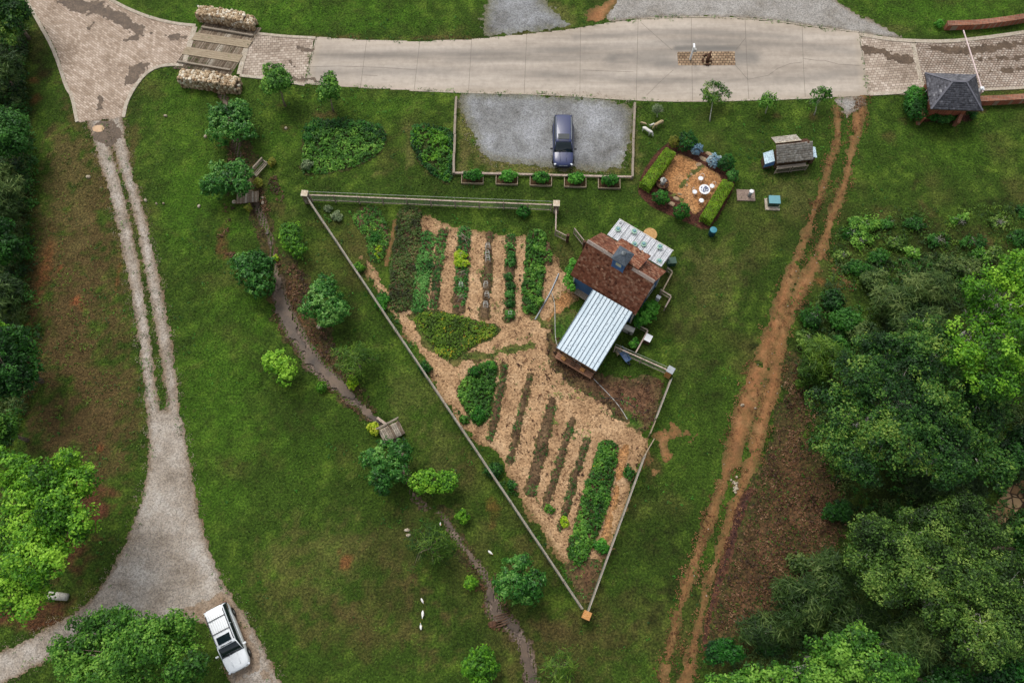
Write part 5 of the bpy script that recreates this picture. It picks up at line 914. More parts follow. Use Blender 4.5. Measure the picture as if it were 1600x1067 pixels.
# cupola
_q = G(974.8, 394.5, 7.35); _dx, _dy = _q[0] - HX, _q[1] - HY; cx_ = _dx * math.cos(-HA) - _dy * math.sin(-HA); cy_ = _dx * math.sin(-HA) + _dy * math.cos(-HA)
cup = MB().box((cx_, cy_, 5.85), (1.05, 1.05, 1.6)).build('cupola', M['blue_wall'], house)
MB().box((cx_ + .03, cy_ - .54, 6.0), (.52, .05, .5)).build('cupola_window', paint('cream_pane', lin((190, 190, 160)), .5), cup)
m = MB()
for s_ in (-1, 1): m.box((cx_ + .03 + s_ * .3, cy_ - .55, 6.0), (.07, .07, .66)); m.box((cx_ + .03, cy_ - .55, 6.0 + s_ * .3), (.53, .068, .06))
for a in (-1, 1):
    for b in (-1, 1): m.box((cx_ + a * .525, cy_ + b * .525, 5.85), (.08, .08, 1.6))
m.build('cupola_trim', paint('blue_trim', lin((66, 110, 160)), .6), cup)
e_ = .7; zc0, zc1 = 6.68, 7.3; top = (cx_, cy_, zc1)
cr_ = [(cx_ - e_, cy_ - e_, zc0), (cx_ + e_, cy_ - e_, zc0), (cx_ + e_, cy_ + e_, zc0), (cx_ - e_, cy_ + e_, zc0)]
m = MB().add(cr_ + [top] + [(p[0], p[1], p[2] - .07) for p in cr_], [(0, 1, 4), (1, 2, 4), (2, 3, 4), (3, 0, 4), (8, 7, 6, 5), (0, 5, 6, 1), (1, 6, 7, 2), (2, 7, 8, 3), (3, 8, 5, 0)]); m.build('cupola_roof', nm('cupola_roof', [lin((66, 76, 86)), lin((96, 104, 112))], 5, s2=14), cup)
m = MB().lathe([(.2, 0), (.16, .06), (.07, .16), (.02, .3), (.0, .36)], (cx_, cy_, zc1 - .1), 10); m.build('finial', M['galv'], cup, True)

# step platform by the front wall
st = thing('wooden_step_platform', 'low weathered wooden landing under the blue wall beside the white metal roof', 'platform', (*g2((912, 462)), hz(*g2((912, 462)))), HA)
m = MB()
for k in range(8): m.box((-.7 + k * .2, 0, .32), (.18, .9, .04))
m.build('deck_boards', M['old_wood'], st); m = MB()
for x in (-.7, .7):
    for y in (-.38, .38): m.box((x, y, .14), (.1, .1, .32))
m.build('leg', M['wood_dark'], st)

# porch with the white metal roof -----------------------------------------------------------------
PX, PY, PA_ = 7.0, 24.48, -.57; Lp, Wp, Z1, Z2 = 3.95, 5.88, 3.12, 2.18
porch = thing('metal_roof_porch', 'open wooden porch under a pale ribbed metal roof beside the blue house', 'porch', (PX, PY, 0), PA_)
pr_ = MB().slab([(-Lp / 2, -Wp / 2, Z2), (Lp / 2, -Wp / 2, Z2), (Lp / 2, Wp / 2, Z1), (-Lp / 2, Wp / 2, Z1)], .03).build('metal_roof', M['metal_roof'], porch)
m = MB(); nrib = 11
for k in range(nrib + 1):
    x = -Lp / 2 + .03 + (Lp - .06) * k / nrib; m.bar((x, -Wp / 2 - .01, Z2 + .025), (x, Wp / 2 - .01, Z1 + .025), .05, .06)
    if k < nrib:
        pass
m.build('roof_rib', paint('rib_grey', lin((92, 108, 120)), .5), pr_)  # ribs in a darker grey-blue than the roof sheet, marking the seams
m = MB(); rgs = random.Random(3)
for k in range(120):
    x = rgs.choice([3, 5, 7, 8, 9, 10, 2]) * Lp / nrib - Lp / 2 + rgs.choice([.12, .24]); y = rgs.uniform(-Wp / 2 + .2, Wp / 2 - .2); z = Z2 + (y + Wp / 2) / Wp * (Z1 - Z2) + .006
    m.box((x, y, z), (rgs.uniform(.02, .06), rgs.uniform(.03, .08), .008))
m.build('roof_fleck', paint('screw_fleck', lin((110, 120, 130)), .6), pr_)
for x in (-Lp / 2 + .25, Lp / 2 - .25):
    for y in (-Wp / 2 + .55, 0, Wp / 2 - .6):
        z = Z2 + (y + Wp / 2) / Wp * (Z1 - Z2) - .06; MB().box((x, y, z / 2), (.15, .15, z)).build('post', M['wood_tan'], porch)
m = MB()
for x in (-Lp / 2 + .12, Lp / 2 - .12): m.bar((x, -Wp / 2 + .05, Z2 - .11), (x, Wp / 2 - .05, Z1 - .11), .1, .16)
for k in range(7): y = -Wp / 2 + .1 + k * (Wp - .2) / 6; z = Z2 + (y + Wp / 2) / Wp * (Z1 - Z2) - .08; m.bar((-Lp / 2 + .1, y, z), (Lp / 2 - .1, y, z), .07, .09)
m.build('rafter', M['wood_tan'], porch)
m = MB(); m.box((0, -Wp / 2 - .02, Z2 - .19), (Lp + .04, .06, .26)); m.build('fascia_board', M['wood_dark'], porch)
bench = thing('work_bench', 'long rough timber bench under the lower edge of the pale metal roof', 'bench', (*W2(porch, 0, -Wp / 2 - .12), hz(*W2(porch, 0, -Wp / 2))), PA_)
m = MB()
for k in range(3): m.box((0, -.2 + k * .2, .85), (3.6, .18, .05))
m.build('bench_top', nm('rough_plank', [lin((116, 80, 60)), lin((150, 112, 88))], 4, s2=15), bench)
for x in (-1.6, -.5, .6, 1.6): MB().box((x, 0, .42), (.1, .5, .84)).build('leg', M['wood_dark'], bench)
m = MB()
for k in range(6): m.box((-1.3 + k * .52, .02, 1.0), (.34, .3, .24), RG.uniform(-.2, .2))
for i, v in enumerate(range(3)):
    tag(MB().box((*W2(bench, -1.1 + i * .95, 0), .99), (.42, .3, .2), PA_ + RG.uniform(-.2, .2)).build('wooden_crate', M['cap_orange'] if i != 1 else M['wood_dark'], bevel=.01), ['orange-brown crate at the west end of the work bench', 'dark brown crate in the middle of the work bench', 'orange-brown crate at the east end of the work bench'][i], 'crate', 'crates on the work bench')

# clear panel patio roof -----------------------------------------------------------------------------
QX, QY, QA = 11.35, 32.8, -.60; Lq, Wq, Zn, Zs = 5.58, 2.16, 2.34, 2.75
pat = thing('patio_canopy', 'lean-to canopy of clear whitish panels on the north side of the blue house', 'canopy', (QX, QY, 0), QA)
m = MB(); nu = 96; V = []; Fq = []
for k in range(nu + 1):
    x = -Lq / 2 + Lq * k / nu; dz = .02 * math.sin(k * 2.2)
    V += [(x, Wq / 2, Zn + dz), (x, -Wq / 2, Zs + dz)]
for k in range(nu): Fq.append((2 * k, 2 * k + 1, 2 * k + 3, 2 * k + 2))
m.add(V, Fq); so = m.build('roof_panel', M['poly'], pat); sm = so.modifiers.new('thickness', 'SOLIDIFY'); sm.thickness = .006
for x in (-Lq / 2 + .1, 0, Lq / 2 - .1): MB().box((x, Wq / 2 - .12, Zn / 2 - .02), (.12, .12, Zn - .04)).build('post', M['white_trim'], pat)
m = MB()
for k in range(9): x = -Lq / 2 + .05 + (Lq - .1) * k / 8; m.bar((x, Wq / 2 - .02, Zn - .1), (x, -Wq / 2 + .02, Zs - .1), .05, .12)
for k in range(4): y = -Wq / 2 + .15 + (Wq - .3) * k / 3; z = Zs + (y + Wq / 2) / Wq * (Zn - Zs) - .2; m.bar((-Lq / 2 + .02, y, z), (Lq / 2 - .02, y, z), .05, .07)
m.build('rafter', paint('grey_rafter', lin((120, 118, 118)), .6), pat)
for k in range(1, 10):
    x = -Lq / 2 + Lq * k / 10; MB().bar((x, Wq / 2 - .01, Zn + .03), (x, -Wq / 2 + .01, Zs + .03), .045, .02).build('panel_lap', paint('lap_grey', lin((132, 132, 136)), .5), pat)
m = MB(); m.bar((-Lq / 2 - .02, Wq / 2 + .02, Zn - .03), (Lq / 2 + .02, Wq / 2 + .02, Zn - .03), .05, .12); m.build('gutter', M['white_trim'], pat)
m = MB().tube([(-Lq / 2 + .32 + .1 * math.cos(a), .78 + .1 * math.sin(a), Zn + .12) for a in [R(40 + 28 * k) for k in range(11)]] + [(-Lq / 2 + .34, .78, Zn + .12)], .018, 5); m.build('dark_mark', M['black'], pat)
basket0 = None
for i, (px, py, w) in enumerate([(965.5, 358.5, 'nearest the north-west corner of the canopy'), (991, 362, 'second along the outer row'), (1005.5, 382, 'in the middle of the canopy'), (1031, 386, 'third along the outer row'), (1030, 408.5, 'nearest the east corner of the canopy'), (991, 383, 'half hidden by the dormer roof')]):
    q = G(px, py, 2.62); b = thing('hanging_basket', 'green-rimmed plant basket on the clear canopy, ' + w, 'basket', (q[0], q[1], 2.62 if i != 5 else 2.72), HA, 'green rimmed baskets at the clear canopy')
    MB().lathe([(.15, 0), (.2, .05), (.26, .1), (.24, .12), (.17, .07)], n=16).build('basket_rim', paint('pale_green', lin((150, 184, 162)), .6), b, True)
    MB().lathe([(.02, .07), (.15, .09), (.12, .13), (.02, .16)], (0, .04, 0), 12).build('flowers', paint('pale_blue_green', lin((110, 150, 160)), .6), b, True)

# timber bridge with stone walls --------------------------------------------------------------------
a = np.array(g2((297, 72))); b = np.array(g2((384, 85))); c0 = np.array(g2((340, 76))); BRZ = math.atan2(b[1] - a[1], b[0] - a[0]); Lb = np.linalg.norm(b - a)
n_ = np.linalg.norm(np.array(g2((346, 40))) - np.array(g2((330, 113)))); Wbr = float(n_) * .98
br = thing('timber_bridge', 'flat timber bridge deck with two plank wheel tracks carrying the drive over the creek', 'bridge', (c0[0], c0[1], hz(*c0) if False else .02), BRZ)
shear = .22
m = MB(); V = []; rgp = random.Random(8); tones = []
k = 0; x = -Lb / 2
while x < Lb / 2 - .05:
    w_ = rgp.uniform(.1, .15); z0, z1 = .02 + rgp.uniform(0, .012), 0
    y0, y1 = -Wbr / 2 - .35, Wbr / 2 + .35; vs = []
    for (xx, yy) in ((x, y0), (x + w_ - .02, y0), (x + w_ - .02, y1), (x, y1)): vs.append((xx + shear * yy, yy, z0 + .04))
    V.append(vs); tones.append(rgp.uniform(.1, .75) + (.3 if rgp.random() < .12 else 0)); x += w_
Vn = np.array(V).reshape(-1, 3); low = Vn.copy(); low[:, 2] -= .08; nB = len(V); VV = np.stack([Vn.reshape(nB, 4, 3), low.reshape(nB, 4, 3)], 1).reshape(-1, 3); b8 = np.arange(nB)[:, None] * 8
Fq = np.concatenate([b8 + [0, 1, 2, 3], b8 + [0, 4, 5, 1], b8 + [1, 5, 6, 2], b8 + [2, 6, 7, 3], b8 + [3, 7, 4, 0]])
M['deck'] = tonemat('deck_board', [lin((92, 76, 62)), lin((128, 112, 94)), lin((152, 138, 120)), lin((180, 170, 154))], .9, fine=9)
npmesh('deck_boards', VV, Fq, M['deck'], br, {'tone': np.clip(np.repeat(tones, 8), 0, 1)})
m = MB()
def sx(x, y): return x + shear * y
for yc in (.95, -.95):
    for k in range(4):
        y = yc - .36 + k * .24; y2 = y
        m.bar((sx(-Lb / 2 - .05, y), y, .115), (sx(Lb / 2 + .05, y), y2, .115), .225, .05)
m.build('wheel_track', M['wood_tan'], br)
for y in (Wbr / 2 - .75, -Wbr / 2 + .45): MB().bar((sx(-Lb / 2 + .2, y), y, .2), (sx(Lb / 2 - .2, y), y - .1, .2), .2, .22).build('guard_beam', M['old_wood'], br, bevel=.02)
m = MB(); m.bar((sx(-Lb / 2, 0), 0, -.25), (sx(Lb / 2, 0), 0, -.25), 3.5, .3); m.build('bearer', M['wood_dark'], br)
M['stone_t'] = tonemat('stone_blocks', [lin((112, 84, 60)), lin((156, 132, 102)), lin((190, 170, 140)), lin((224, 214, 194))], .9, fine=7)
M['stone_core'] = nm('mortar', [lin((86, 66, 50)), lin((118, 96, 76))], 5, s2=18)
def stonewall(name, px0, py0, px1, py1, wd, h, label, ends, group=None):
    z = h; p = G(px0, py0, z); q = G(px1, py1, z); L = math.dist(p[:2], q[:2]); rz = math.atan2(q[1] - p[1], q[0] - p[0]); c = (p + q) / 2
    t = thing(name, label, 'stone wall', (c[0], c[1], -.35), rz, group); rg = random.Random(int(px0)); V = []; F4 = []; T = []
    MB().box((0, 0, (h + .2) / 2), (L - .25, wd - .2, h + .25)).build('core', M['stone_core'], t)
    def put(x, y, z, sx_, sy, sz):
        mb = MB().rock((x, y, z), (sx_, sy, sz), rg, 6); b0 = len(V); V.extend(mb.v); T.extend([rg.uniform(.2, 1.0) if z > h * .8 else rg.uniform(0, .7)] * len(mb.v))
        for f in mb.f:
            if len(f) == 4: F4.append([b0 + i for i in f])
            else:
                F4.append([b0 + f[0], b0 + f[1], b0 + f[2], b0 + f[3]]); F4.append([b0 + f[0], b0 + f[3], b0 + f[4], b0 + f[5]])
    x = -L / 2
    while x < L / 2:
        w_ = rg.uniform(.2, .36); hh = h + (.22 if ends[0] < x / L + .5 < ends[1] else 0)
        y = -wd / 2 + .1
        while y < wd / 2 - .02:
            d_ = rg.uniform(.2, .36); put(x + rg.uniform(-.05, .05), y + .05, hh + .35 + rg.uniform(-.05, .05), w_ * 1.25, d_ * 1.25, .26); y += d_ * .82
        zz = .1
        while zz < hh + .25:
            s_ = rg.uniform(.16, .28)
            for sd_ in (-1, 1): put(x + rg.uniform(-.08, .08), sd_ * (wd / 2 - .1), zz, w_ * 1.3, .3, s_ * 1.3)
            zz += s_
        x += w_ * .85
    for sd_ in (-1, 1):
        for k in range(16): put(sd_ * L / 2, rg.uniform(-wd / 2 + .1, wd / 2 - .1), rg.uniform(.1, h + .3), .3, .36, .28)
    npmesh('stones', V, F4, M['stone_t'], t, {'tone': np.array(T)})
    return t
nw = stonewall('stone_parapet', 309, 17, 396, 33, 1.15, 1.0, 'long pale stone wall on the north side of the timber bridge', (.12, .82), 'stone walls of the timber bridge')
for x in (-1.6, -.3, 1.1): MB().lathe([(.05, 0), (.06, .04), (.0, .05)], (x, -.62, 1.1), 10).build('wall_light', M['white_trim'], nw)
stonewall('stone_parapet', 281, 118, 371, 129, 1.25, 1.1, 'long pale stone wall on the south side of the timber bridge', (.0, .72), 'stone walls of the timber bridge')

# small creek bridges and the bench -------------------------------------------------------------------
def plankbridge(px, py, L, W_, rz, label, rail=False, h=.3):
    x, y = g2((px, py)); t = thing('plank_footbridge', label, 'footbridge', (x, y, 0), rz, 'plank footbridges over the creek'); rg = random.Random(int(px)); V = []; T = []; n = int(L / .15)
    for k in range(n):
        x0 = -L / 2 + L * k / n; x1 = x0 + L / n - .015; j = rg.uniform(-.03, .03); z = h + rg.uniform(0, .01)
        V.append([(x0, -W_ / 2 + j, z), (x1, -W_ / 2 + j, z), (x1, W_ / 2 + j, z), (x0, W_ / 2 + j, z), (x0, -W_ / 2 + j, z - .05), (x1, -W_ / 2 + j, z - .05), (x1, W_ / 2 + j, z - .05), (x0, W_ / 2 + j, z - .05)]); T += [rg.uniform(.3, .95)] * 8
    b8 = np.arange(n)[:, None] * 8; Fq = np.concatenate([b8 + [0, 1, 2, 3], b8 + [0, 4, 5, 1], b8 + [1, 5, 6, 2], b8 + [2, 6, 7, 3], b8 + [3, 7, 4, 0]])
    npmesh('deck_boards', np.array(V).reshape(-1, 3), Fq, M['deck'], t, {'tone': np.array(T)})
    m = MB()
    for y in (-W_ / 2 + .12, W_ / 2 - .12): m.bar((-L / 2, y, h - .15), (L / 2, y, h - .15), .1, .18)
    m.build('bearer', M['wood_dark'], t)
    if rail:
        r = MB().bar((-L / 2 - .1, W_ / 2 + .02, h + .75), (L / 2 + .1, W_ / 2 + .02, h + .75), .1, .06).bar((-L / 2, W_ / 2 + .02, h + .4), (L / 2, W_ / 2 + .02, h + .4), .05, .08).build('handrail', M['old_wood'], t)
        for x in (-L / 2 + .05, 0, L / 2 - .05): MB().box((x, W_ / 2 + .02, h / 2 + .35), (.09, .09, h + .76)).build('post', M['old_wood'], t)
        MB().bar((-.1, W_ / 2 + .1, h + .1), (-.55, W_ / 2 + 1.2, -.05), .22, .05).build('side_plank', M['wood_pink'], t)
    return t
plankbridge(388.5, 311, 2.05, 1.15, R(6), 'grey plank footbridge below the bench, partly under a bushy tree')
plankbridge(613, 676, 1.9, 1.25, R(29), 'weathered plank footbridge with one handrail above the dark bushy tree', True)
bx, by = g2((406, 266)); bch = thing('wooden_bench', 'weathered grey slatted bench turned towards the creek beside the upper footbridge', 'bench', (bx, by, hz(bx, by)), R(56))
m = MB(); 
for k in range(3): m.box((0, -.06 - k * .17, .45), (1.75, .1, .04))
m.build('seat', M['old_wood'], bch); m = MB(); m.box((0, .16, .9), (1.8, .13, .05)); m.box((0, .14, .7), (1.75, .03, .1)); m.box((0, .12, .56), (1.75, .03, .07)); m.build('backrest', M['old_wood'], bch)
for x in (-.82, .82):
    MB().box((x, -.45, .22), (.08, .08, .44)).build('leg', M['old_wood'], bch); MB().box((x, .12, .45), (.08, .08, .9)).build('leg', M['old_wood'], bch); MB().box((x, -.17, .64), (.09, .62, .04)).build('armrest', M['old_wood'], bch)

# fences ------------------------------------------------------------------------------------------------
def lowrail(p0, p1, label, h=.42, w=.22, mat='old_wood', n=5):
    a = np.array(g2(p0)); b = np.array(g2(p1)); L = np.linalg.norm(b - a); rz = math.atan2(b[1] - a[1], b[0] - a[0]); c = (a + b) / 2
    t = thing('parking_rail', label, 'rail', (c[0], c[1], hz(*c)), rz, 'timber rails round the gravel parking lot')
    for k in range(n):
        x0 = -L / 2 + L * k / n; x1 = x0 + L / n - .02; MB().bar((x0, RG.uniform(-.03, .03), h), (x1, RG.uniform(-.03, .03), h + .01), w, .16).build('rail', M[mat], t, bevel=.02)
    for k in range(n + 1): x = -L / 2 + L * k / n; MB().box((min(max(x, -L / 2 + .1), L / 2 - .1), 0, (h - .09) / 2), (.16, .16, h - .08)).build('post', M[mat], t)
lowrail((713, 156), (709, 275), 'long weathered timber rail on the west side of the gravel parking lot', n=4)
lowrail((990.5, 165), (987.5, 281), 'long weathered timber rail on the east side of the gravel parking lot', n=4)
lowrail((707, 273), (988, 280), 'long brownish timber rail on the south side of the parking lot above the planter boxes', .3, .2, 'wood_pink', 6)
for i, (px, py) in enumerate([(738.5, 279.5), (792, 281), (845, 283), (898.5, 285), (951.5, 287)]):
    x, y = g2((px, py)); nmx = ['westmost', 'second from the west', 'middle', 'second from the east', 'eastmost'][i]
    t = thing('planter_box', f'board planter box below the parking rail, {nmx} of the five', 'planter', (x, y, hz(x, y)), R(-1.5), 'planter boxes below the parking rail')
    m = MB()
    for yy in (-.62, .62): m.box((0, yy, .12), (2.1, .06, .26))
    for xx in (-1.02, 1.02): m.box((xx, 0, .12), (.06, 1.18, .258))
    m.build('frame', M['wood_tan'], t); MB().box((0, 0, .04), (1.98, 1.18, .14)).build('mulch', M['bark_mulch'], t)
    tree(px + 1, py - 5, auto(16 if i != 2 else 14, 9, 5, i), 1.1, 'lf_clip', f'leafy green shrub growing in the {nmx} planter box', 'shrub', 'shrub', zc=.55, dens=11, m=8, rc=.14, L=.15, W=.08, gap=-.9, br=4, group='shrubs in the planter boxes')

def pier(px, py, h, cap, label, rz=0, w=.52):
    q = G(px, py, h); t = thing('fence_pier', label, 'fence pier', (q[0], q[1], hz(q[0], q[1]) - .05), rz, 'stone piers at the garden fence corners')
    MB().box((0, 0, h / 2), (w, w, h)).build('shaft', M['rubble'] if px < 900 else M['cap_orange'], t, bevel=.02); MB().box((0, 0, h + .05), (w + .1, w + .1, .1)).build('cap', M[cap], t, bevel=.015)
    return (float(q[0]), float(q[1]))
PNW = pier(475.5, 302, 1.5, 'cap_pale', 'pale capped stone pier at the north-west corner of the garden fence', R(-5))
PNE = pier(869.5, 318, 1.5, 'cap_pale', 'weathered tan stone pier where the north garden fence meets the gate', R(-3))
PE = pier(1048, 578, 1.5, 'galv', 'orange-brown pier with a grey cap at the east corner of the garden fence', R(-32))
PS = pier(917, 961, 1.5, 'cap_orange', 'orange-brown square capped pier at the southern tip of the garden fence', R(-24))
def fence(a, b, label, h=1.25, step=2.4, mat='old_wood', mesh=True, wire=True, group='rail and wire fence panels round the garden', pick=.0, base=.25, name='garden_fence', top=.12, z0=None):
    a = np.array(a[:2]); b = np.array(b[:2]); L = float(np.linalg.norm(b - a)); rz = math.atan2(b[1] - a[1], b[0] - a[0]); c = (a + b) / 2
    t = thing(name, label, 'fence', (c[0], c[1], hz(*c) if z0 is None else z0), rz, group); n = max(1, round(L / step)); rg = random.Random(int(L * 100))
    js = [rg.uniform(-.02, .02) for _ in range(n + 1)]
    for k in range(n + 1): MB().box((min(max(-L / 2 + L * k / n, -L / 2 + .06), L / 2 - .06), js[k], (h + .06) / 2 - .05), (.1, .1, h + .16)).build('post', M[mat], t)
    for z, hh, wd in ((h, .045, top), (base, .12, .05)):
        for k in range(n): MB().bar((-L / 2 + L * k / n, js[k], z + rg.uniform(-.01, .01)), (-L / 2 + L * (k + 1) / n - .012, js[k + 1], z + rg.uniform(-.01, .01)), wd, hh).build('rail', M[mat], t)
    if mesh:
        m = MB(); nv = int(L / .15)
        for k in range(nv): x = -L / 2 + L * (k + .5) / nv; m.bar((x, -.03, base), (x, -.03, h), .012, .012) if k % 2 else m.bar((x, -.03, base), (x, -.03, h), .02, .02)
        for k in range(7): z = base + (h - base) * k / 7; m.bar((-L / 2, -.035, z), (L / 2, -.035, z), .012, .012)
        m.build('wire_mesh', M['wire'], t)
    if wire:
        m = MB(); m.tube([(-L / 2, .03, h + .55), (0, .03, h + .53), (L / 2, .03, h + .55)], .012, 4)
        for k in range(0, n + 1, 2): m.tube([(min(max(-L / 2 + L * k / n, -L / 2 + .03), L / 2 - .03), .03, h - .1), (min(max(-L / 2 + L * k / n, -L / 2 + .03), L / 2 - .03), .03, h + .56)], .014, 4)
        m.build('top_wire', M['wire_white'], t)
    return t
def lerp2(a, b, t): return (a[0] + (b[0] - a[0]) * t, a[1] + (b[1] - a[1]) * t)
fence(lerp2(PNW, PNE, .016), lerp2(PNW, PNE, .984), 'long north side of the garden fence, two grey rails with green wire mesh between', 1.2, 2.35, 'wood_pink')
fence(lerp2(PS, PNW, .985), lerp2(PS, PNW, .4), 'upper stretch of the long west garden fence, pale top rail seen from above', 1.2, 2.5, mesh=True, wire=True)
fence(lerp2(PS, PNW, .4), lerp2(PS, PNW, .012), 'lower stretch of the west garden fence running down to the southern pier', 1.2, 2.5)
sE = lerp2(PE, PS, .33); sE2 = lerp2(PE, PS, .5)
sE3 = g2((1003, 712))
fence(g2((1044, 600)), g2((1021, 660)), 'short upper stretch of the east garden fence below the orange-brown pier', 1.2, 2.2, 'old_wood')
fence(g2((1004, 716)), lerp2(PE, PS, .985), 'long lower stretch of the east garden fence running down to the southern pier', 1.2, 2.4, 'old_wood')
def gate(a, b, label, h=1.15, n=6, mat='wood_pink', grp='slatted gates of the garden'):
    a = np.array(a); b = np.array(b); L = float(np.linalg.norm(b - a)); rz = math.atan2(b[1] - a[1], b[0] - a[0]); t = thing('garden_gate', label, 'gate', (a[0], a[1], hz(*a)), rz, grp); m = MB()
    m.box((L / 2, 0, h), (L, .07, .06)); m.box((L / 2, 0, .2), (L, .05, .1)); m.box((.04, 0, .65), (.08, .08, 1.1)); m.box((L - .04, 0, .65), (.08, .08, 1.1)); m.build('frame', M[mat], t); m = MB()
    for k in range(n): m.box((.12 + (L - .24) * (k + .5) / n, 0, .66), (.05, .03, .88))
    m.build('slats', M[mat], t)
gate(g2((1021, 662)), g2((1013, 682)), 'half-open pale wooden gate in the east garden fence, upper leaf', mat='wood_tan'); gate(g2((1004, 716)), g2((1019, 690)), 'half-open pale wooden gate in the east garden fence, lower leaf', mat='wood_tan')
fence(PNE, g2((867, 368)), 'short fence piece from the stone pier down to the slatted gate', 1.15, 2.2, 'wood_pink', mesh=False, wire=False)
gate(g2((867, 369)), g2((885, 378)), 'slatted gate leaf left of the opening near the house'); gate(g2((912, 386)), g2((896, 366)), 'open slatted gate leaf beside the north-west corner of the house')
for p, l in (((886, 378), 'brown post at the end of the left gate leaf'), ((912, 388), 'brown post at the hinge of the gate leaf by the house')):
    x, y = g2(p); tag(MB().box((x, y, .68), (.26, .26, 1.4)).build('gate_post', M['rust'], bevel=.02), l, 'post', 'brown gate posts')
fence(g2((958, 549)), lerp2(PE, g2((958, 549)), .02), 'south-east garden fence of two rails from the porch to the orange-brown pier', 1.2, 2.3, 'wood_pink')
fence(g2((1040, 424)), g2((1048, 430)), 'short pale fence piece at the east end of the canopy', 0.8, 1, 'old_wood', False, False, 'pale yard fences beside the house'); fence(g2((1048, 431)), g2((1032, 462)), 'pale fence running beside the east gable of the house', 0.8, 1.6, 'wood_tan', False, False, 'pale yard fences beside the house')
fence(g2((1030, 458)), g2((1046, 468)), 'pale fence above the service nook beside the east gable', 0.8, 1.1, 'wood_pink', False, False, 'pale yard fences beside the house'); fence(g2((1046, 469)), g2((1037, 486)), 'pale fence closing the service nook beside the round bush', 0.8, 1.4, 'wood_pink', False, False, 'pale yard fences beside the house')
fence(g2((992, 512)), g2((1010, 521)), 'pale fence below the round bush at the porch side', 0.8, 1.2, 'old_wood', False, False, 'pale yard fences beside the house'); fence(g2((1010, 522)), g2((991, 556)), 'pale fence between the grey cabinet and the white cooler', 0.8, 1.6, 'wood_pink', False, False, 'pale yard fences beside the house')
tree(1012, 489, [(0, 0, 14, 12), (-8, 9, 14, 10), (6, -9, 12, 9), (-14, 14, 8, 7)], 2.2, 'lf_clip', 'big round fresh green bush at the south-east corner of the house', 'bush', 'bush', zc=.5, dens=14, m=8, rc=.16, L=.17, W=.11, gap=-.9, br=5, tb=.7, group='round bushes round the house')
tree(891, 428, [(0, 0, 8, 10), (-3, 12, 8, 10), (4, -14, 7, 8), (2, 22, 6, 7)], 2.0, 'lf_clip', 'tall narrow fresh green bush against the west gable of the house', 'bush', 'bush', zc=.5, dens=14, m=8, rc=.16, L=.17, W=.11, gap=-.9, br=5, tb=.7, group='round bushes round the house')
tree(990, 537, auto(9, 8, 4, 3), 1.2, 'lf_clip', 'small green bush inside the pale fence beside the grey cabinet', 'bush', 'bush', zc=.5, dens=12, m=7, rc=.14, L=.16, W=.1, gap=-.8, br=4, tb=.6, group='round bushes round the house')
def boxthing(name, px, py, z, d, rz, mat, label, cat, lid=None, feet=True, group=None):
    q = G(px, py, z); t = thing(name, label, cat, (q[0], q[1], hz(q[0], q[1])), rz, group)
    MB().box((0, 0, z / 2 + .03), (d[0], d[1], z - .06)).build('body', M[mat], t, bevel=.02); MB().box((0, 0, z), (d[0] + .05, d[1] + .05, .06)).build('lid', M[lid or mat], t, bevel=.015)
    if feet:
        for a in (-1, 1):
            for b in (-1, 1): MB().box((a * (d[0] / 2 - .06), b * (d[1] / 2 - .06), .02), (.08, .08, .08)).build('foot', M['black'], t)
    return t
ac = boxthing('air_conditioner', 983, 513, .8, (.95, .42), -.45, 'grey_box', 'long pale grey cabinet beside the right edge of the metal roof', 'cabinet')
MB().lathe([(.14, 0), (.14, .02), (.03, .03)], (.15, -.22, .45), 12).build('fan_grille', M['black'], ac)
boxthing('cooler_box', 1013, 528, .8, (.55, .62), -.5, 'wood_dark', 'dark box with a white lid standing outside the pale fence', 'box', 'white')
boxthing('meter_box', 1029, 464, .7, (.34, .28), -.6, 'white', 'small white box in the service nook behind the round bush', 'box')
boxthing('garden_cart', 1050, 407, .7, (.75, .6), .1, 'dark_green', 'dark green bin standing off the east corner of the clear canopy', 'bin')
q = g2((966, 553)); wc = thing('wooden_chair', 'small tan wooden chair in the pen beside the blue wheelbarrow', 'chair', (q[0], q[1], hz(*q)), R(20))
MB().box((0, 0, .43), (.44, .42, .04)).build('seat', M['wood_tan'], wc); m = MB(); m.box((-.17, .2, .68), (.05, .04, .5)); m.box((.17, .2, .68), (.05, .04, .5)); m.box((0, .2, .86), (.42, .03, .1)); m.box((0, .2, .66), (.38, .025, .06)); m.build('backrest', M['wood_tan'], wc)
for a in (-1, 1):
    for b in (-1, 1): MB().box((a * .18, b * .17, .2), (.045, .045, .42)).build('leg', M['wood_tan'], wc)
q = g2((976, 560)); wb_ = thing('wheelbarrow', 'blue wheelbarrow on bare soil against the south-east garden fence', 'wheelbarrow', (q[0], q[1], hz(*q)), R(-60))
m = MB(); m.add([(-.3, -.22, .32), (.32, -.18, .32), (.32, .18, .32), (-.3, .22, .32), (-.48, -.34, .62), (.5, -.28, .6), (.5, .28, .6), (-.48, .34, .62)], [(0, 3, 2, 1), (0, 1, 5, 4), (1, 2, 6, 5), (2, 3, 7, 6), (3, 0, 4, 7)]); tr_ = m.build('tray', M['blue_plastic'], wb_); sm = tr_.modifiers.new('t', 'SOLIDIFY'); sm.thickness = .02
for s_ in (-1, 1): MB().tube([(.65, s_ * .06, .2), (.2, s_ * .2, .32), (-.4, s_ * .26, .45), (-.95, s_ * .28, .6)], .02, 6).build('handle', M['blue_plastic'], wb_); MB().tube([(-.35, s_ * .22, .4), (-.42, s_ * .24, .0)], .018, 6).build('leg', M['black'], wb_)
m = MB().tube([(.65 + .0, -.04, .19), (.65, .04, .19)], .19, 14); m.build('wheel', M['black'], wb_)
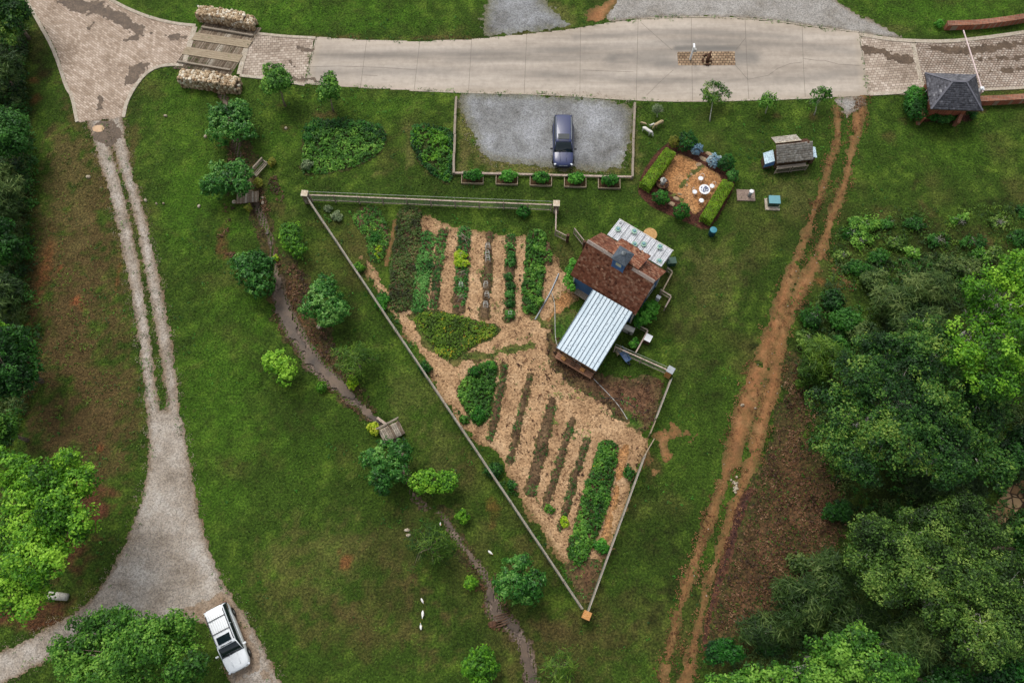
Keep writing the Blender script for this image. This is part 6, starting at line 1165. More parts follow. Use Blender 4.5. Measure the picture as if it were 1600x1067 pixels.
q = G(1016, 366, .55); rt = thing('round_table', 'round straw coloured table half under the clear canopy', 'table', (q[0], q[1], hz(q[0], q[1]))); MB().lathe([(.6, 0), (.64, .03), (.64, .07), (.6, .09), (.0, .1)], (0, 0, .5), 28).build('table_top', M['straw'], rt); MB().lathe([(.3, 0), (.14, .1), (.14, .42), (.3, .5)], n=14).build('pedestal', M['wood_dark'], rt)
q = G(1115, 359, 1.0); bl = thing('rain_barrel', 'teal blue barrel standing alone on the lawn below the bark-edged seating garden', 'barrel', (q[0], q[1], hz(q[0], q[1]))); MB().lathe([(.26, 0), (.3, .2), (.32, .45), (.31, .75), (.27, .92)], n=24).build('drum', paint('dark_teal', lin((24, 64, 78)), .4), bl, True); MB().lathe([(.31, .92), (.33, .96), (.31, 1.0), (.0, 1.02)], n=24).build('lid', M['teal'], bl)

# seating garden -------------------------------------------------------------------------------------------
def hedge(p0, p1, w, h, label):
    a = G(*p0, h * .6); b = G(*p1, h * .6); L = math.dist(a[:2], b[:2]); c = (a + b) / 2; rz = math.atan2(b[1] - a[1], b[0] - a[0]); t = thing('hedge', label, 'hedge', (c[0], c[1], hz(c[0], c[1])), rz, 'yellow-green hedges of the seating garden')
    rng = np.random.default_rng(int(p0[0])); n = int(L * w * 700); u = rng.uniform(-1, 1, n); v = rng.uniform(-1, 1, n); zt = h * (1 - .16 * (np.abs(v) ** 3)) + .09 * fbm(u * L / 2, v * w / 2, .45, 2, 3); side = rng.random(n) < .4; endf = rng.random(n) < .12; u = np.where(endf, np.sign(u) * rng.uniform(.94, 1.01, n), u); v = np.where(endf, v * .95, v); side &= ~endf
    x = u * L / 2; y = np.where(side, np.sign(v) * w / 2 * rng.uniform(.88, 1.03, n), v * w / 2); z = np.where(side | endf, zt * rng.random(n), zt); N = np.c_[np.where(endf, np.sign(u), 0), np.where(side, np.sign(v), 0), np.where(side, .3, 1)] + rng.normal(size=(n, 3)) * .45
    leafmesh('foliage', np.c_[x, y, z], N, .13, .08, .5 + .22 * fbm(x, y, .6, 2, 5) + rng.normal(size=n) * .16, M['lf_hedge'], t, None, rng); m = MB(); m.box((0, 0, h * .4), (L * .9, w * .6, h * .7)); m.build('woody_core', M['wood_dark'], t)
hedge((1047, 238), (1007, 293), 1.15, 1.0, 'long yellow-green clipped hedge on the west side of the seating garden'); hedge((1137, 287), (1102, 345), 1.15, 1.0, 'long yellow-green clipped hedge on the east side of the seating garden')
RK = dict(cov=2.2, m=7, rc=.12, L=.13, W=.08, gap=-1.5, shell=.8, br=3)
for (px, py, r_, h_, mt, lb, kw) in [(1073, 221, 16, 1.6, 'lf_box', 'dark round clipped shrub at the north corner of the seating garden', {}), (1135, 255, 14, 1.6, 'lf_box', 'dark round clipped shrub right of the eastern blue shrub', {}), (1032, 309, 13, 1.3, 'lf_clip', 'green round clipped shrub below the dark fountain bowl', {'tb': .08}), (1065, 331, 13, 1.3, 'lf_clip', 'green round clipped shrub at the south entrance stones', {'tb': .05}),
                                 (1053, 223, 8, 1.3, 'lf_rust', 'rust-green cone shrub at the top end of the west hedge', {'tb': .15}), (1144, 275, 9, 1.4, 'lf_crop', 'blue-green cone shrub at the top end of the east hedge', {'tb': .4}), (1087, 234, 10.5, 1.0, 'lf_blue', 'powder blue spruce left of the entrance stones', {'tb': .5, 'ts': .3}), (1117, 251, 10.5, 1.0, 'lf_blue', 'powder blue spruce right of the entrance stones', {'tb': .5, 'ts': .3})]:
    k = dict(RK); k.update(kw); tree(px, py, [(0, 0, r_ * .95, r_ * .9)], h_, mt, lb, 'shrub', 'shrub', zc=.5, group='round shrubs of the seating garden', **k)
for i, (px, py, a_, b_, rz, lb) in enumerate([(1107, 241, .8, .45, -30, 'outer entrance slab between the two blue spruces'), (1099, 249, .9, .5, -30, 'inner entrance slab between the two blue spruces'), (1057, 311, .7, .4, -30, 'inner slab of the south entrance'), (1049, 319, .75, .5, -30, 'outer slab of the south entrance'), (1092, 258, .6, .5, 10, 'broad stepping stone inside the seating garden by the blue spruces'), (1080, 273, .32, .28, 0, 'small pale stepping stone left of the upper white chair'), (1074, 281, .3, .22, 40, 'small pale stepping stone in the middle of the seating garden'), (1073, 290, .36, .24, 80, 'small pale stepping stone left of the white table'), (1062, 304, .5, .26, -20, 'small tan stepping stone near the south entrance')]):
    x, y = g2((px, py)); tag(MB().rock((x, y, .06), (a_, b_, .12), RG, 8, R(rz)).build('stepping_stone', M['stone_path'], bevel=.01), lb, 'stone', 'stepping stones of the seating garden')
q = G(1101, 296, .74); tb_ = thing('garden_table', 'round white garden table with a dark mosaic top in the seating garden', 'table', (q[0], q[1], hz(q[0], q[1])))
mm_, mn, ml, mbs = newmat('mosaic_top'); mv = mn.new('ShaderNodeTexVoronoi'); mv.inputs['Scale'].default_value = 9; ml.new(mn.new('ShaderNodeTexCoord').outputs['Object'], mv.inputs['Vector']); ms_ = mn.new('ShaderNodeSeparateColor'); ml.new(mv.outputs['Color'], ms_.inputs[0]); mr_ = ramp(mn, [(0, lin((40, 46, 92))), (.35, lin((120, 126, 150))), (.55, lin((224, 226, 230))), (.8, lin((90, 96, 110)))]); mr_.color_ramp.interpolation = 'CONSTANT'; ml.new(ms_.outputs[0], mr_.inputs[0]); ml.new(mr_.outputs[0], mbs.inputs['Base Color'])
MB().lathe([(.5, 0), (.52, .02), (.52, .035), (.5, .04)], (0, 0, .7), 32).build('table_top', M['white'], tb_); MB().lathe([(.38, 0), (.38, .004)], (0, 0, .742), 32).build('mosaic', mm_, tb_)
for k in range(4): a = R(45 + 90 * k); MB().tube([(.3 * math.cos(a), .3 * math.sin(a), .7), (.18 * math.cos(a), .18 * math.sin(a), .35), (.4 * math.cos(a), .4 * math.sin(a), .0)], .018, 6).build('leg', M['white'], tb_)
for (px, py, fx, fy, lb) in [(1095, 279, 1098.5, 274, 'white chair with a round seat above the garden table'), (1112.5, 291, 1117, 288, 'white chair with a round seat pushed against the right of the garden table'), (1085.5, 300, 1081, 297, 'white chair with a round seat left of the garden table'), (1096, 313.5, 1096, 320, 'white chair with a round seat below the garden table')]:
    q = G(px, py, .45); f = G(fx, fy, .45); rz = math.atan2(f[1] - q[1], f[0] - q[0]); t = thing('garden_chair', lb, 'chair', (q[0], q[1], hz(q[0], q[1])), rz, 'white chairs round the garden table')
    MB().lathe([(.22, 0), (.235, .02), (.2, .045), (0, .05)], (0, 0, .43), 24).build('seat', M['white'], t)
    MB().tube([(.1, -.2, .43), (.2, -.19, .7), (.26, -.12, .86), (.28, 0, .9), (.26, .12, .86), (.2, .19, .7), (.1, .2, .43)], .014, 6).build('backrest', M['white'], t)
    for k in range(4): a = R(45 + 90 * k); MB().tube([(.17 * math.cos(a), .17 * math.sin(a), .43), (.24 * math.cos(a), .24 * math.sin(a), 0)], .012, 6).build('leg', M['white'], t)
q = g2((1034, 290)); ft = thing('fountain', 'dark bowl fountain with a small pale figure beside the west hedge', 'fountain', (q[0], q[1], hz(*q)))
MB().lathe([(.45, 0), (.58, .1), (.62, .35), (.6, .45), (.5, .45), (.46, .3), (.0, .28)], n=26).build('bowl', M['rust'], ft); m = MB().lathe([(.22, .28), (.16, .4), (.1, .7), (.26, .85), (.3, .9), (.12, .88), (.06, 1.1), (.14, 1.2), (.0, 1.3)], n=18); m.build('figure', M['grey_box'], ft, True)
for k in range(5): a = k * 1.26; MB().rock((.4 * math.cos(a), .4 * math.sin(a), .42), (.16, .13, .12), RG, 6).build('pebble', M['stone_path'] if k % 2 else M['cap_orange'], ft)
# well pipe, utility box ---------------------------------------------------------------------------------------
q = g2((1165, 306)); sl_ = thing('concrete_slab', 'small pinkish concrete slab right of the seating garden', 'slab', (q[0], q[1], hz(*q)), R(-2)); MB().box((0, 0, .05), (1.7, 1.2, .14)).build('slab', nm('slab_concrete', [lin((124, 106, 94)), lin((148, 130, 116))], 3, s2=14), sl_, bevel=.02)
q = G(1174.5, 299, 1.0); wp = thing('vent_pipe', 'short white pipe with a round cap standing on the pinkish slab', 'pipe', (q[0], q[1], hz(q[0], q[1]))); MB().lathe([(.16, 0), (.16, .94)], n=20).build('pipe', M['galv'], wp, True); MB().lathe([(.2, .94), (.21, 1.0), (.17, 1.04), (0, 1.05)], n=20).build('cap', M['white'], wp)
q = g2((1206, 320)); up = thing('utility_box', 'dark green utility box with a teal lid on a pale concrete pad', 'utility box', (q[0], q[1], hz(*q)), R(-2)); MB().box((0, 0, .06), (1.35, 1.25, .14)).build('pad', M['curb'], up, bevel=.02); MB().box((.05, .12, .42), (1.0, .8, .62)).build('cabinet', M['dark_green'], up, bevel=.02); MB().box((.05, .12, .75), (1.06, .86, .05)).build('lid', M['teal_lid'], up, bevel=.015)
m = MB(); m.box((.05, -.295, .42), (.04, .02, .4)); m.build('door_seam', M['black'], up)

# coop ----------------------------------------------------------------------------------------------------------
CX, CY, CA = 26.48, 42.63, .13
cp = thing('chicken_coop', 'small coop with a grey shingle roof and pale blue side flaps on the lawn', 'coop', (CX, CY, 0), CA)
MB().box((-.05, .15, .75), (3.0, 1.3, 1.3)).build('wall', M['wood_dark'], cp)
ro = MB().slab([(-1.75, -.72, 1.42), (1.75, -.72, 1.42), (1.75, .68, 2.3), (-1.75, .68, 2.3)], .06).build('front_roof', M['wood_dark'], cp); shingles('roof_shingles', [(-1.75, -.74, 1.43), (1.75, -.74, 1.43), (1.75, .68, 2.31), (-1.75, .68, 2.31)], M['shingle_grey'], ro, .2, .2, seed=5, tone=.72, mis=.003, lift=.018)
ro = MB().slab([(.75, 2.0, 1.6), (-1.7, 2.0, 1.6), (-1.7, 1.0, 2.2), (.75, 1.0, 2.2)], .06).build('back_roof', M['wood_dark'], cp); shingles('roof_shingles', [(.75, 2.02, 1.61), (-1.7, 2.02, 1.61), (-1.7, 1.0, 2.21), (.75, 1.0, 2.21)], M['shingle_grey'], ro, .2, .2, seed=6, tone=.72, mis=.003, lift=.018)
MB().bar((-1.7, .96, 2.24), (.78, .96, 2.24), .07, .04).build('ridge_board', M['cap_pale'], cp); MB().box((-.0, .84, 2.0), (3.2, .3, .2)).build('ridge_vent', M['rust'], cp); MB().box((1.2, 1.15, 1.75), (.8, .4, .08), .0).build('brush', M['rust'], cp)
for x0, x1, nm_ in ((-1.78, -2.75, 'west'), (1.78, 2.3, 'east')):
    MB().slab([(x0, -.35, 1.25), (x1, -.5 if x0 < 0 else -.45, 1.15), (x1, .55, 1.4), (x0, .72, 1.5)], .04).build('side_flap', M['pale_blue'], cp)
    if x0 < 0:
        MB().slab([(x0, -.36, 1.2), (x1, -.51, 1.1), (x1 - .05, -.62, .75), (x0, -.5, .8)], .03).build('flap_edge', M['blue_wall'], cp)
    MB().box(((x0 + x1) / 2, .1, .55), (abs(x1 - x0) * .7, .9, 1.1)).build('nest_box', M['wood_dark'], cp)
m = MB()
for x in (-1.6, 0, ): 
    for k in range(9): m.box((x + .1 + k * .14, -1.02, .55), (.035, .03, .62))
    m.box((x + .65, -1.02, .88), (1.35, .06, .06)); m.box((x + .65, -1.02, .22), (1.35, .06, .06))
    for xx in (x - .05, x + 1.35): m.box((xx, -1.02, .5), (.08, .08, .9))
m.build('run_fence', M['old_wood'], cp); MB().box((-.2, -.85, .9), (2.8, .25, .05)).build('shelf', M['old_wood'], cp)

# gatehouse ----------------------------------------------------------------------------------------------------------
GX_, GY_, GA = 42.03, 48.7, -.045
gh = thing('gatehouse', 'small brick gatehouse with a dark slate hip roof beside the barrier', 'gatehouse', (GX_, GY_, 0), GA); a, b = 2.42, 2.07; ze, zr, rr_ = 2.8, 3.95, .64
m = MB(); m.box((-.1, .25, 1.35), (3.7, 2.8, 2.8)); gw = m.build('wall', M['brick'], gh)
m = MB(); 
MB().bar((1.45, -1.17, .6), (1.15, -1.95, .3), .3, 1.6).build('wing_wall', M['brick'], gh); MB().bar((-2.1, 1.2, .6), (-2.3, -1.9, .4), .32, 1.7).build('wing_wall', M['brick'], gh)
for x, y, rz in ((-1.97, .2, R(90)), (-.1, 1.63, 0), (1.77, .1, R(90))):
    w_ = MB().box((x, y, 1.6), (1.1, .05, .8), rz).build('window', M['glass'], gh); f = MB()
    for s_ in (-1, 1): f.box((x + s_ * .58 * math.cos(rz), y + s_ * .58 * math.sin(rz), 1.6), (.07, .09, .94), rz); f.box((x, y, 1.6 + s_ * .44), (1.09, .088, .06), rz)
    f.build('window_frame', M['white_trim'], w_)
hp_ = [(-a, -b, ze), (a, -b, ze), (a, b, ze), (-a, b, ze), (-rr_, .25, zr), (rr_, .25, zr)]
rf = MB().add(hp_ + [(p[0], p[1], p[2] - .12) for p in hp_[:4]], [(0, 1, 5, 4), (1, 2, 5), (2, 3, 4, 5), (3, 0, 4), (9, 8, 7, 6), (0, 6, 7, 1), (1, 7, 8, 2), (2, 8, 9, 3), (3, 9, 6, 0)]).build('roof', M['wood_dark'], gh)
lich = lambda u, v, L, h: .45 * max(0, 1 - abs(v / h - .55) * 2) * (1 if u / L > .5 else 0) * (1 if random.Random(int(u * 31 + v * 77)).random() < .5 else 0)
for i, pl_ in enumerate([[hp_[0], hp_[1], hp_[5], hp_[4]], [hp_[1], hp_[2], hp_[5]], [hp_[2], hp_[3], hp_[4], hp_[5]], [hp_[3], hp_[0], hp_[4]]]):
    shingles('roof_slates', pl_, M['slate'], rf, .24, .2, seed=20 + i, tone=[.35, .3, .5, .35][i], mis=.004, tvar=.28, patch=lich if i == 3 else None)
m = MB()
for i in range(4):
    e = hp_[i]; t_ = hp_[4] if i in (0, 3) else hp_[5]; m.bar((e[0], e[1], e[2] + .04), (t_[0], t_[1], t_[2] + .05), .17, .05)
m.bar((-rr_, .25, zr + .05), (rr_, .25, zr + .05), .18, .05); m.build('hip_ridge', paint('ridge_slate', lin((96, 96, 104)), .7), rf)
for k, (px, py, r_) in enumerate([(1459, 183, 9), (1471, 186, 10), (1483, 185, 8), (1493, 182, 9), (1519, 178, 9)]):
    tree(px, py, auto(r_, r_ * .8, 4, k), .9, 'lf_crop' if k in (1, 2) else 'lf_box', ['dark low shrub at the south-west corner of the gatehouse', 'grey-green low shrub left of the middle under the gatehouse wall', 'grey-green low shrub right of the middle under the gatehouse wall', 'dark low shrub left of the gatehouse wing wall', 'dark low shrub right of the gatehouse wing wall'][k], 'shrub', 'shrub', zc=.5, dens=12, m=7, rc=.14, L=.15, W=.08, gap=-.9, br=3, group='low shrubs along the gatehouse')
tree(1431, 163, [(0, -11, 15, 17), (0, 10, 15, 18), (0, 0, 16, 20)], 1.7, 'lf_clip', 'large oval clipped green shrub on the west side of the gatehouse', 'shrub', 'shrub', zc=.5, **dict(RK, tb=.15))
q = g2((1526, 149)); gt = thing('barrier_gate', 'white barrier arm raised on a post across the paved drive by the gatehouse', 'barrier', (q[0], q[1], hz(*q)))
MB().box((0, 0, .55), (.35, .4, 1.1)).build('post', M['white'], gt, bevel=.02); e = G(1505, 48, 1.1); m = MB(); v0 = Vector((0, -.4, 1.0)); e = G(1505, 48, 1.1); MB().bar((0, 0, 1.2), (G(1532, 139, 1.2)[0] - q[0], G(1532, 139, 1.2)[1] - q[1], 1.2), .14, .12).build('counterweight', M['white'], gt); v1 = Vector((e[0] - q[0], e[1] - q[1], 1.15)); m.bar(v0, v1, .1, .08); m.build('arm', paint('pinkish_white', lin((216, 196, 192)), .5), gt)
def bwall(p0, p1, p2, h, label):
    t = thing('brick_wall', label, 'brick wall', (*g2(p0), 0), 0, 'low brick walls at the entrance'); o = g2(p0); m = MB(); m2 = MB(); pts = [G(p[0], p[1], h) for p in smooth([p0, p1, p2], 2, False)]; 
    for a, b in zip(pts[:-1], pts[1:]): m.bar((a[0] - o[0], a[1] - o[1], h / 2 - .05), (b[0] - o[0], b[1] - o[1], h / 2 - .05), .42, h); m2.bar((a[0] - o[0], a[1] - o[1], h), (b[0] - o[0], b[1] - o[1], h), .62, .12)
    m.build('wall', M['brick'], t); m2.build('coping', M['brick_top'], t)
bwall((1481, 37), (1550, 35), (1690, 10), .8, 'low curved brick wall on the lawn north of the paved drive'); bwall((1530, 155), (1600, 152), (1690, 142), .8, 'low brick wall running east from the gatehouse')
# island fittings --------------------------------------------------------------------------------------------------------
q = g2((1078, 94)); ky = thing('keypad_post', 'tall white post with a reader arm on the paved traffic island', 'post', (q[0], q[1], .05))
MB().box((0, 0, .95), (.16, .16, 1.9)).build('pole', M['white'], ky); MB().box((.2, .05, 1.3), (.3, .26, .36)).build('reader', M['grey_box'], ky, bevel=.02); MB().box((0, .05, 1.98), (.18, .5, .06)).build('top_plate', M['white'], ky)
q = g2((1104, 95)); rb_ = thing('rusty_sculpture', 'dark rusty metal figure on a bed of brown stones on the traffic island', 'sculpture', (q[0], q[1], .05)); 
for k in range(14): a = k * .45; MB().rock((.42 * math.cos(a), .6 * math.sin(a), .08), (.3, .26, .2), RG, 6).build('edging_stone', M['rust'] if k % 3 else M['stone_path'], rb_)
m = MB(); m.tube([(0, -.3, .1), (.05, -.1, .5), (.15, .1, .8), (.3, .35, .9)], [.14, .18, .14, .08], 8); m.tube([(.12, .05, .75), (-.2, .2, .7)], [.1, .05], 7); m.tube([(.1, .1, .7), (.38, -.05, .55)], [.09, .05], 7); m.tube([(-.1, -.3, .05), (0, -.1, .4)], [.08, .12], 7); m.tube([(.2, -.35, .05), (.1, -.1, .4)], [.08, .12], 7); m.build('figure', M['rust'], rb_, True)

# cars ----------------------------------------------------------------------------------------------------------------------
def loft(secs, closed=True):
    m = MB(); n = len(secs[0]); vs = [v for s in secs for v in s]; fs = []
    for i in range(len(secs) - 1):
        for k in range(n - 1 if not closed else n): fs.append((i * n + k, i * n + (k + 1) % n, (i + 1) * n + (k + 1) % n, (i + 1) * n + k))
    if closed: fs.append(tuple(range(n))[::-1]); fs.append(tuple((len(secs) - 1) * n + k for k in range(n)))
    return m.add(vs, fs)
def suv(px, py, z, rz, L, W_, body, label, black_trim, sunroof=True, rails='silver', cross=False, grp=None):
    q = G(px, py, z); t = thing('parked_suv', label, 'car', (q[0], q[1], hz(q[0], q[1]) + .01), rz, grp); w = W_ / 2; X = lambda f: -L / 2 + L * f   # x=+ front
    S = []
    for f, ww, zt, zb in [(0, .62, .86, .5), (.01, .82, 1.0, .38), (.04, .94, 1.08, .3), (.15, .99, 1.12, .26), (.35, 1, 1.1, .25), (.55, 1, 1.08, .25), (.66, .99, 1.06, .25), (.72, .985, 1.05, .26), (.85, .97, 1.0, .28), (.93, .92, .93, .3), (.965, .83, .87, .34), (.988, .68, .8, .4), (1.0, .5, .7, .46)]:
        a = w * ww; x = X(f); S.append([(x, -a * .9, zb), (x, -a, zb + .15), (x, -a, zb + (zt - zb) * .7), (x, -a * .955, zt - .04), (x, -a * .82, zt + .02), (x, 0, zt + .055), (x, a * .82, zt + .02), (x, a * .955, zt - .04), (x, a, zb + (zt - zb) * .7), (x, a, zb + .15), (x, a * .9, zb)])
    bo = loft(S).build('body', body, t, True); bo.modifiers.new('s', 'SUBSURF').levels = 1; bo.modifiers['s'].render_levels = 1
    C = []
    for f, ww, zt in [(.008, .86, 1.08), (.05, .86, 1.6), (.085, .80, 1.7), (.3, .80, 1.74), (.5, .80, 1.73), (.6, .79, 1.68), (.635, .81, 1.58), (.75, .9, 1.09)]:
        x = X(f); ab = w * .93; at = w * ww * .97; zb = 1.0; C.append([(x, -ab, zb), (x, -(ab * .55 + at * .45), zb + (zt - zb) * .5), (x, -at * .93, zt - .03), (x, -at * .7, zt), (x, 0, zt + .015), (x, at * .7, zt), (x, at * .93, zt - .03), (x, (ab * .55 + at * .45), zb + (zt - zb) * .5), (x, ab, zb)])
    loft(C).build('windows', M['glass'], t, True)
    Rf = []
    for f, ww, zt in [(.035, .6, 1.6), (.05, .76, 1.66), (.09, .80, 1.715), (.3, .80, 1.755), (.5, .80, 1.745), (.595, .785, 1.70), (.615, .78, 1.65)]:
        x = X(f); at = w * ww * 1.0; Rf.append([(x, -at * .98, zt - .09), (x, -at * .95, zt - .02), (x, -at * .7, zt + .012), (x, 0, zt + .028), (x, at * .7, zt + .012), (x, at * .95, zt - .02), (x, at * .98, zt - .09)])
    rfm = loft(Rf).build('roof', body, t, True)
    m = MB()
    for s_ in (-1, 1): m.tube([(X(.605), s_ * w * .74, 1.66), (X(.68), s_ * w * .8, 1.38), (X(.745), s_ * w * .86, 1.1)], .035, 6); m.tube([(X(.34), s_ * w * .74, 1.66), (X(.34), s_ * w * .9, 1.1)], .03, 6); m.tube([(X(.05), s_ * w * .74, 1.6), (X(.03), s_ * w * .86, 1.08)], .06, 6)
    m.build('pillar', body, t, True)
    sl2 = .026
    if sunroof: MB().box((X(.515), 0, 1.775), (L * .11, w * 1.05, .02)).build('sunroof', M['glass'], rfm)
    for s_ in (-1, 1):
        MB().tube([(X(.1), s_ * w * .7, 1.72), (X(.12), s_ * w * .7, 1.82), (X(.53), s_ * w * .7, 1.82), (X(.57), s_ * w * .7, 1.72)], .028, 6).build('roof_rail', M['galv'] if rails == 'silver' else M['black'], t)
        mr2 = MB().box((X(.69), s_ * (w + .12), 1.12), (.14, .24, .17)).build('mirror', body if not black_trim else M['black'], t, bevel=.03)
        MB().box((X(.962), s_ * w * .72, .80), (.16, w * .34, .13), s_ * -.75).build('headlight', paint('headlight', lin((214, 220, 226)), .15), t, bevel=.03)
        MB().box((X(.022), s_ * w * .8, .96), (.12, .2, .22), s_ * .6).build('taillight', paint('tail_red', lin((150, 20, 20)), .3), t, bevel=.03)
        for f in (.185, .82):
            wh = MB().lathe([(.22, -.12), (.37, -.12), (.39, -.06), (.39, .06), (.37, .12), (.22, .12)], n=24); wh.v = [(X(f) + v[0], s_ * (w - .1) + v[2], .385 + v[1]) for v in wh.v]; wo = wh.build('wheel', M['black'], t, True)
            rm = MB().lathe([(.0, 0), (.23, .0), (.24, .03), (.05, .05)], n=18); rm.v = [(X(f) + v[0], s_ * (w + .0 + v[2] * .5), .385 + v[1]) for v in rm.v]; rm.build('rim', M['galv'], wo)
        m = MB(); m.tube([(X(.74), s_ * w * .34, 1.1), (X(.93), s_ * w * .28, .99)], .022, 5); m.build('bonnet_crease', body, t, True)
    if cross:
        for f in (.2, .4): MB().bar((X(f), -w * .68, 1.83), (X(f), w * .68, 1.83), .05, .03).build('cross_bar', M['black'], t)
        m = MB()
        for k in range(-3, 4): m.bar((X(.1), k * w * .17, 1.787 - abs(k) * .004), (X(.42), k * w * .17, 1.787 - abs(k) * .004), .012, .012)
        m.build('roof_groove', M['grey_box'], rfm)
    MB().box((X(.988), 0, .66), (.1, w * .8, .24)).build('grille', M['galv'] if black_trim else M['black'], t, bevel=.02)
    m = MB(); m.box((X(.975), 0, .45), (.2, w * 1.2, .18)); m.build('bumper', M['black'] if black_trim else body, t, bevel=.04)
    MB().box((X(.6), 0, 1.712), (.08, w * .9, .012)).build('roof_edge', M['black'], rfm)
    m = MB()
    for s_ in (-1, 1): m.bar((X(.75), s_ * .05 - .2, 1.14), (X(.73), s_ * .5 - .2, 1.17), .03, .02)
    m.build('wiper', M['black'], t)
    return t
navy = paint('navy_paint', lin((42, 52, 92)), .3, .0, .6, dirt=.03); wht = paint('white_car_paint', lin((236, 240, 242)), .3, 0, .6, dirt=.02)
suv(880, 221, .9, R(-91), 5.35, 2.02, navy, 'dark navy blue SUV parked nose down on the gravel parking lot', True)
suv(355, 996, .9, R(-62), 5.15, 1.95, wht, 'white SUV with black roof bars parked at the edge of the gravel turnaround', False, rails='black', cross=True)

# crop cages, trellises, hoses, stones ---------------------------------------------------------------------------------------
def cage(px, py, label, s_=.34, h=.7):
    q = G(px, py, h); t = thing('plant_cage', label, 'cage', (q[0], q[1], hz(q[0], q[1]) + .08), 0, 'square wire cages in the crop rows'); m = MB()
    for z, k in ((h, .62), (h * .5, .8), (.05, 1)):
        a = s_ / 2 * k; c_ = [(-a, -a, z), (a, -a, z), (a, a, z), (-a, a, z)]
        for i in range(4): m.bar(c_[i], c_[(i + 1) % 4], .02, .02)
    for i in (-1, 1):
        for j in (-1, 1): m.bar((i * s_ / 2, j * s_ / 2, 0), (i * s_ * .31, j * s_ * .31, h), .02, .02)
    tag(m.build('wire_frame', M['wire_white'], t))
for px, py, lb in [(762, 382, 'northmost white wire cage of the third crop row'), (761.5, 394, 'second white wire cage from the north in the third crop row'), (762, 402, 'third white wire cage from the north in the third crop row'), (759, 442, 'white wire cage in the middle of the third crop row'), (760.5, 458, 'bright white wire cage second from the south in the third crop row'), (758.5, 473, 'southmost white wire cage of the third crop row'), (720, 443, 'white wire cage in the lettuce crop row'), (797, 489, 'white wire cage at the south end of the single plant row')]: cage(px, py, lb, .42)
def aframe(px, py, rz, label, w=.8):
    q = g2((px, py)); t = thing('trellis', label, 'trellis', (q[0], q[1], hz(*q) + .1), rz, 'small stick trellises in the lettuce row'); m = MB()
    for s_ in (-1, 1): m.bar((-w / 2, s_ * .3, 0), (0, 0, .7), .03, .03); m.bar((w / 2, s_ * .3, 0), (0, 0, .7), .03, .03)
    m.bar((-w / 4, -.15, .35), (w / 4, -.15, .35), .025, .025); m.build('sticks', M['wood_pink'], t)
aframe(725, 374, R(-40), 'long stick trellis at the north end of the lettuce row', 1.5); aframe(721, 401, R(30), 'stick trellis beside the lettuce-green plants'); aframe(723, 430, R(20), 'stick trellis above the wire cage in the lettuce row'); aframe(721, 467, R(10), 'stick trellis at the south end of the lettuce row')
def hose(pts, label, mat, r=.03):
    pts = smooth(pts, 2, False); o = g2(pts[0]); V = [(g2(p)[0], g2(p)[1], hz(*g2(p)) + .06) for p in pts]; tag(MB().tube(V, r, 5).build('garden_hose', mat), label, 'hose', 'hoses on the garden floor')
hose([(873, 428), (868, 440), (860, 458), (850, 475), (842, 490), (836, 500)], 'thick grey hose winding over the wood chips west of the house', M['galv'], .07); hose([(862, 458), (867, 475), (867, 500), (868, 538), (880, 552), (905, 568), (925, 590), (950, 615), (968, 635), (980, 655)], 'long thin pale hose running round the porch to the bare soil', M['wire_white']); hose([(940, 622), (965, 622), (990, 635), (1005, 648), (1012, 640)], 'short dark hose on the bare soil by the east fence', M['black'])
for i, (px, py, a_, b_, lb) in enumerate([(499, 511, .5, .55, 'pale round stone at the foot of the bushy tree east of the creek'), (410, 316, .32, .5, 'pale oblong stone right of the upper plank footbridge'), (410, 309, .3, .3, 'tan stone beside the pale oblong one at the upper footbridge'), (366, 316, .5, .4, 'tan stone left of the upper plank footbridge'), (592, 671, .45, .6, 'pale rock at the west end of the railed footbridge'), (228, 314, .3, .35, 'pale stone right beside the gravel wheel track'), (245, 319, .22, .22, 'westmost small pale stone of the row in the lawn'), (256, 319, .22, .2, 'eastmost small pale stone of the row in the lawn'), (311, 323, .3, .4, 'pale stone alone in the lawn left of the creek'),
                                          (138, 277, .5, .35, 'orange-tan stone left of the gravel wheel track'), (321, 214, .28, .4, 'tan stone left of the northmost bushy tree'), (447, 201, .35, .3, 'pale green-white rock on bare soil between the two young trees'), (259, 182, .4, .25, 'pinkish stone in the lawn south of the paver drive'), (399, 33, .3, .5, 'pale round stone at the east end of the north bridge wall'), (1160, 633, .35, .3, 'pale rock in the widest part of the dirt track'), (1180, 638, .3, .22, 'tan rock right of the pale one in the dirt track'), (769, 975, .9, .6, 'rusty brown rock on the creek bank below the last dark tree'), (636, 828, .55, .3, 'grey stone north of the three geese near the feathery tree'), (638, 836, .4, .3, 'smaller grey stone just south of the grey one')]):
    x, y = g2((px, py)); tag(MB().rock((x, y, hz(x, y) + .06), (a_, b_, .25), RG, 8, 0).build('stone', M['stone'] if i != 16 else M['rust'], bevel=.02), lb, 'stone', 'stones lying in the grass')
for k in range(16):
    px, py = 1148 + RG.gauss(0, 3), 757 + RG.gauss(0, 5); x, y = g2((px, py)); tag(MB().rock((x, y, hz(x, y) + .06), (.25, .22, .16), RG, 6).build('rubble_stone', M['stone']), 'pale rubble stone in the little heap between the two ruts of the dirt track', 'stone', 'heap of rubble stones in the dirt track')
m = MB(); 
for k in range(7): px, py = 782 + (k % 3) * 4 + RG.uniform(-2, 2), 960 + k * 3; x, y = g2((px, py)); q2 = hz(x, y); m.tube([(x - .6, y - .15, q2 + .15), (x, y, q2 + .2), (x + .55, y + .2, q2 + .12)], [.05, .06, .03], 5)
tag(m.build('driftwood', M['wood_dark']), 'dark brushwood jammed across the creek below the last dark bushy tree', 'driftwood')
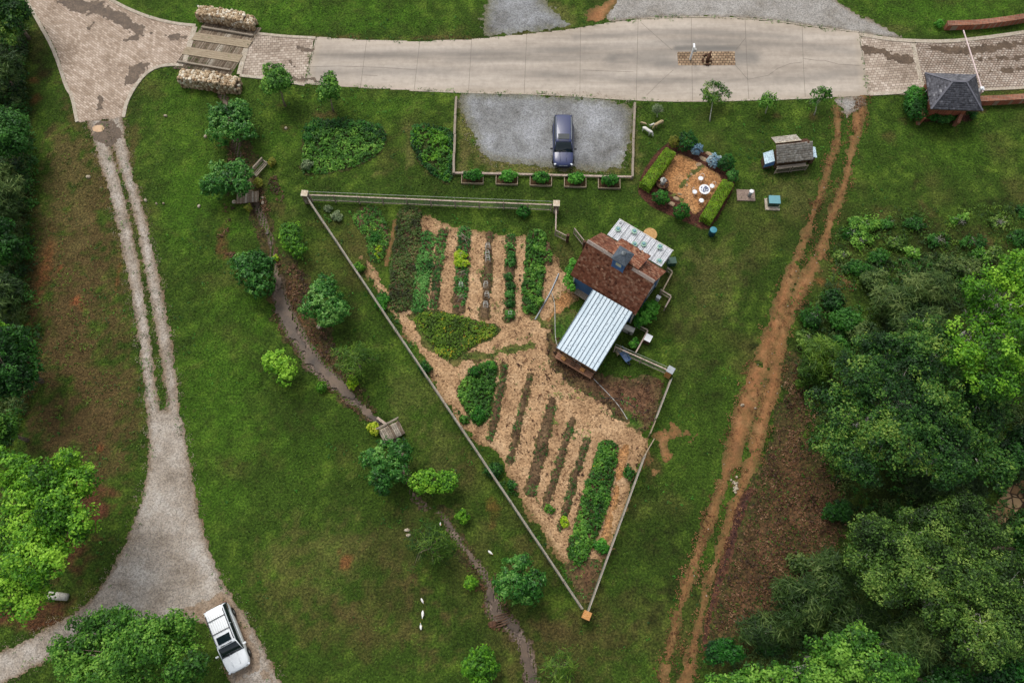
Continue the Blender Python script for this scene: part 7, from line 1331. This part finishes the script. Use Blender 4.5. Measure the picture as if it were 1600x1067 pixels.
q = G(90, 931, .3); lg = thing('cut_log', 'thick pale log end sticking out from under the very large bright tree', 'log', (q[0], q[1], hz(q[0], q[1])), R(-5)); lm = MB().lathe([(.3, 0), (.31, .7), (.28, 1.5)], n=16); lm.v = [(v[2] - .75, v[0], v[1] + .28) for v in lm.v]; lm.build('trunk_piece', M['bark_pale'], lg, True)

# animals ------------------------------------------------------------------------------------------------------------------------
def skin(name, pts, edges, rad, mat, parent, sub=1):
    me = bpy.data.meshes.new(name); me.from_pydata(pts, edges, []); me.materials.append(mat); o = bpy.data.objects.new(name, me); COL.objects.link(o); o.parent = parent
    md = o.modifiers.new('skin', 'SKIN'); sv = me.skin_vertices[0].data if me.skin_vertices else None
    if sv is None: bpy.context.view_layer.update(); sv = me.skin_vertices[0].data
    for i, r in enumerate(rad): sv[i].radius = (r, r) if not hasattr(r, '__len__') else r
    sv[0].use_root = True; md.use_smooth_shade = True; s2 = o.modifiers.new('sub', 'SUBSURF'); s2.levels = sub; s2.render_levels = sub; return o
def goat(px, py, rz, k, mat, label, bend=0.0, graze=True):
    q = g2((px, py)); t = thing('goat', label, 'goat', (q[0], q[1], hz(*q)), rz, 'goats on the lawn east of the parking lot')
    b = bend; P_ = [(0, 0, .56), (.25, b * .3, .57), (.42, b * .7, .58), (-.25, .02, .57), (-.42, 0, .58), (.56, b * 1.1, .62 if graze else .78), (.68, b * 1.3, .34 if graze else .92), (.78, b * 1.4, .12 if graze else .9), (-.52, 0, .5)]
    E_ = [(0, 1), (1, 2), (0, 3), (3, 4), (2, 5), (5, 6), (6, 7), (4, 8)]; R_ = [.17, .17, .14, .17, .14, .085, .07, .045, .03]
    for x, src in ((.36, 2), (-.36, 4)):
        for s_ in (-1, 1):
            i = len(P_); yb = b * .7 if x > 0 else 0; P_ += [(x, yb + s_ * .1, .4), (x + (.02 if x > 0 else -.05), yb + s_ * .11, .22), (x + (.02 if x > 0 else 0), yb + s_ * .11, .02)]; E_ += [(src, i), (i, i + 1), (i + 1, i + 2)]; R_ += [.07, .035, .028]
    P_ = [tuple(v * k for v in p) for p in P_]; skin('body', P_, E_, [r * k for r in R_], mat, t)
    hx, hy, hz_ = [v for v in P_[6]]
    for s_ in (-1, 1):
        MB().tube([(hx, hy + s_ * .03 * k, hz_ + .05 * k), (hx - .1 * k, hy + s_ * .07 * k, hz_ + .14 * k), (hx - .18 * k, hy + s_ * .08 * k, hz_ + .12 * k)], [.018 * k, .013 * k, .004 * k], 5).build('horn', M['bark'], t); MB().tube([(hx - .01 * k, hy + s_ * .05 * k, hz_ + .02 * k), (hx - .02 * k, hy + s_ * .16 * k, hz_ + .0)], [.03 * k, .008 * k], 5).build('ear', mat, t)
goat(1009.5, 208.5, R(-42), 1.0, M['goat_white'], 'white goat grazing nearest the parking lot rail', .06, True); goat(1028.5, 197.5, R(-145), 1.0, M['goat_tan'], 'tan woolly goat on the right of the little group', 0, True); goat(1018.5, 198, R(-150), .55, M['goat_white'], 'small white kid between the tan goat and the others', 0, False); goat(1005.5, 196, R(160), .55, M['goat_tan'], 'small greyish kid at the left of the group', 0, True)
def goose(px, py, rz, k, label, up_=True):
    q = g2((px, py)); t = thing('goose', label, 'goose', (q[0], q[1], hz(*q)), rz, 'white geese on the lawn'); P_ = [(0, 0, .3), (.16, 0, .31), (-.18, 0, .31), (-.34, 0, .36), (.27, 0, .42), (.32, 0, .56), (.38, 0, .6), (.44, 0, .59)]
    skin('body', [tuple(v * k for v in p) for p in P_], [(0, 1), (0, 2), (2, 3), (1, 4), (4, 5), (5, 6), (6, 7)], [r * k for r in [.15, .12, .12, .04, .055, .04, .045, .025]], M['feather'], t)
    MB().tube([(.45 * k, 0, .59 * k), (.53 * k, 0, .57 * k)], [.025 * k, .01 * k], 6).build('bill', M['orange_bill'], t)
    for s_ in (-1, 1): m = MB().tube([(.02, s_ * .06, .2 * k), (.03, s_ * .06, .01)], .012, 5).box((.06, s_ * .06, .01), (.1, .07, .015)); m.build('leg', M['orange_bill'], t)
goose(660, 938, R(-60), .6, 'northmost white goose of the three in a line on the lawn'); goose(661, 959, R(-90), .8, 'middle and biggest white goose of the three in a line'); goose(658, 979, R(95), .68, 'southmost white goose of the three in a line on the lawn'); goose(766, 863, R(-40), .65, 'lone white goose between the creek and the west garden fence'); goose(688, 818, R(-90), .4, 'small white goose right beside the narrow creek')
